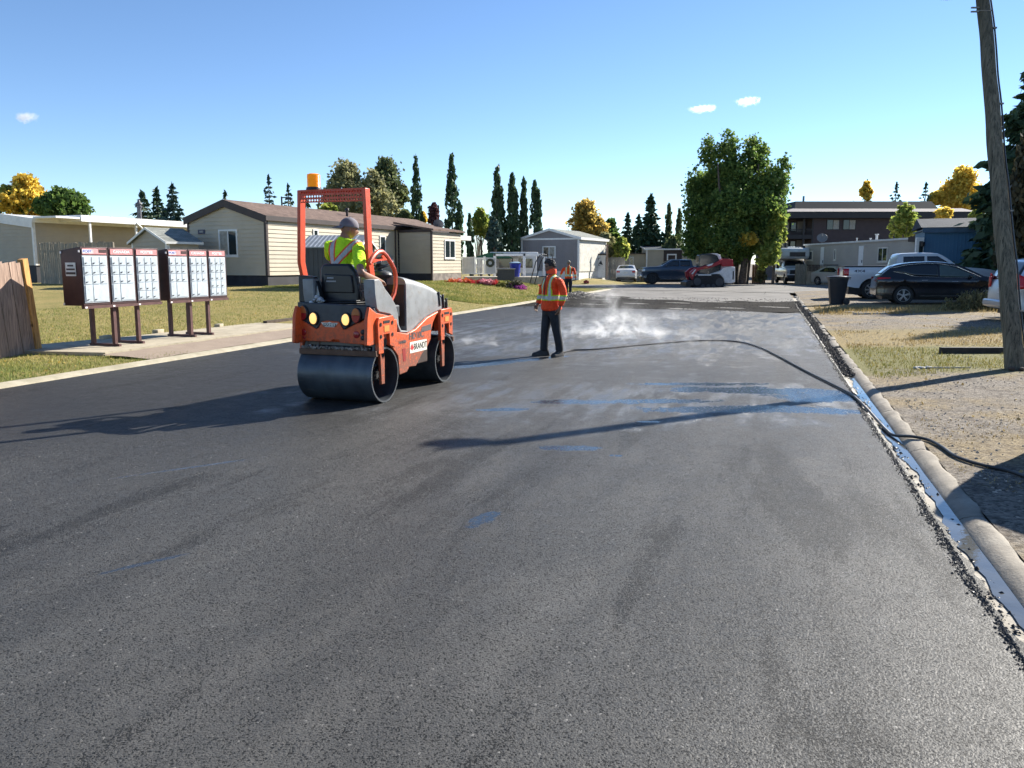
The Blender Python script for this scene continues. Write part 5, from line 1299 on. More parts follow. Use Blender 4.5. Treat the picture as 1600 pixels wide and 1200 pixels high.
def wheel(par, x, y, r, wd=.23, spokes=5, rim=None, tilt=0, twin=False):
    sg = 1 if y > 0 else -1; w_ = empty('wheel', (x, y, r)); w_.parent = par
    b = MB(); b.lathe([(r*.66, -wd/2), (r*.9, -wd/2), (r*.985, -wd*.38), (r, -wd*.2), (r, wd*.2), (r*.985, wd*.38), (r*.9, wd/2), (r*.66, wd/2)], (0, 0, 0), 'y', 36, True); b.build('tyre', TYRE, w_, smooth=True)
    b = MB(); o = sg*wd*.42; R_ = r*.67
    b.lathe([(R_, o), (R_*.93, o*1.02), (R_*.92, o*.3), (R_, o*.2)], (0, 0, 0), 'y', 36, True)
    b.lathe([(0, o*.98), (R_*.2, o*.95), (R_*.22, o*.5), (0, o*.5)], (0, 0, 0), 'y', 16)
    for k in range(spokes):
        for da in ((-.13, .13) if twin else (0,)):
            a = 2*PI*k/spokes+tilt+da; ca, sa = math.cos(a), math.sin(a); hw = R_*(.055 if twin else .10)
            vs = []
            for rr, ww, yy in ((R_*.12, hw*1.2, o*.95), (R_*.95, hw, o*.98)):
                for s_, dy in ((-1, 0), (1, 0), (1, -.3), (-1, -.3)): vs.append((rr*ca-sa*s_*ww, yy+o*dy, rr*sa+ca*s_*ww))
            b.add(vs, [(0, 1, 5, 4), (1, 2, 6, 5), (2, 3, 7, 6), (3, 0, 4, 7)])
    b.build('rim', rim or RIMS, w_)
    b = MB(); b.cyl((0, -sg*.03, 0), (0, o*.25, 0), R_*.94, n=24); b.build('brake_backing', BLACKP, w_)
class Car:
    def __init__(s, name, label, cat, loc, rz, L, w0, top, belt, paint, wheels, zb=.27, tumble=.28, sc_=1.0, rc=(.30, .45), rcf=(.16, .20), arch=1.13, spokes=5, rim=None, twin=False, tilt=0, group=None):
        s.r = empty(name, loc, rz, label, cat, group); s.r.scale = (sc_,)*3; s.L = L; s.w0 = w0; s.belt = belt; s.tumble = tumble; s.rc = rc; s.rcf = rcf
        s.top = pw(smoothp(top, 2)); s.zb = zb
        def bot(x):
            z = zb+(.10*max(0, 1-x/.5) if x < .5 else 0)+(.08*max(0, 1-(L-x)/.5) if x > L-.5 else 0)
            for (xw, r) in wheels:
                ra = r*arch; d = abs(x-xw)
                if d < ra: z = max(z, r+math.sqrt(max(0, ra*ra-d*d))*.98)
            return z
        xs = sorted(set([L*i/110 for i in range(111)]+[xw+sg*r*arch*f for xw, r in wheels for sg in (-1, 1) for f in (1.001, .998, .97, .9)]))
        xs = [x for x in xs if 0 <= x <= L]; NZ = 12; rows = []
        for x in xs:
            zt = s.top(x); z0 = min(bot(x), zt-.02); row = []
            for k in range(NZ+1):
                z = z0+(zt-z0)*(k/NZ); row.append((x, -s.W(x, z), z))
            wt = s.W(x, zt)
            row += [(x, -wt*.96, zt+.008), (x, -wt*.7, zt+.022), (x, -wt*.3, zt+.03)]
            row = row+[(x, -p[1], p[2]) for p in reversed(row)]; rows.append(row)
        b = MB(); vs = [p for q in rows for p in q]; n = len(rows[0])
        b.add(vs, [(i*n+j, i*n+j+1, (i+1)*n+j+1, (i+1)*n+j) for i in range(len(rows)-1) for j in range(n-1)]+[tuple(range(n)), tuple(range(len(vs)-1, len(vs)-1-n, -1))])
        s.body = b.build('body', paint, s.r, smooth=True)
        b = MB(); b.bb(.25, L-.25, -w0+.26, w0-.26, .2, .62)
        for xw, r in wheels: b.bb(xw-r*1.15, xw+r*1.15, -w0+.12, w0-.12, r*1.6, r*2.2) if False else None
        b.build('underbody', BLACKP, s.r)
        b = MB()
        for xw, r in wheels: b.bb(xw-r*1.1, xw+r*1.1, -w0+.27, w0-.27, .25, r*2.05)
        b.build('wheel_well', BLACKP, s.r)
        for xw, r in wheels:
            for sg in (-1, 1): wheel(s.r, xw, sg*(w0-.13), r, .23, spokes, rim, tilt, twin)
    def W(s, x, z):
        c = 1.0
        if x < s.rc[0]: c -= s.rcf[0]*(1-x/s.rc[0])**2
        if x > s.L-s.rc[1]: c -= s.rcf[1]*(1-(s.L-x)/s.rc[1])**2
        if z < s.belt: w = s.w0*(1-.055*((s.belt-z)/s.belt)**2-.012*math.cos(z*9))
        else: w = s.w0*.988-(z-s.belt)*s.tumble
        return w*c
    def side(s, name, lo, hi, xa, xb, mat, off=.006, n=24, sides=(-1, 1), sub=None):
        lo, hi = pw(lo), pw(hi)
        for sg in sides:
            b = MB()
            def fn(i, j):
                x = xa+(xb-xa)*i; z = lo(x)+(hi(x)-lo(x))*j; return (x, sg*(s.W(x, z)+off), z)
            b.grid(fn, n, 5); o = b.build(name, mat, sub or s.r, smooth=True)
            m_ = o.modifiers.new('s', 'SOLIDIFY'); m_.thickness = off*.8; m_.offset = 0
    def topp(s, name, xa, xb, ina, inb, mat, off=.01, z=.03):
        b = MB()
        def fn(i, j):
            x = xa+(xb-xa)*i; zt = s.top(x); w = s.W(x, zt)-(ina+(inb-ina)*i); y = w*(2*j-1); a = abs(y)/max(s.W(x, zt), .01); return (x, y, zt+.03*(1-a*a)+off)
        b.grid(fn, 12, 8); o = b.build(name, mat, s.r, smooth=True); m_ = o.modifiers.new('s', 'SOLIDIFY'); m_.thickness = off; m_.offset = 0
    def line(s, name, pts, r, mat, sides=(-1, 1), off=.006):
        for sg in sides:
            b = MB(); b.tube([(x, sg*(s.W(x, z)+off), z) for x, z in pts], r, 5); b.build(name, mat, s.r)
    def handles(s, pts, mat=None):
        for (x, z) in pts:
            for sg in (-1, 1): b = MB(); y = sg*(s.W(x, z)+.02); b.box((x, y, z), (.20, .03, .028)); b.build('door_handle', mat or CHROME, s.r, bevel=.008)
    def mirrors(s, x, z, mat):
        for sg in (-1, 1): b = MB(); b.ball((x, sg*(s.W(x, z)+.12), z+.04), (.06, .11, .085), 12, 8); b.box((x, sg*(s.W(x, z)+.03), z-.01), (.06, .10, .04)); b.build('mirror', mat, s.r, smooth=True)
    def box(s, name, c, d, mat, bev=.01, **k):
        b = MB(); b.box(c, d); return b.build(name, mat, s.r, bevel=bev, **k)
PB = carpaint('black_car_paint', (.006, .007, .011), .2, .2, .05); PW = carpaint('white_car_paint', (.55, .57, .60), 0, .3, .08); PS = carpaint('silver_car_paint', (.36, .39, .43), .5, .3, .08)
PBL = carpaint('dark_blue_paint', (.035, .055, .085), .4, .28, .25); PG = carpaint('champagne_car_paint', (.42, .42, .40), .4, .3, .12)
# black crossover, side on
sx_ = lambda u, Y: (u-800)/1200*Y
c = Car('parked_car', 'black crossover parked side-on in front of the white pickup', 'car', (14.55, 31.1, terr(16, 30)-.02), R(-17), 4.88, .93,
        [(0, .62), (.03, .95), (.12, 1.13), (.42, 1.40), (.62, 1.52), (1.1, 1.62), (1.9, 1.665), (2.5, 1.63), (3.0, 1.49), (3.65, 1.14), (3.75, 1.10), (4.5, .97), (4.78, .84), (4.86, .62)], .98, PB, [(.98, .365), (3.84, .365)], twin=True, tilt=.3, tumble=.42)
c.side('window', [(.62, 1.30), (.95, 1.26), (1.3, 1.14), (2.15, 1.10)], [(.62, 1.33), (1.0, 1.48), (1.6, 1.555), (2.15, 1.555)], .64, 2.13, CARGL)
c.side('window', [(2.2, 1.10), (3.5, 1.09)], [(2.2, 1.555), (2.45, 1.53), (2.9, 1.38), (3.48, 1.10)], 2.2, 3.45, M('tinted_clear_glass', (.06, .085, .085), .05))
c.topp('windshield', 2.62, 3.58, .10, .06, CARGL); c.topp('rear_window', .16, .55, .16, .16, CARGL)
c.line('window_trim', [(.6, 1.29), (.95, 1.235), (1.3, 1.11), (2.15, 1.075), (3.5, 1.06)], .008, CHROME); c.line('roof_trim', [(.5, 1.42), (1.0, 1.54), (1.6, 1.605), (2.2, 1.60), (2.8, 1.48), (3.3, 1.24), (3.6, 1.09)], .012, CHROME)
c.line('sill_trim', [(1.55, .36), (3.2, .38)], .012, CHROME)
c.side('tail_lamp', [(.02, .98), (.5, 1.02)], [(.02, 1.07), (.5, 1.06)], .03, .48, REDT); c.handles([(1.68, .96), (2.72, .92)]); c.mirrors(3.22, 1.08, PB)
c.side('headlight', [(4.3, .78), (4.8, .70)], [(4.3, .90), (4.8, .80)], 4.35, 4.78, HEADL)
# white pickup behind it
c = Car('pickup_truck', 'white pickup truck with 4X4 decal and red tail light behind the black crossover', 'pickup truck', (15.3, 36.0, terr(17, 34)-.02), R(-16), 5.95, 1.0,
        [(0, .70), (.01, 1.33), (.05, 1.35), (1.98, 1.35), (2.02, 1.38), (2.08, 1.85), (2.2, 1.93), (3.5, 1.95), (3.8, 1.85), (4.35, 1.40), (4.5, 1.36), (5.6, 1.27), (5.85, 1.15), (5.93, .8)], 1.25, PW, [(1.14, .41), (4.82, .41)], zb=.48, tumble=.30, sc_=1.06, rcf=(.02, .14), arch=1.22, spokes=8, rim=RIMS, twin=False)
c.side('window', [(2.25, 1.42), (3.15, 1.42)], [(2.25, 1.80), (3.15, 1.82)], 2.3, 3.1, CARGL); c.side('window', [(3.2, 1.42), (4.2, 1.42)], [(3.2, 1.82), (3.6, 1.82), (4.15, 1.45)], 3.2, 4.1, CARGL)
c.topp('windshield', 3.72, 4.32, .12, .06, CARGL); c.side('tail_lamp', [(.01, 1.00), (.2, 1.0)], [(.01, 1.30), (.26, 1.30)], .012, .20, REDT); c.handles([(2.4, 1.2), (3.4, 1.2)], PW); c.mirrors(4.05, 1.38, PW)
c.box('bed_cover', (1.0, 0, 1.395), (1.94, 1.86, .05), BLACKP); c.box('rear_bumper', (-.06, 0, .66), (.16, 1.9, .20), CHROME, .03); c.box('tail_lamp', (-.005, -.90, 1.15), (.03, .16, .30), REDT); c.box('tail_lamp', (-.005, .90, 1.15), (.03, .16, .30), REDT)
text('decal_lettering', '4X4', M('decal_dark', (.05, .04, .06), .5), c.r, .14, frameM((.62, -1.005, 1.19), (1, 0, 0), (0, 0, 1)), .002, .003, 1.8)
# silver minivan at the right edge
c = Car('minivan', 'silver minivan with red tail light parked at the right edge behind the utility pole', 'minivan', (13.35, 20.1+.97, terr(14, 20)-.02), R(-10.6), 5.1, .99,
        [(0, .55), (.02, .80), (.06, 1.12), (.30, 1.55), (.45, 1.66), (.9, 1.73), (2.6, 1.74), (3.3, 1.62), (4.1, 1.18), (4.9, .95), (5.08, .6)], 1.02, PS, [(.98, .35), (4.05, .35)], tumble=.26, rc=(.22, .45))
c.side('window', [(.5, 1.12), (1.7, 1.08)], [(.5, 1.52), (.9, 1.60), (1.7, 1.61)], .50, 1.7, CARGL); c.side('window', [(1.76, 1.08), (2.8, 1.06)], [(1.76, 1.61), (2.8, 1.60)], 1.76, 2.8, CARGL); c.side('window', [(2.86, 1.06), (3.8, 1.05)], [(2.86, 1.59), (3.2, 1.52), (3.8, 1.12)], 2.86, 3.75, CARGL)
c.topp('rear_window', .08, .36, .14, .14, CARGL); c.topp('windshield', 3.2, 4.0, .12, .05, CARGL)
c.side('tail_lamp', [(.03, .90), (.28, .95)], [(.03, 1.32), (.20, 1.22), (.28, 1.16)], .03, .26, REDT, .012)
for sg in (-1, 1): c.box('tail_lamp', (.03, sg*.78, 1.08), (.05, .12, .30), REDT, .02)
c.box('rear_bumper', (-.02, 0, .50), (.16, 1.84, .20), PS, .05); c.box('licence_plate', (-.01, 0, .86), (.02, .32, .16), M('plate_white', (.6, .6, .6), .5), .004); c.handles([(1.5, .95), (2.6, .95)], PS)
# dark blue pickup across the end of the street, facing left
c = Car('pickup_truck', 'dark blue crew-cab pickup facing left behind the red skid steer', 'pickup truck', (sx_(1112, 63), 63.4, -.01), R(180), 5.95, 1.0,
        [(0, .7), (.01, 1.40), (.05, 1.42), (1.75, 1.42), (1.79, 1.46), (1.86, 1.90), (2.0, 1.97), (3.35, 1.98), (3.65, 1.88), (4.25, 1.46), (4.4, 1.42), (5.55, 1.36), (5.84, 1.25), (5.93, .8)], 1.30, PBL, [(1.14, .42), (5.0, .44)], zb=.50, tumble=.30, rcf=(.02, .14), arch=1.2, spokes=6, rim=RIMD)
c.side('window', [(2.0, 1.45), (2.85, 1.45)], [(2.0, 1.86), (2.85, 1.87)], 2.02, 2.8, CARGL); c.side('window', [(2.9, 1.45), (4.1, 1.45)], [(2.9, 1.87), (3.4, 1.87), (4.05, 1.48)], 2.9, 3.95, CARGL)
c.topp('windshield', 3.56, 4.22, .12, .06, M('sky_glass', (.1, .12, .13), .05)); c.side('headlight', [(5.6, 1.05), (5.92, 1.0)], [(5.6, 1.26), (5.92, 1.2)], 5.65, 5.9, HEADL); c.box('front_bumper', (5.93, 0, .68), (.14, 1.9, .22), CHROME, .04); c.handles([(2.15, 1.22), (3.2, 1.22)], PBL); c.mirrors(3.95, 1.45, PBL)
c.box('running_board', (3.1, 1.0, .42), (2.6, .14, .06), CHROME)
# white saloon seen from behind
wy = 66.5; c = Car('parked_car', 'white saloon seen from behind, parked by the tan board fence', 'car', (sx_(976, wy), wy-.3, terr(9.7, wy)), R(80), 4.6, .89,
        [(0, .60), (.02, .95), (.08, 1.06), (.75, 1.10), (1.4, 1.40), (1.8, 1.45), (2.6, 1.44), (3.4, 1.02), (4.4, .88), (4.58, .6)], .98, PW, [(.9, .33), (3.6, .33)], tumble=.45, rc=(.3, .4))
c.topp('rear_window', .85, 1.42, .10, .18, CARGL); c.side('window', [(1.2, 1.05), (3.1, 1.03)], [(1.2, 1.20), (1.6, 1.36), (2.5, 1.36), (3.1, 1.06)], 1.2, 3.1, CARGL)
for sg in (-1, 1): c.box('tail_lamp', (-.01, sg*.66, .90), (.05, .28, .14), REDT, .02)
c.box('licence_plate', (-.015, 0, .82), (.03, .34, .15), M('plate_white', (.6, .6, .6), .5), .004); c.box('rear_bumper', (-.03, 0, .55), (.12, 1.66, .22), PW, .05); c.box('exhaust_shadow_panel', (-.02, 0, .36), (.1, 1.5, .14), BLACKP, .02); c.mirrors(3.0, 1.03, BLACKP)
# silver sedan three-quarter front
c = Car('parked_car', 'silver sedan facing the street, between the board fence and the black bin', 'car', (sx_(1272, 61.8), 61.4, -.01), R(-68), 4.55, .88,
        [(0, .60), (.03, .92), (.5, 1.02), (1.3, 1.42), (1.7, 1.46), (2.4, 1.43), (3.2, 1.03), (4.2, .86), (4.45, .72), (4.53, .5)], .95, PG, [(.85, .33), (3.65, .33)], tumble=.42, zb=.2)
c.side('window', [(1.0, 1.02), (2.95, 1.0)], [(1.0, 1.12), (1.5, 1.36), (2.3, 1.34), (2.95, 1.02)], 1.0, 2.9, CARGL); c.topp('windshield', 2.42, 3.14, .12, .06, M('sky_glass2', (.16, .2, .2), .08))
for sg in (-1, 1): b = MB(); b.ball((4.30, sg*.62, .70), (.20, .17, .08), 12, 8); b.build('headlight', HEADL, c.r, smooth=True)
c.box('grille', (4.50, 0, .62), (.06, .8, .12), BLACKP, .02); c.box('lower_grille', (4.50, 0, .36), (.07, 1.2, .16), BLACKP, .02); c.mirrors(2.85, .98, PG)
# truck with slide-in camper, facing us
c = Car('camper_truck', 'older pickup with dark grille carrying a white slide-in camper, facing the camera', 'camper truck', (sx_(1222, 68.6), 68.4, -.01), R(-98), 5.6, .98,
        [(0, .7), (.01, 1.3), (2.0, 1.3), (2.05, 1.85), (2.2, 1.92), (3.3, 1.92), (3.85, 1.42), (4.0, 1.36), (5.4, 1.26), (5.55, 1.1), (5.58, .7)], 1.2, PW, [(1.1, .40), (4.6, .40)], zb=.55, tumble=.2, rcf=(.02, .05), spokes=5)
c.topp('windshield', 3.22, 3.84, .12, .06, CARGL); c.side('window', [(2.3, 1.38), (3.6, 1.38)], [(2.3, 1.78), (3.3, 1.78), (3.55, 1.45)], 2.3, 3.5, CARGL)
c.box('grille', (5.60, 0, .98), (.08, 1.5, .34), BLACKP, .02); c.box('front_bumper', (5.64, 0, .60), (.18, 1.9, .26), BLACKP, .03); c.box('badge', (5.66, 0, 1.0), (.03, .26, .09), CHROME, .01)
for sg in (-1, 1): c.box('headlight', (5.62, sg*.84, 1.0), (.06, .24, .26), HEADL, .02)
b = MB()
b.prism([(.0, 1.34), (2.0, 1.34), (2.0, 2.05), (3.75, 2.05), (3.95, 2.3), (3.95, 2.75), (3.75, 2.95), (0, 2.95)], -1.14, 1.14, 'y'); b.build('camper_body', M('camper_white', (.66, .68, .68), .5, 0, .1, 2), c.r, bevel=.10, seg=3)
b = MB(); b.box((3.96, .15, 2.42), (.03, 1.25, .36)); b.build('camper_window', M('camper_window', (.07, .055, .05), .3), c.r); b = MB(); b.box((2.2, 0, 3.03), (.6, .5, .14)); b.box((3.2, .3, 3.0), (.4, .5, .08)); b.build('roof_hatch', WHITE, c.r, bevel=.03)
for sg in (-1, 1):
    b = MB(); b.tube([(3.5, sg*.95, 1.5), (3.5, sg*1.25, 1.52)], .02, 5); b.tube([(3.5, sg*.95, 1.3), (3.5, sg*1.25, 1.34)], .02, 5); b.box((3.5, sg*1.3, 1.42), (.06, .20, .34)); b.build('mirror', BLACKP, c.r)
# tracked skid steer (side on, bucket hidden at left)
KY = 55.0
kx = lambda u: (u-1106)/1200*KY; kz = lambda v: 1.64+(412-v)*KY/1200
sk_ = empty('skid_steer', (sx_(1106, KY), KY, 0), 0, 'red and white tracked skid steer loader parked in front of the dark pickup', 'skid steer loader')
KR = M('dark_red_loader_paint', (.30, .012, .022), .4, 0, .1, 4, dirt=.1); KW = M('loader_white', (.62, .62, .62), .45, 0, .1, 4, dirt=.15)
def kp(pts, y0, y1, nm, m_, bev=.02):
    b = MB(); b.prism([(kx(u), kz(v)) for u, v in pts], y0, y1, 'y'); return b.build(nm, m_, sk_, bevel=bev)
for sg in (-1, 1):
    y0, y1 = sg*.55, sg*.95
    tp = [(1080, 431), (1084, 429), (1112, 428), (1119, 430), (1123, 436), (1124.5, 443), (1123, 447), (1117, 449.5), (1086, 449.5), (1079, 446), (1076.5, 440), (1077, 434)]
    o = kp(tp, y0, y1, 'track', TYRE, .05)
    b = MB(); 
    for u, v, r in ((1083, 439, .26), (1117, 440, .28), (1092, 446, .14), (1100, 446, .14), (1108, 446, .14)): b.cyl((kx(u), y1-sg*.02, kz(v)), (kx(u), y1+sg*.015, kz(v)), r, n=16)
    b.build('track_roller', M('roller_grey', (.05, .05, .055), .6), o)
    kp([(1078, 439), (1073, 432), (1072, 425), (1079, 419), (1088, 417), (1108, 411.5), (1116, 408), (1122, 404.5), (1132, 405), (1133, 416), (1121, 416), (1119, 412), (1112, 415), (1100, 419), (1088, 421), (1083, 424), (1077, 434)], y0+sg*.02, y1-sg*.06, 'lift_arm', KR)
    kp([(1081, 420.5), (1079, 420.5), (1073.5, 427.5), (1076, 428)], y1-sg*.055, y1-sg*.04, 'lift_cylinder', KW, .005)
    kp([(1096, 414), (1107, 411), (1105, 414), (1099, 416)], y1-sg*.055, y1-sg*.045, 'arm_decal', KW, .0)
    kp([(1093, 418), (1098, 417), (1098, 418.5), (1093, 419.5)], y1-sg*.055, y1-sg*.045, 'side_marker', AMBL, .0)
kp([(1103, 428), (1119, 422.5), (1124, 417), (1134, 416), (1141, 417), (1142, 440), (1136, 442), (1125, 441), (1124, 434), (1118, 428)], -.78, .78, 'rear_body', KW, .04)
kp([(1137.5, 423), (1139.5, 423), (1139.5, 436), (1137.5, 436)], -.79, -.77, 'rear_grille', BLACKP, 0)
kp([(1132, 405), (1138, 405.5), (1140, 416), (1134, 416)], -.6, .6, 'tail_frame', KR, .03)
kp([(1088, 427), (1087, 399), (1092, 397.2), (1114, 397.2), (1119, 400), (1121, 406), (1121, 425), (1104, 428)], -.48, .48, 'cab', M('cab_glass', (.03, .04, .045), .1), .04)
kp([(1103, 396.5), (1114, 396.3), (1119, 398.5), (1121.5, 405), (1117.5, 406), (1115, 400), (1110, 398)], -.52, .52, 'cab_roof', KW, .02)
kp([(1084, 445), (1066, 446), (1066, 440), (1073, 437), (1080, 438)], -.9, .9, 'bucket', BLACKP, .02)
kp([(1084, 428), (1104, 428), (1104, 430), (1084, 430)], -.96, .96, 'fender', KW, .01)
# black cart bin
q = pgt(1307, 475.5); cart_bin('wheelie_bin', (q.x, q.y, q.z), R(-100), M('black_bin_plastic', (.012, .015, .022), .45), 'black wheelie bin standing at the kerb in front of the white pickup', 1.12)
# ------------------------------------------------------------------ vegetation
LB_ = 2.2
def leafmat(name, cs, tr=.35, sp=.3):
    """cs: list of leaf colours; picked per leaf clump by noise and per leaf by a random attribute"""
    t = NT(name); p = t.obj()
    a = t.n('Attribute', attribute_name='rnd'); r = a.outputs['Fac']
    n1 = t.noise(p, .75, 4, .6)
    k = t.add(t.mul(r, .55), t.mul(t.step(n1, .3, .7), .45)); ramp = t.n('ValToRGB'); t.set(ramp.inputs[0], k)
    el = ramp.color_ramp.elements
    while len(el) < len(cs): el.new(.5)
    for i, c in enumerate(cs): el[i].position = i/(len(cs)-1); el[i].color = (*[min(.8, x*LB_) for x in c], 1)
    d = t.bsdf(ramp.outputs[0], .6, 0, None, sp); tl = t.n('BsdfTranslucent'); t.set(tl.inputs[0], ramp.outputs[0])
    m_ = t.n('MixShader', {0: tr}); t.t.links.new(d, m_.inputs[1]); t.t.links.new(tl.outputs[0], m_.inputs[2]); return t.out(m_.outputs[0])
def leafquads(C, size, elong=1.5, droop=None):
    n = len(C); a = rng.normal(size=(n, 3)); a /= np.linalg.norm(a, axis=1)[:, None]
    if droop is not None: a = a*.55+droop; a /= np.linalg.norm(a, axis=1)[:, None]
    b = np.cross(a, rng.normal(size=(n, 3))); b /= np.linalg.norm(b, axis=1)[:, None]
    s = size*rng.uniform(.6, 1.35, (n, 1)); u = a*s*elong*.5; v = b*s*.5
    return np.stack([C-u, C-u*.1+v, C+u, C-u*.1-v], 1)
def crown(name, Cs, size, mat, par, elong=1.5, droop=None):
    P = leafquads(Cs, size, elong, droop); o = quads(name, P, mat, par); at = o.data.attributes.new('rnd', 'FLOAT', 'FACE'); at.data.foreach_set('value', rng.uniform(0, 1, len(P)).astype(np.float32)); return o
def blob_pts(blobs, n, shell=.55, gap=.35):
    """points in ellipsoids, denser to the outside, grouped in small clumps"""
    out = []; vol = np.array([b[3]*b[4]*b[5] for b in blobs]); cnt = (n*vol/vol.sum()).astype(int)
    for b, k in zip(blobs, cnt):
        kc = max(4, int(k/14)); d = rng.normal(size=(kc, 3)); d /= np.linalg.norm(d, axis=1)[:, None]
        r = rng.uniform(shell, 1.04, (kc, 1))**.8; c = d*r*np.array(b[3:6])+np.array(b[:3])
        g3 = np.sin(c[:, 0]*2.1+b[3])+np.sin(c[:, 1]*2.3+c[:, 2]*1.1)+np.sin(c[:, 2]*2.6+c[:, 0]); c = c[g3 > -1.9*gap/.35]; cs = np.repeat(c, 14, 0); cs = cs+rng.normal(size=cs.shape)*(np.mean(b[3:6])*.17); out.append(cs)
    return np.concatenate(out)
BARK = M('bark', (.10, .08, .065), .9, 0, .35, 6, .8, 15); BARKL = M('pale_bark', (.30, .28, .24), .9, 0, .3, 6, .6, 15)
def trunk(par, h, r, limbs=6, mat=None, lean=(0, 0), spread=.5, base=.35, seed=1):
    rn = random.Random(seed); b = MB(); pts = [(lean[0]*z+.04*h*math.sin(z*5)*.3, lean[1]*z, z*h) for z in np.linspace(-.02, .9, 8)]
    b.tube(pts, [r*(1-.85*i/7)+.01 for i in range(8)], 8)
    for k in range(limbs):
        f = base+(.85-base)*k/max(1, limbs-1); a = rn.uniform(0, 6.28)+k*2.4; i = int(f/.9*7); p = Vector(pts[min(i, 7)]); L = h*spread*(1.05-f)*rn.uniform(.8, 1.2)
        q = p+Vector((math.cos(a)*L*.5, math.sin(a)*L*.5, L*.35)); e = p+Vector((math.cos(a)*L*.9, math.sin(a)*L*.9, L*.95)); rr = r*(1-.8*f)*.55
        b.tube([p, q, e], [rr, rr*.6, rr*.2], 6)
        b.tube([q, q+Vector((math.cos(a+.8)*L*.4, math.sin(a+.8)*L*.4, L*.4))], [rr*.5, rr*.15], 5)
    return b.build('trunk', mat or BARK, par, smooth=True)
def broad(u, vt, Y, wpx, label, mat, n=3500, size=.22, zb=None, blobs=None, vb=None, seed=1, name='tree', cat='tree', group=None, limbs=7, tr_mat=None):
    x = (u-800)/1200*Y; ht = 1.64+(412-vt)*Y/1200; z0 = terr(x, Y) if zb is None else zb; h = ht-z0; w_ = wpx/1200*Y
    r = empty(name, (x, Y, z0), 0, label, cat, group); rn = random.Random(seed)
    cb = h-(vb-vt)*Y/1200 if vb else h*.3
    if blobs is None:
        blobs = []; hh = h-cb
        for k in range(17):
            a = rn.uniform(0, 6.28); f = rn.uniform(.10, .92); rad = w_/2*(.62*math.sin(min(1, f*1.15+.18)*PI)**.6)
            s_ = w_*rn.uniform(.09, .20); blobs.append((math.cos(a)*rad, math.sin(a)*rad, cb+hh*f, s_, s_, s_*rn.uniform(.8, 1.3)))
        blobs.append((0, 0, cb+hh*.5, w_*.3, w_*.3, hh*.38)); blobs.append((0, 0, h-w_*.16, w_*.17, w_*.17, w_*.16))
    trunk(r, h, max(.06, h*.022), limbs, tr_mat, seed=seed)
    crown('crown', blob_pts(blobs, n), size, mat, r); return r
def conifer(u, vt, Y, wpx, label, mat, n=2600, zb=None, name='conifer', size=.26, group=None, clear=.06, levels=None, power=.85, seed=1, dens=1.0, cat='tree'):
    x = (u-800)/1200*Y; ht = 1.64+(412-vt)*Y/1200; z0 = terr(x, Y) if zb is None else zb; h = ht-z0; R_ = wpx/1200*Y/2
    r = empty(name, (x, Y, z0), 0, label, cat, group); rn = np.random.default_rng(seed)
    b = MB(); b.tube([(0, 0, -.05), (0, 0, h*.5), (0, 0, h*.99)], [h*.022, h*.013, .012], 7); b.build('trunk', BARK, r, smooth=True)
    lv = levels or int(h/.42); C = []; D = []
    nb_tot = lv*8; per = max(4, int(n/nb_tot))
    for k in range(lv):
        f = (k+.3)/lv; z = h*(clear+(1-clear)*f); rad = R_*(1-f)**power*rn.uniform(.78, 1.1)
        nb = max(4, int(9*(1-f)+4)); a0 = rn.uniform(0, 6.28)
        for j in range(nb):
            a = a0+2*PI*j/nb+rn.uniform(-.2, .2); L = rad*rn.uniform(.7, 1.15); m_ = max(2, int(per*(L/R_+.25)*dens))
            t_ = rn.uniform(.12, 1, m_)**.7; dz = -L*.30*t_+L*.14*t_**2*2
            px = np.cos(a)*L*t_+rn.normal(0, .05*L+.03, m_); py = np.sin(a)*L*t_+rn.normal(0, .05*L+.03, m_)
            C.append(np.stack([px, py, z+dz+rn.normal(0, .05, m_)], 1)); D.append(np.repeat([[math.cos(a)*.6, math.sin(a)*.6, -.35]], m_, 0))
    tp = np.zeros((14, 3)); tp[:, 2] = np.linspace(h*.93, h, 14); C.append(tp); D.append(np.repeat([[0, 0, 1.]], 14, 0))
    C = np.concatenate(C); D = np.concatenate(D); crown('crown', C, size, mat, r, 1.9, D); return r
def spire(u, vt, Y, wpx, label, mat, n=2600, lobes=None, zb=None, size=.2, group=None, seed=1, pale=False):
    """columnar aspen / juniper: one or more narrow flame-shaped lobes"""
    x = (u-800)/1200*Y; ht = 1.64+(412-vt)*Y/1200; z0 = terr(x, Y) if zb is None else zb; h = ht-z0; w_ = wpx/1200*Y
    r = empty('columnar_tree', (x, Y, z0), 0, label, 'tree', group); rn = np.random.default_rng(seed); C = []; D = []
    lobes = lobes or [(0, 1, 1)]
    b = MB()
    for (dx, hf, wf) in lobes:
        H_ = h*hf; k = int(n*hf*wf/sum(l[1]*l[2] for l in lobes)); kc = max(10, k//10); z = rn.uniform(.06, 1, kc)**.9
        prof_ = np.sin(np.clip(z*1.0, 0, 1)*PI)**.35*(1-z)**.42*1.1; rr = w_/2*wf*prof_*rn.uniform(.45, 1.15, kc); a = rn.uniform(0, 6.28, kc)
        c = np.stack([dx*w_+np.cos(a)*rr, np.sin(a)*rr, z*H_], 1); c = np.repeat(c, 10, 0)+rn.normal(size=(kc*10, 3))*np.array([.09, .09, .22])*w_*.55; C.append(c)
        b.tube([(dx*w_*.3, 0, -.05), (dx*w_, 0, H_*.5), (dx*w_, 0, H_*.97)], [h*.012, h*.007, .012], 6)
    b.build('trunk', BARK, r, smooth=True); C = np.concatenate(C); D = np.repeat([[0, 0, .9]], len(C), 0); crown('crown', C, size, mat, r, 1.9, D); return r
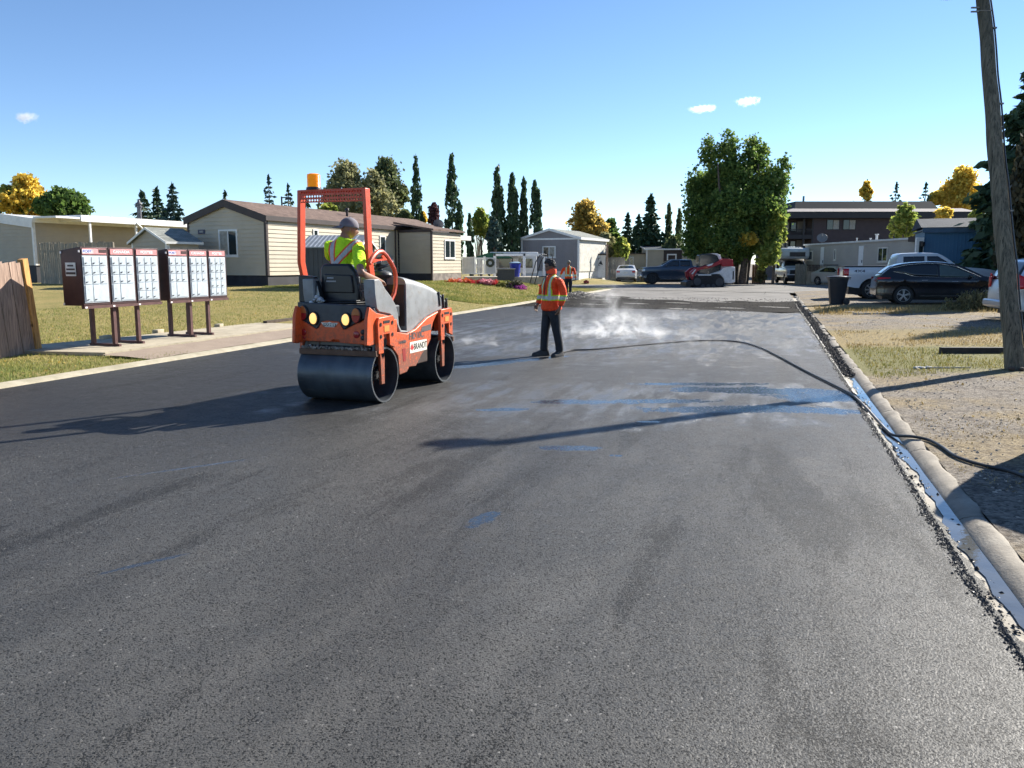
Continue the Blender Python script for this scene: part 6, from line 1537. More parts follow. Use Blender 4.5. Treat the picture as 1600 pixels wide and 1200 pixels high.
G_DK = leafmat('spruce_needles', [(.010, .020, .012), (.022, .040, .020), (.035, .058, .030)], .10); G_BL = leafmat('blue_spruce_needles', [(.012, .022, .020), (.025, .045, .036), (.045, .065, .05)], .1)
G_COL = leafmat('columnar_leaves', [(.014, .028, .014), (.03, .052, .024), (.065, .09, .042)], .35)
G_MID = leafmat('green_leaves', [(.022, .045, .012), (.05, .085, .02), (.10, .14, .035)], .5); G_BIG = leafmat('poplar_leaves', [(.022, .042, .011), (.055, .092, .021), (.15, .18, .04)], .55, .45)
G_OL = leafmat('olive_leaves', [(.06, .065, .035), (.13, .13, .065), (.22, .20, .09)], .5); G_YG = leafmat('yellow_green_leaves', [(.045, .075, .016), (.13, .16, .035), (.26, .24, .06)], .6)
G_YE = leafmat('yellow_leaves', [(.17, .13, .025), (.36, .26, .045), (.42, .33, .09)], .68); G_OR = leafmat('rust_leaves', [(.08, .075, .03), (.23, .17, .045), (.36, .24, .055)], .65)
G_OD = leafmat('dark_olive_leaves', [(.025, .036, .016), (.06, .075, .032), (.12, .13, .055)], .45); G_PU = leafmat('purple_leaves', [(.03, .015, .02), (.07, .03, .035), (.10, .06, .05)], .3)
# left skyline
conifer(2, 288, 64, 50, 'dark spruce cut off by the left edge above the white roof', G_DK, 2400, seed=2)
broad(58, 290, 72, 92, 'golden-topped broad tree above the far-left roof', G_YE, 6000, .28, vb=332, seed=3)
broad(28, 297, 71, 50, 'yellow-green tree at the far left above the white roof', G_YG, 2200, .34, vb=332, seed=13)
broad(107, 300, 66, 86, 'round green tree right of the golden one above the far-left roof', G_MID, 7000, .25, vb=342, seed=4)
conifer(234, 304, 74, 84, 'leftmost of the three spruces above the shed roof', G_DK, 2200, seed=5, size=.34)
conifer(256, 297, 78, 74, 'middle of the three spruces above the shed roof', G_DK, 2000, seed=6, size=.34)
conifer(280, 292, 73, 78, 'rightmost and tallest of the three spruces above the shed roof', G_BL, 2400, seed=7, size=.32)
conifer(361, 302, 74, 74, 'small spruce top peeking over the brown gable peak', G_DK, 1300, seed=8)
conifer(428, 279, 76, 58, 'narrow open spruce above the roof left of the roll bar', G_BL, 1500, seed=9, dens=.8)
conifer(457, 291, 80, 56, 'dark spruce just left of the roll bar', G_DK, 1400, seed=10)
conifer(484, 312, 74, 80, 'dark spruce framed inside the roll bar at left', G_DK, 1800, seed=11)
broad(520, 322, 70, 44, 'low yellow-green bush top framed inside the roll bar', G_YG, 1600, .3, vb=345, seed=12)
broad(546, 253, 74, 84, 'tall pale olive tree rising behind the roll bar', G_OL, 7000, .24, vb=345, seed=14)
broad(588, 283, 70, 96, 'olive and gold tree between the roll bar and the dark pine', G_OL, 7000, .24, vb=352, seed=15)
broad(608, 252, 76, 80, 'tall dark olive tree with ragged top right of the roll bar', G_OD, 6500, .26, vb=350, seed=16)
spire(653, 253, 70, 20, 'dark columnar tree nearest the right side of the roller operator', G_COL, 2400, [(0, 1, 1), (.45, .52, .7)], seed=17)
broad(635, 330, 68, 30, 'low dark shrub mass over the roof at the foot of a columnar tree', G_OD, 1500, .28, vb=356, seed=18)
broad(664, 334, 72, 14, 'small yellow bush between two columnar trees', G_YE, 700, .26, vb=352, seed=19)
broad(680, 319, 71, 20, 'purple-leaved small tree beside the dark lamp post', G_PU, 1100, .26, vb=354, seed=20)
spire(708, 250, 69, 24, 'tallest columnar tree, standing behind the end of the brown roof', G_COL, 3200, [(0, 1, 1), (.45, .62, .7), (-.4, .40, .6)], seed=21)
spire(735, 338, 62, 12, 'short columnar shrub behind the satellite dish', G_COL, 900, seed=22)
broad(752, 330, 74, 42, 'yellow-green birch behind the patio', G_YG, 2400, .28, vb=376, seed=23)
spire(777, 266, 66, 23, 'first and widest columnar tree left of the grey home', G_COL, 3600, [(0, 1, .9), (.28, .80, .8), (-.35, .55, .6)], seed=24)
broad(772, 342, 63, 28, 'blue-green bush at the foot of the columnar trees', G_BL, 1500, .24, vb=395, seed=25)
spire(800, 279, 66, 21, 'second columnar tree left of the grey home', G_COL, 3200, [(0, 1, 1), (.25, .85, .6)], seed=26)
spire(818, 286, 67, 15, 'slim third columnar tree behind the grey home', G_COL, 2200, seed=27)
spire(834, 289, 67, 19, 'fourth columnar tree behind the grey home gable', G_COL, 2600, [(0, 1, .9), (.35, .9, .7), (.6, .5, .5)], seed=28)
# bare tree
x = (748-800)/1200*78; r = empty('bare_tree', (x, 78, .4), 0, 'leafless pale tree between the columnar trees', 'tree'); b = MB()
rn = random.Random(4)
for k in range(22):
    a = rn.uniform(0, 6.28); L = rn.uniform(4.5, 7.2); sp_ = rn.uniform(.2, 1.8); b.tube([(0, 0, 0), (math.cos(a)*sp_*.3, math.sin(a)*sp_*.3, L*.5), (math.cos(a)*sp_, math.sin(a)*sp_, L)], [.05, .03, .008], 4)
b.build('trunk', BARKL, r)
# centre
broad(912, 318, 74, 72, 'rust and gold broad tree right of the grey home', G_OR, 7000, .24, vb=398, seed=30)
broad(905, 372, 70, 38, 'olive bush beside the side wall of the grey home', G_OD, 1800, .26, vb=420, seed=31)
broad(951, 345, 82, 40, 'dark green round tree behind the rust tree', G_MID, 2400, .32, vb=400, seed=32)
broad(945, 368, 71, 54, 'pale yellow-green shrub tree above the moon shed', G_OL, 3000, .26, vb=412, seed=33)
broad(968, 372, 70, 30, 'small green tree above the white parked car', G_YG, 1500, .26, vb=405, seed=34)
conifer(978, 336, 84, 50, 'left small spruce of the group behind the white car', G_DK, 1600, seed=35, size=.34)
conifer(995, 338, 82, 50, 'middle spruce of the group behind the white car', G_DK, 1700, seed=36, size=.34)
conifer(1013, 308, 78, 66, 'tallest spruce between the rust tree and the big poplar', G_DK, 3800, seed=37, size=.34, power=.75)
spire(1041, 322, 78, 15, 'slender grey-green poplar left of the big tree', G_OD, 1500, seed=38)
spire(1057, 330, 78, 13, 'second slender poplar touching the big tree', G_OD, 1300, seed=39)
broad(1048, 372, 74, 44, 'dark hedge mass at the left foot of the big tree', G_OD, 2200, .3, vb=415, seed=40)
# big poplar: blobs traced from its outline at its own distance
BYD = 63.0; bx0 = (1140-800)/1200*BYD
def bb2(u, v, ru, rv, dy=0): return ((u-1140)/1200*BYD, dy, 1.64+(412-v)*BYD/1200, ru/1200*BYD, ru/1200*BYD*.9, rv/1200*BYD)
bt = empty('big_tree', (bx0, BYD, -.02), 0, 'large leafy green poplar dominating the end of the street', 'tree')
bl_ = [bb2(1100, 248, 13, 30), bb2(1128, 244, 15, 32), bb2(1115, 268, 14, 24), bb2(1168, 245, 17, 28), bb2(1185, 252, 14, 24, 1), bb2(1214, 275, 11, 30), bb2(1077, 283, 10, 17), bb2(1140, 290, 34, 34), bb2(1100, 300, 28, 30, 1), bb2(1190, 300, 28, 34),
       bb2(1092, 335, 26, 28), bb2(1130, 330, 34, 30, -1.5), bb2(1175, 335, 34, 30, -1), bb2(1085, 372, 26, 24), bb2(1125, 372, 32, 26, -1.5), bb2(1165, 370, 30, 26), bb2(1100, 395, 26, 12), bb2(1145, 395, 28, 14), bb2(1200, 318, 16, 22), bb2(1073, 390, 12, 10)]
crown('crown', blob_pts(bl_, 60000, .35), .19, G_BIG, bt, 1.25)
crown('yellow_branch', blob_pts([bb2(1148, 374, 13, 8, -2.6)], 500, .2), .26, G_YE, bt, 1.25)
b = MB(); tr_pts = [(1125, -.9), (1138, 0), (1150, .5), (1160, -.4), (1170, .3), (1131, .6), (1155, 1)]
rn = random.Random(9)
for (u, dy) in tr_pts:
    x = (u-1140)/1200*BYD; tx = x*1.5+rn.uniform(-.5, .5); b.tube([(x*.75, dy, -.05), (x*.9, dy, 2.0), (tx, dy, 5.5), (tx*1.4, dy*1.3, 9.5)], [.34, .28, .16, .04], 8)
    for k in range(4): z = 2.5+k*1.3; a = rn.uniform(0, 6.28); b.tube([(x+(tx-x)*z/6, dy, z), (x+math.cos(a)*1.6, dy+math.sin(a)*1.6, z+1.3)], [.08, .02], 5)
b.build('trunk', BARK, bt, smooth=True)
broad(1205, 330, 61, 42, 'yellow-green small tree leaning over the camper truck', G_YG, 3600, .24, vb=422, seed=41, blobs=[((u-1205)/1200*61, dy, 1.64+(412-v)*61/1200, ru/1200*61, ru/1200*61, rv/1200*61) for u, v, ru, rv, dy in ((1205, 350, 14, 16, 0), (1214, 365, 10, 16, .5), (1198, 378, 16, 16, 0), (1192, 398, 15, 16, -.5), (1205, 388, 11, 10, .4), (1184, 412, 8, 9, 0), (1212, 345, 8, 10, .3))])
broad(1186, 415, 64, 22, 'low olive bush under the big tree beside the camper truck', G_OL, 900, .2, vb=440, seed=42)
# right skyline
broad(1342, 288, 96, 24, 'yellow tree with a dark tip behind the apartment roof', G_YE, 1700, .32, vb=316, seed=43)
conifer(1343, 285, 99, 50, 'dark spruce tip behind the yellow tree over the apartment roof', G_DK, 700, seed=44)
conifer(1388, 289, 97, 80, 'lone dark spruce top over the middle of the apartment roof', G_DK, 1300, seed=45)
conifer(1433, 289, 96, 76, 'dark spruce top at the right end of the apartment roof', G_DK, 1200, seed=46)
broad(1490, 275, 98, 78, 'large golden tree behind the right end of the apartment building', G_YE, 10000, .28, vb=340, seed=47)
broad(1448, 302, 97, 30, 'small golden tree left of the large golden one', G_YE, 1400, .32, vb=325, seed=57)
broad(1403, 320, 62, 50, 'yellow-green young tree in front of the apartment wall', G_YG, 3200, .22, vb=376, seed=48)
broad(1464, 327, 58, 30, 'small yellow bush above the blue building roof', G_YE, 1200, .22, vb=346, seed=49)
broad(1512, 332, 60, 24, 'small olive bush top behind the blue building roof', G_YG, 700, .22, vb=348, seed=58)
conifer(1618, 66, 38, 228, 'huge dark spruce at the right edge behind the utility pole', G_DK, 30000, seed=50, size=.30, power=.62, clear=.02, levels=34)
spire(1612, 205, 31, 92, 'dense brownish cedar hedge tree at the far right edge', leafmat('brown_cedar', [(.012, .013, .007), (.03, .027, .014), (.055, .042, .02)], .15), 12000, [(0, 1, 1), (-.3, .9, .7), (.3, .95, .8)], seed=51, size=.16)
# trees outside the frame whose shade falls across the right verge and gravel
conifer(1840, -80, 30, 190, 'spruce standing just outside the frame whose shade crosses the right verge', G_DK, 7000, seed=52, size=.3, levels=24, power=.7)
broad(1900, 60, 24, 250, 'leafy tree outside the frame whose shade dapples the gravel', G_MID, 7000, .24, vb=420, seed=53)
b = None
# ------------------------------------------------------------------ grass
def tufts(name, P, hgt, wid, mat, label, cat, lean=.5, bend=True):
    n = len(P); a = rng.uniform(0, 2*PI, n); h = hgt*rng.uniform(.45, 1.3, n); w_ = wid*rng.uniform(.7, 1.4, n)
    dx, dy = np.cos(a)*w_, np.sin(a)*w_; la = rng.uniform(0, 2*PI, n); ll = h*lean*rng.uniform(.1, 1.2, n)
    B = np.stack([P+np.stack([-dx, -dy, 0*a], 1), P+np.stack([dx, dy, 0*a], 1), P+np.stack([np.cos(la)*ll, np.sin(la)*ll, h], 1)], 1)
    o = quads(name, B, mat); at = o.data.attributes.new('rnd', 'FLOAT', 'FACE'); at.data.foreach_set('value', rng.uniform(0, 1, n).astype(np.float32)); o['label'] = label; o['category'] = cat; o['kind'] = 'stuff'; return o
def fld(x, y): return np.sin(x*1.3+np.sin(y*.9)*1.7)+np.sin(y*1.7+np.sin(x*1.1)*2)+.6*np.sin(x*3.7+y*2.9)
def scatter(n, s0, s1, t0, t1, keep):
    s = s0+(s1-s0)*rng.uniform(0, 1, n)**1.6; t_ = rng.uniform(t0, t1, n); x = 1.14+DX*s+DY*t_; y = DY*s-DX*t_
    k = keep(x, y, s, t_); x, y = x[k], y[k]; z = np.array([terr(a, b_) for a, b_ in zip(x, y)]); return np.stack([x, y, z], 1)
LG = leafmat('lawn_blades', [(.05, .075, .016), (.125, .13, .035), (.24, .19, .075)], .3, .2); DG = leafmat('dry_blades', [(.08, .055, .025), (.16, .12, .05), (.26, .20, .10)], .3, .2); GG = leafmat('verge_blades', [(.045, .06, .013), (.11, .10, .026), (.20, .155, .06)], .3, .2)
def pad_free(x, y, s, t_): return ~((s > 10.9) & (s < 21.5) & (t_ > -13.6)) 
P = scatter(150000, 3, 30, -22, -10.9, lambda x, y, s, t_: pad_free(x, y, s, t_) & (x/y > -.74) & (rng.uniform(size=len(x)) < np.clip(1.3-y/34, .15, 1)))
tufts('lawn_grass', P, .045, .006, LG, 'short patchy green and straw lawn left of the road', 'grass')
P = scatter(60000, 28, 52, -22, -10.9, lambda x, y, s, t_: (x/y > -.74))
tufts('lawn_grass', P, .07, .014, LG, 'dry yellowing lawn in front of the long beige home', 'grass')
def band_(lo, hi, thr=-.4): return lambda x, y, s, t_: (y > lo+.5*np.sin(x)) & (y < hi+.5*np.sin(x*1.3)) & (fld(x, y) > thr) & (x/y < .72)
tufts('verge_grass', scatter(60000, 8, 22, .42, 12, band_(11.2, 14.8, -.9)), .05, .006, GG, 'green and straw grass on the right verge beside the pole', 'grass')
tufts('verge_grass', scatter(50000, 11, 24, .42, 14, band_(14.6, 19, -.5)), .05, .007, DG, 'dry brown grass strip farther along the right verge', 'grass')
tufts('dry_grass', scatter(50000, 20, 36, .5, 20, band_(24.6, 28.0, -1.6)), .13, .010, DG, 'tall straw-coloured grass strip in front of the parked cars', 'grass', .35)
tufts('dry_grass', scatter(26000, -1, 11, .4, 6, lambda x, y, s, t_: (fld(x*1.5, y*1.5) > .7)), .022, .004, DG, 'sparse flattened dry grass on the near gravel', 'grass', 1.2)
# tall weeds before the black car
b = MB(); 
for k in range(26):
    q = pgt(random.uniform(1478, 1560), 0) if False else None
WP = []
for k in range(170):
    u = 1475+85*random.random()**.8; Y = random.uniform(25.6, 27.2); x = (u-800)/1200*Y; hh = random.uniform(.15, .75)*(1 if u > 1500 else .6)
    for j in range(14): WP.append((x+random.gauss(0, .03+.05*j/14), Y+random.gauss(0, .05), terr(x, Y)+hh*j/14))
wd = empty('weeds', (0, 0, 0), 0, 'scraggly tall weeds growing in front of the black crossover', 'weeds'); crown('stems', np.array(WP), .055, leafmat('weed_leaves', [(.035, .03, .015), (.08, .07, .03), (.17, .15, .07)], .3), wd, 2.2, np.repeat([[0, 0, .8]], len(WP), 0))
# flower bed
FM = lambda n_, c: leafmat(n_, [tuple(x*.3 for x in c), tuple(x*.5 for x in c), tuple(x*.65 for x in c)], .3)
fc = [('orange_flowers', (.62, .16, .05), [(708, 448, 12, 3), (722, 445, 10, 4), (732, 448, 8, 3)], 'orange and coral flower mound at the left end of the flower bed'), ('red_flowers', (.45, .04, .05), [(735, 443, 8, 3), (752, 443, 9, 3), (770, 444, 8, 3)], 'red flower clump in the middle of the flower bed'), ('pink_flowers', (.68, .28, .32), [(718, 441, 4, 3), (758, 447, 8, 3), (765, 443, 6, 3)], 'pink flower clump beside the red ones in the flower bed'),
      ('green_shrub', (.16, .16, .04), [(782, 446, 7, 5), (790, 444, 6, 5)], 'yellow-green leafy plants in the flower bed'), ('dark_shrub', (.06, .06, .035), [(806, 443, 10, 5), (750, 450, 20, 2), (798, 448, 8, 3)], 'dark grey-green low shrub at the right of the flower bed'), ('purple_flowers', (.45, .07, .38), [(808, 449, 14, 2)], 'purple flower edging at the right end of the flower bed')]
for nm, c, bl2, lb in fc:
    Yb = 41.0; q0 = bl2[0]; x0 = (q0[0]-800)/1200*Yb; zz = terr(x0, Yb)
    r = empty('flower_bed' if 'flowers' in nm else 'shrub', (x0, Yb, 0), 0, lb, 'flowers' if 'flowers' in nm else 'shrub'); P = blob_pts([((u-q0[0])/1200*Yb, random.uniform(-.2, .5), max(zz+.05, 1.64+(412-v)*Yb/1200), ru/1200*Yb, .45, rv/1200*Yb) for u, v, ru, rv in bl2], 1500, .3)
    crown('blossom' if 'flowers' in nm else 'foliage', P, .075, FM(nm, c), r, 1.1)

# fallen leaves
def leaves(n, s0, s1, t0, t1, label, cx=None):
    P = scatter(n, s0, s1, t0, t1, lambda x, y, s, t_: rng.uniform(size=len(x)) < .9); P[:, 2] += .015
    q = leafquads(P, .034, 1.2, np.repeat([[.0, .0, .0]], len(P), 0)+rng.normal(size=(len(P), 3))*np.array([.6, .6, .1])); o = quads('fallen_leaves', q, G_OR if cx is None else DG); at = o.data.attributes.new('rnd', 'FLOAT', 'FACE'); at.data.foreach_set('value', rng.uniform(0, 1, len(P)).astype(np.float32)); o['label'] = label; o['category'] = 'leaves'; o['kind'] = 'stuff'
leaves(1500, 6, 45, -21, -11, 'scattered small rust leaves on the left lawn'); leaves(1600, 2, 34, .5, 12, 'scattered small dry leaves on the right verge', 1)
# ------------------------------------------------------------------ mailboxes
MBR = M('dark_maroon_metal', (.050, .020, .020), .5, .1, .12, 6, dirt=.05); MBL = M('maroon_leg', (.095, .042, .038), .55, .1, .15, 8, dirt=.1)
DOOR = M('pale_blue_grey_door', (.50, .56, .60), .42, .1, .08, 5, dirt=.28); FRM = M('mailbox_aluminium', (.60, .64, .67), .4, .3, .05, 5)
PINK = M('header_pink_red', (.60, .25, .25), .5, 0, .12, 7); HWH = M('header_white', (.78, .74, .74), .5); HBL = M('header_blue', (.06, .10, .45), .5)
ROWD = Vector((.33, .944, 0)).normalized(); RA = math.atan2(ROWD.y, ROWD.x); LM = Vector((-7.42, 14.43, 0))
def mailbank(k, length, label):
    p = LM+ROWD*k; r = empty('community_mailbox', (p.x, p.y, .09), RA, label, 'mailbox', 'community mailboxes beside the road')
    W_ = length/3; D_ = .47; z0, z1 = .80, 1.85       # front faces -y (towards the road)
    lk = M('lock_dark', (.05, .05, .055), .4, .5)
    for i in range(3):
        m_ = empty('mailbox_module', (i*W_, 0, 0)); m_.parent = r
        b = MB(); b.add([(.006, 0, z0), (W_-.006, 0, z0), (W_-.006, D_, z0), (.006, D_, z0), (.006, 0, z1), (W_-.006, 0, z1), (W_-.006, D_, z1-.06), (.006, D_, z1-.06)], [(0, 3, 2, 1), (4, 5, 6, 7), (0, 1, 5, 4), (1, 2, 6, 5), (2, 3, 7, 6), (3, 0, 4, 7)]); b.build('cabinet', MBR, m_, bevel=.008)
        b = MB(); b.bb(.03, W_-.05, -.012, 0, z0+.05, z1-.155); b.build('front_frame', FRM, m_)
        b = MB(); b.bb(.035, W_-.055, -.014, 0, z1-.135, z1-.03); h = b.build('header', PINK, m_, bevel=.003)
        if i == 0:
            b = MB(); b.bb(.035, W_*.45, -.017, -.014, z1-.115, z1-.05); b.build('header_plate', HWH, h); b = MB(); b.bb(W_*.40, W_*.62, -.017, -.0141, z1-.12, z1-.045); b.build('header_plate', M('header_pale_red', (.7, .3, .3), .5), h)
            text('header_lettering', 'POST', HBL, h, .062, frameM((W_*.235, -.019, z1-.082), (1, 0, 0), (0, 0, 1)), .001, .001, 1.3)
            b = MB(); b.bb(W_*.64, W_-.055, -.02, -.0141, z1-.10, z1-.04); b.build('outgoing_slot', MBR, h)
        else: text('header_lettering', 'CANADA' if i == 1 else 'POSTES', HWH, h, .068, frameM((W_*.47, -.0165, z1-.083), (1, 0, 0), (0, 0, 1)), .001, .002, 1.35)
        xa, xb, za, zb_ = .042, W_-.062, z0+.062, z1-.168; w3 = (xb-xa)/3; rows = 5 if i == 2 else 4
        cells = []
        if i == 2:
            hh = (zb_-za)/5
            for a in range(5):
                for c in range(3): cells.append((xa+c*w3, xa+(c+1)*w3, za+a*hh, za+(a+1)*hh))
        else:
            big = (zb_-za)*.385; hh = (zb_-za-big)/3
            for a in range(3):
                for c in range(3): cells.append((xa+c*w3, xa+(c+1)*w3, za+big+a*hh, za+big+(a+1)*hh))
            cells += [(xa, xa+w3, za, za+big), (xa+w3, xb, za, za+big)]
        for (a, c, e, f) in cells:
            g = .007; b = MB(); b.bb(a+g, c-g, -.024, -.012, e+g, f-g); d_ = b.build('door', DOOR, m_, bevel=.0025, seg=1)
            b = MB(); b.cyl((a+.038, -.024, e+.042), (a+.038, -.032, e+.042), .013, n=8); b.box((a+.055, -.027, e+.050), (.04, .004, .010)); b.build('lock', lk, d_)
        b = MB(); b.bb(.0, W_, -.02, .05, z0-.055, z0-.001); b.build('base_rail', MBL, m_)
        b = MB(); b.bb(.015, .06, -.024, -.02, z0-.045, z0-.015); b.build('hinge_plate', HWH, m_)
    b = MB(); b.bb(-.004, .001, .15, .42, z1-.60, z1-.33) if False else b.bb(-.006, -.001, .12, .36, z1-.52, z1-.28)
    if k < 0:
        s_ = b.build('notice', M('notice_white', (.62, .64, .62), .6), r); b = MB()
        for j, (y0, y1) in enumerate(((.17, .31), (.14, .34), (.13, .35))): b.bb(-.008, -.006, y0, y1, z1-.35-j*.065, z1-.32-j*.065) if j != 2 else b.bb(-.008, -.006, y0, y1, z1-.49, z1-.45)
        b.build('notice_print', BLACKP, s_)
    b = MB()
    for (y, z) in ((.02, z1-.08), (.45, z1-.10), (.45, z0+.03)): b.bb(-.012, -.001, y-.014, y+.014, z-.02, z+.02)
    b.build('corner_clip', HWH, r)
    return r, W_
for k, L_, lb in ((-.72, 1.83, 'nearer bank of three maroon community mailboxes with a white notice on its end'), (1.33, 1.76, 'farther bank of three maroon community mailboxes')):
    r, W_ = mailbank(k, L_, lb)
    for x in (.72, 1.29) if k < 0 else (.66, 1.20):
        for (y, tw) in ((.09, 'leg'), (.62, 'leg')):
            b = MB(); b.bb(x-.035+(y-.09)*0, x+.035, y-.035, y+.035, 0, .80 if y < .5 else .80); b.build('leg', MBL, r, bevel=.004)
        b = MB(); b.bb(x-.03, x+.03, -.03, .70, -.004, .05); b.bb(x-.03, x+.03, .0, .62, .74, .795) if False else None; b.build('foot_bar', MBL, r, bevel=.004)
PAD = concrete('pad_concrete', (.34, .295, .215), (.48, .42, .31), (.2, .16, .11))
def slab(name, pts, z, mat, th=.12):
    b = MB(); vs = [ST(s, t_, z) for s, t_ in pts]; n = len(vs); b.add(vs+[v-Vector((0, 0, th)) for v in vs], [tuple(range(n)), tuple(range(2*n-1, n-1, -1))]+[(i, (i+1) % n, n+(i+1) % n, n+i) for i in range(n)]); return b.build(name, mat, kind='structure')
slab('mailbox_pad', [(9.7, -14.6), (10.1, -12.1), (16.8, -12.1), (16.8, -13.9), (12.9, -14.1)], .092, PAD)
t = NT('pink_pavers'); p = t.pos(); n1 = t.noise(p, 3, 5, .6); n2 = t.noise(p, 70, 3)
PAV = t.out(t.bsdf(t.mix(t.mul(t.step(n2, .45, .65), .6), t.mix(n1, (.25, .195, .15), (.37, .30, .235)), (.22, .17, .13)), .9, 0, t.bump(n2, .8, .01), .2))
b = MB()
def fp(i, j):
    s = 9.9+9.5*i; t0, t1 = -11.95+.5*max(0, i-.7)/.3, -10.9; q = ST(s-(1-j)*.4*0, t0+(t1-t0)*j); q.z = .085-.035*j+.006*math.sin(s*7+j*9)*math.sin(s*3.1); return q
b.grid(fp, 60, 8); b.build('paver_strip', PAV, kind='structure', smooth=True)
b = MB(); b.M = Matrix.Translation(ST(19.0, -13.6, .10)) @ Matrix.Rotation(RD, 4, 'Z'); b.box((0, 0, 0), (4.6, .12, .10)); b.build('timber_edging', M('dark_old_timber', (.07, .05, .035), .9, 0, .3, 8, .5, 20), label='dark timber edging beam at the far end of the mailbox pad', cat='timber')
for i, (s, t_) in enumerate(((10.3, -14.4), (12.1, -14.15), (13.6, -14.2), (15.4, -14.0))):
    q = ST(s, t_, .11); b = MB(); b.box((0, 0, 0), (.26, .14, .10), rz=RD+.1*i); o = b.build('concrete_block', PAD, bevel=.015, label=['concrete block at the near left corner behind the mailbox pad', 'concrete block behind the legs of the nearer mailbox bank', 'concrete block behind the gap between the two mailbox banks', 'concrete block behind the legs of the farther mailbox bank'][i], cat='block', group='blocks behind the mailbox pad'); o.location = q
# ------------------------------------------------------------------ utility pole with lamp
t = NT('weathered_pole_wood'); p = t.obj(); X, Y, Z = t.sep(p)
g = t.noise(t.map(p, (9, 9, .55)), 3.2, 7, .68, .5); g2 = t.noise(t.map(p, (30, 30, 1.2)), 2, 4, .6)
col = t.mix(t.step(g, .3, .68), (.055, .055, .042), (.25, .225, .17)); col = t.mix(t.mul(g2, .35), col, (.10, .10, .075)); col = t.mix(t.mul(t.step(Z, 3.0, 6.4), .6), col, (.06, .062, .05))
crk = t.step(t.noise(t.map(p, (22, 22, .35)), 2.4, 3, .5), .62, .66); col = t.mix(t.mul(crk, .7), col, (.02, .018, .015))
POLE = t.out(t.bsdf(col, .85, 0, t.bump(t.add(g, t.mul(g2, .4)), .8, .02), .2))
pb = pgt(1586, 578); ptop = pt(1536, 0, pb.y+1.35); pd_ = (ptop-pb); pz = pd_.z
up = empty('utility_pole', pb, 0, 'weathered leaning wooden utility pole with a cable and street lamp at its top', 'utility pole')
k_ = 1.055; tp = pd_*k_
b = MB(); N_ = 40; pts = []; rs = []
for i in range(N_+1):
    f = i/N_; c = tp*f; pts.append((c.x+.012*math.sin(f*9)+.006*math.sin(f*31), c.y+.01*math.sin(f*7+1), c.z-.03)); rs.append((.130-.038*f)*(1+.012*math.sin(f*57)+.01*math.sin(f*23)))
b.tube(pts, rs, 20); b.build('pole', POLE, up, smooth=True)
side_ = Vector((.87, -.40, 0))
b = MB(); cp = [Vector(q)+Vector((.80, -.55, 0)).normalized()*(rs[i]+.018) for i, q in enumerate(pts)]; b.tube(cp, .013, 6)
b.build('cable', BLACKP, up, smooth=True)
b = MB()
for i in (6, 16, 27, 35): b.box(tuple(cp[i]), (.05, .05, .025))
i = 37; b.tube([Vector(pts[i])+Vector((math.cos(a)*(rs[i]+.006), math.sin(a)*(rs[i]+.006), .03*math.sin(a))) for a in np.linspace(0, 2*PI, 20, endpoint=False)], .010, 5, True)
b.box((pts[37][0]-.17, pts[37][1]-.05, pts[37][2]-.03), (.12, .03, .02)); b.box((pts[37][0]-.17, pts[37][1]-.05, pts[37][2]+.03), (.12, .03, .02)); b.build('clamp', M('galvanised_clamp', (.2, .2, .19), .5, .6), up)
lp_ = pt(1493, -3, pb.y+1.25)-pb
b = MB(); b.tube([tp*.985, tp*.985+Vector((-.25, -.05, .22)), lp_+Vector((.05, 0, .34)), lp_+Vector((.0, 0, .15))], .026, 8); b.build('lamp_arm', M('lamp_arm_metal', (.35, .36, .36), .4, .6), up, smooth=True)
b = MB(); b.M = Matrix.Translation(lp_+Vector((-.12, 0, .07))) @ Matrix.Rotation(R(8), 4, 'Y') @ Matrix.Diagonal((1.7, 1, .9, 1)); b.lathe([(0, .10), (.10, .09), (.16, .04), (.17, 0), (.15, -.03)], (0, 0, 0), 'z', 20); b.build('lamp_head', M('lamp_head_grey', (.5, .5, .48), .4, .2), up, smooth=True)
b = MB(); b.M = Matrix.Translation(lp_+Vector((-.12, 0, .05))) @ Matrix.Diagonal((1.6, 1, .8, 1)); b.ball((0, 0, 0), (.13, .13, .09), 16, 10); b.build('lamp_lens', M('lamp_lens', (.75, .76, .74), .15), up, smooth=True)
b = MB()
for k in range(5): a = k*1.2; b.ball((math.cos(a)*.14-.02, -.12+.05*math.sin(a), .03), (.05, .04, .03), 7, 5)
b.build('base_bracket', M('rusty_base', (.10, .07, .05), .9), up)
# ------------------------------------------------------------------ hose
hp_ = [(876, 551), (884, 549), (896, 547), (930, 545.5), (1000, 539), (1060, 534), (1100, 532), (1150, 533.5), (1185, 542), (1215, 556), (1260, 580), (1300, 600), (1330, 616), (1352, 636), (1372, 658), (1385, 672), (1397, 680), (1425, 682), (1450, 687), (1470, 697), (1490, 711), (1512, 720), (1545, 729), (1580, 737), (1620, 752)]
pts = []
for u, v in hp_:
    q = pg(u, v, .02); s_, t_ = toST(q.x, q.y)
    for _ in range(3):
        s_, t_ = toST(q.x, q.y); z = .018 if t_ < .03 else (-.015 if t_ < .20 else .034); q = pg(u, v, z)
    pts.append(q)
def catmull(P, k=8):
    out = []; P = [Vector(p) for p in P]
    for i in range(len(P)-1):
        a, b_, c, d = P[max(i-1, 0)], P[i], P[i+1], P[min(i+2, len(P)-1)]
        for j in range(k):
            t_ = j/k; out.append(.5*((2*b_)+(c-a)*t_+(2*a-5*b_+4*c-d)*t_*t_+(3*b_-a-3*c+d)*t_**3))
    return out+[P[-1]]
b = MB(); b.tube(catmull(pts), .0145, 8); b.build('water_hose', M('black_rubber_hose', (.022, .021, .02), .45, 0, .3, 6), smooth=True, label='long black water hose trailing from the worker over the road and kerb', cat='hose')
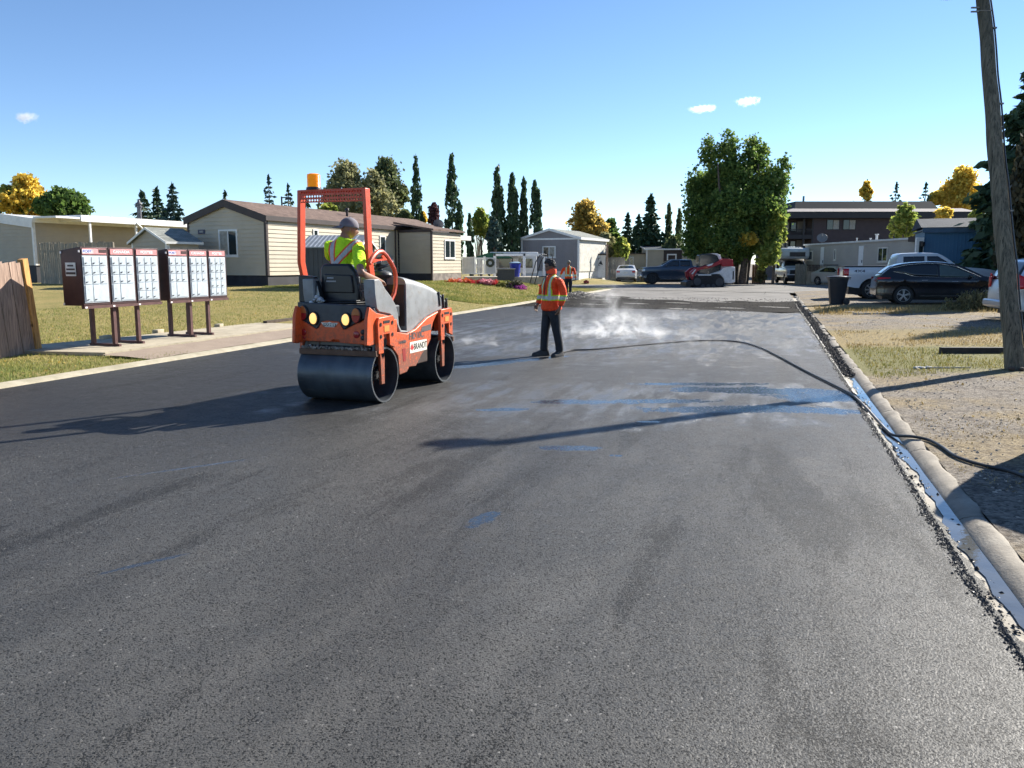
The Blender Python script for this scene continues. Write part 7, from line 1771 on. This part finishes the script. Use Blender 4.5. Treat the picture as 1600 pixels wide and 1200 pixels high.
# ------------------------------------------------------------------ loose asphalt crumbs along the edges
def crumbs(name, pos, r0, r1, mat, label, cat='debris'):
    """octahedral lumps"""
    V8 = np.array([(1, 0, 0), (0, 1, 0), (-1, 0, 0), (0, -1, 0), (0, 0, 1), (0, 0, -.6)], float); T = [(0, 1, 4), (1, 2, 4), (2, 3, 4), (3, 0, 4), (1, 0, 5), (2, 1, 5), (3, 2, 5), (0, 3, 5)]
    n = len(pos); r = rng.uniform(r0, r1, (n, 1, 1))*rng.uniform(.55, 1.3, (n, 6, 1)); a = rng.uniform(0, 6.28, n); ca, sa = np.cos(a), np.sin(a)
    v = np.broadcast_to(V8, (n, 6, 3)).copy(); x = v[:, :, 0]*ca[:, None]-v[:, :, 1]*sa[:, None]; y = v[:, :, 0]*sa[:, None]+v[:, :, 1]*ca[:, None]; v[:, :, 0], v[:, :, 1] = x, y
    v = v*r*np.array([1, 1, .75])+pos[:, None, :]; tri = v[:, np.array(T)].reshape(-1, 3, 3); o = quads(name, tri, mat); o['label'] = label; o['category'] = cat; o['kind'] = 'stuff'; return o
CRB = M('black_asphalt_crumb', (.018, .017, .017), .5, 0, .4, 30)
def stp(s, t_, z): return np.stack([1.14+DX*s+DY*t_, DY*s-DX*t_, z], 1)
n = 15000; s = 1+33*rng.uniform(0, 1, n)**1.7; t_ = rng.normal(-.008, .018, n)-.03*np.abs(rng.normal(0, .6, n))*(np.sin(s*1.7)>.2); t_ = np.clip(t_, -.25, .05); crumbs('asphalt_edge_crumbs', stp(s, t_, np.where(t_ > .0, -.03, (.002))), .003, .0095, CRB, 'rough black crumbly asphalt edge along the gutter')
n = 1500; s = 1.5+30*rng.uniform(0, 1, n)**1.3; t_ = .03+np.abs(rng.normal(0, .055, n)); k = (np.sin(s*2.1)+np.sin(s*5.3+1)+rng.normal(0, .8, n)) > .1; s, t_ = s[k], t_[k]; z = np.where(t_ < .2, -.036, np.clip((t_-.2)*.6-.02, -.03, .02)); crumbs('gutter_crumbs', stp(s, t_, z), .004, .019, CRB, 'black asphalt crumbs lying in the wet gutter')
n = 9000; s = 12+24*rng.uniform(0, 1, n); t_ = rng.normal(.10, .14, n); crumbs('gutter_dirt', stp(s, t_, np.full(n, -.02)), .008, .035, M('dark_gutter_dirt', (.05, .042, .035), .9, 0, .5, 20), 'dark dirt and asphalt lumps filling the far gutter')
n = 9000; s = rng.uniform(-1, 24, n); t_ = .5+7*rng.uniform(0, 1, n)**1.4; x = 1.14+DX*s+DY*t_; y = DY*s-DX*t_; k = fld(x*1.5, y*1.5) > -1.2; x, y = x[k], y[k]; crumbs('gravel_stones', np.stack([x, y, np.array([terr(a, c) for a, c in zip(x, y)])+.002], 1), .004, .016, M('pale_gravel_stone', (.36, .32, .27), .85, 0, .4, 12), 'loose pale gravel on the right verge', 'gravel')
n = 1500; s = rng.uniform(27, 38, n); t_ = rng.uniform(-10.4, 0, n); crumbs('torn_asphalt_lumps', stp(s, t_, np.full(n, .002)), .010, .03, M('dark_torn_lump', (.015, .013, .012), .8, 0, .5, 20), 'dark lumps scattered over the torn strip of old road')
# black asphalt pile by the far left kerb
q = pg(905, 464.5); P = []
for k in range(9000):
    a = random.uniform(0, 6.28); r_ = abs(random.gauss(0, .5)); P.append((q.x+math.cos(a)*r_*1.7, q.y+math.sin(a)*r_, max(0, .30*(1-r_/1.0))*random.uniform(.8, 1)))
crumbs('asphalt_pile', np.array(P), .015, .045, CRB, 'small black heap of hot asphalt at the far left kerb', 'asphalt pile')
# ------------------------------------------------------------------ small things on the verge
TIM = M('dark_sleeper_timber', (.035, .03, .028), .85, 0, .3, 8, .5, 20); TOPW = M('pale_worn_timber', (.34, .31, .26), .9, 0, .2, 10)
q = pgt(1472, 553); q2 = pgt(1615, 553); b = MB(); L_ = q2.x-q.x+1.4; b.box((L_/2, .06, .05), (L_, .12, .115)); o = b.build('timber_beam', TIM, bevel=.008, label='long dark timber beam lying on the grass behind the pole base', cat='timber'); o.location = q
q = pgt(1334, 491.5); b = MB(); b.box((.5, 0, .03), (1.0, .14, .05)); o = b.build('board', TOPW, bevel=.005, label='short weathered board lying on the gravel behind the kerb', cat='board'); o.location = q
q = pgt(1322, 490); b = MB(); b.box((.9, .5, .02), (1.5, .12, .03), rz=.12); o = b.build('board', M('pale_plank', (.5, .47, .42), .85, 0, .2, 9), bevel=.005, label='longer pale board lying just beyond the weathered one', cat='board'); o.location = q
q = pgt(1426, 577); b = MB()
for k in range(9): b.ball((random.uniform(0, .28), random.uniform(-.05, .05), .02), (random.uniform(.03, .07), .03, random.uniform(.012, .03)), 7, 5)
o = b.build('crumpled_rag', M('dirty_white_rag', (.42, .42, .40), .9, 0, .3, 15), smooth=True, label='crumpled dirty white rag on the green verge', cat='rag'); o.location = q
q = pgt(1449, 577); q2 = pgt(1516, 575.5); b = MB(); b.cyl((0, 0, .02), (q2.x-q.x, q2.y-q.y, .02), .012, n=6); o = b.build('stick', M('pale_stick', (.55, .50, .40), .8), label='thin pale stick pointing right from the rag toward the pole', cat='stick'); o.location = q
q = pgt(916, 443); b = MB(); b.box((0, 0, .12), (.42, .3, .22)); b.box((0, 0, .25), (.2, .2, .06)); o = b.build('red_block', M('brick_red', (.20, .02, .015), .7), bevel=.03, label='small dark red block by the roadside grass in front of the moon shed', cat='block'); o.location = q
def lamp_post(u, v0, Y, sg, label):
    x = (u-800)/1200*Y; h = 1.64+(412-v0)*Y/1200; r = empty('street_lamp', (x, Y, .4), 0, label, 'street lamp'); b = MB(); b.cyl((0, 0, 0), (0, 0, h-.4), .10, .08, 8); b.build('pole', BLACKP, r)
    b = MB(); b.box((sg*.45, 0, h-.5), (.9, .10, .10)); b.box((sg*.75, 0, h-.62), (.5, .25, .16)); b.build('lamp_head', BLACKP, r)
lamp_post(687, 323, 72, -1, 'dark square street lamp post right of the purple-leaved tree'); lamp_post(447, 310, 74, 1, 'dark square street lamp post left of the roll bar')
# ------------------------------------------------------------------ off-frame van whose shade falls in the lower right corner
c = Car('van', 'dark van parked just beyond the right edge, casting shade on the near verge', 'van', (5.15, 6.0, .06), R(20), 4.9, .95, [(0, .6), (.03, 1.0), (.25, 1.75), (.6, 1.9), (3.3, 1.92), (4.0, 1.35), (4.7, 1.05), (4.88, .6)], 1.05, PB, [(.95, .35), (3.9, .35)], tumble=.2)
# ------------------------------------------------------------------ clouds
t = NT('cloud_vapour'); g_ = t.n('TexCoord').outputs['Generated']; q_ = t.map(g_, (2, 2, 2), (-1, -1, -1)); ln = t.n('VectorMath', operation='LENGTH'); t.set(ln.inputs[0], q_)
nz = t.noise(t.obj(), .05, 6, .65, .5); de = t.mul(t.step(t.add(t.sub(1, ln.outputs['Value']), t.mul(t.sub(nz, .5), 2.2)), .25, .75), .05)
vp = t.n('VolumePrincipled', {'Color': (1, 1, 1, 1), 'Anisotropy': .5}); t.set(vp.inputs['Density'], de); CLD = t.out(None, vp.outputs[0])
for (u, v, w_, h_, lb) in ((40, 183, 40, 17, 'small white cloud low in the sky at the left'), (1097, 170, 48, 13, 'flat white cloud above the big tree'), (1168, 158, 40, 15, 'small white cloud right of and above the flat one')):
    q = pt(u, v, 2200); k = 2200/1200; b = MB(); b.ball((0, 0, 0), (w_*.55*k, 30, h_*.6*k), 24, 14)
    o = b.build('cloud', CLD, smooth=True, label=lb, cat='cloud', kind='structure'); o.location = q
# ------------------------------------------------------------------ steam rising off the hot wet mat
t = NT('steam_vapour'); p = t.pos(); X, Y, Z = t.sep(p)
n1 = t.noise(t.map(p, (1, .5, 1.1)), 2.4, 7, .72, 1.1); n2 = t.noise(t.map(p, (1, .5, 1.6), (3, 1, 7)), .8, 3, .6, .4)
tot = None
for (u, v, rx, ry, rz_, dn) in ((945, 524, .34, .9, .95, 1.6), (962, 516, .75, 1.6, .42, 1.0), (900, 522, 1.0, 1.4, .22, .75), (800, 527, 1.8, 1.2, .16, .7), (740, 540, 1.6, .9, .10, .6), (1040, 522, 1.2, 1.4, .22, .7), (1100, 540, 1.2, 1.4, .16, .4), (1000, 500, 2.6, 2.2, .22, .45), (760, 545, 1.2, .8, .12, .45), (1130, 560, 1.0, 1.2, .30, .15)):
    q = pg(u, v); dx, dy, dz = t.math('DIVIDE', t.sub(X, q.x), rx), t.math('DIVIDE', t.sub(Y, q.y), ry), t.math('DIVIDE', Z, rz_)
    d = t.add(t.add(t.mul(dx, dx), t.mul(dy, dy)), t.mul(dz, dz)); g = t.mul(t.math('EXPONENT', t.mul(d, -1.0)), dn); tot = g if tot is None else t.add(tot, g)
den = t.mul(t.mul(tot, t.mul(t.step(n1, .46, .74), t.add(.12, t.step(n2, .42, .62)))), 1.9)
vol = t.n('VolumePrincipled', {'Color': (1, 1, 1, 1), 'Anisotropy': .35}); t.set(vol.inputs['Density'], den)
STM = t.out(None, vol.outputs[0])
b = MB(); b.bb(-3.2, 7.4, 12.2, 28, .004, 1.7); o = b.build('steam', STM, label='white wisps of steam rising from the hot wet asphalt beside the worker', cat='steam', kind='stuff')
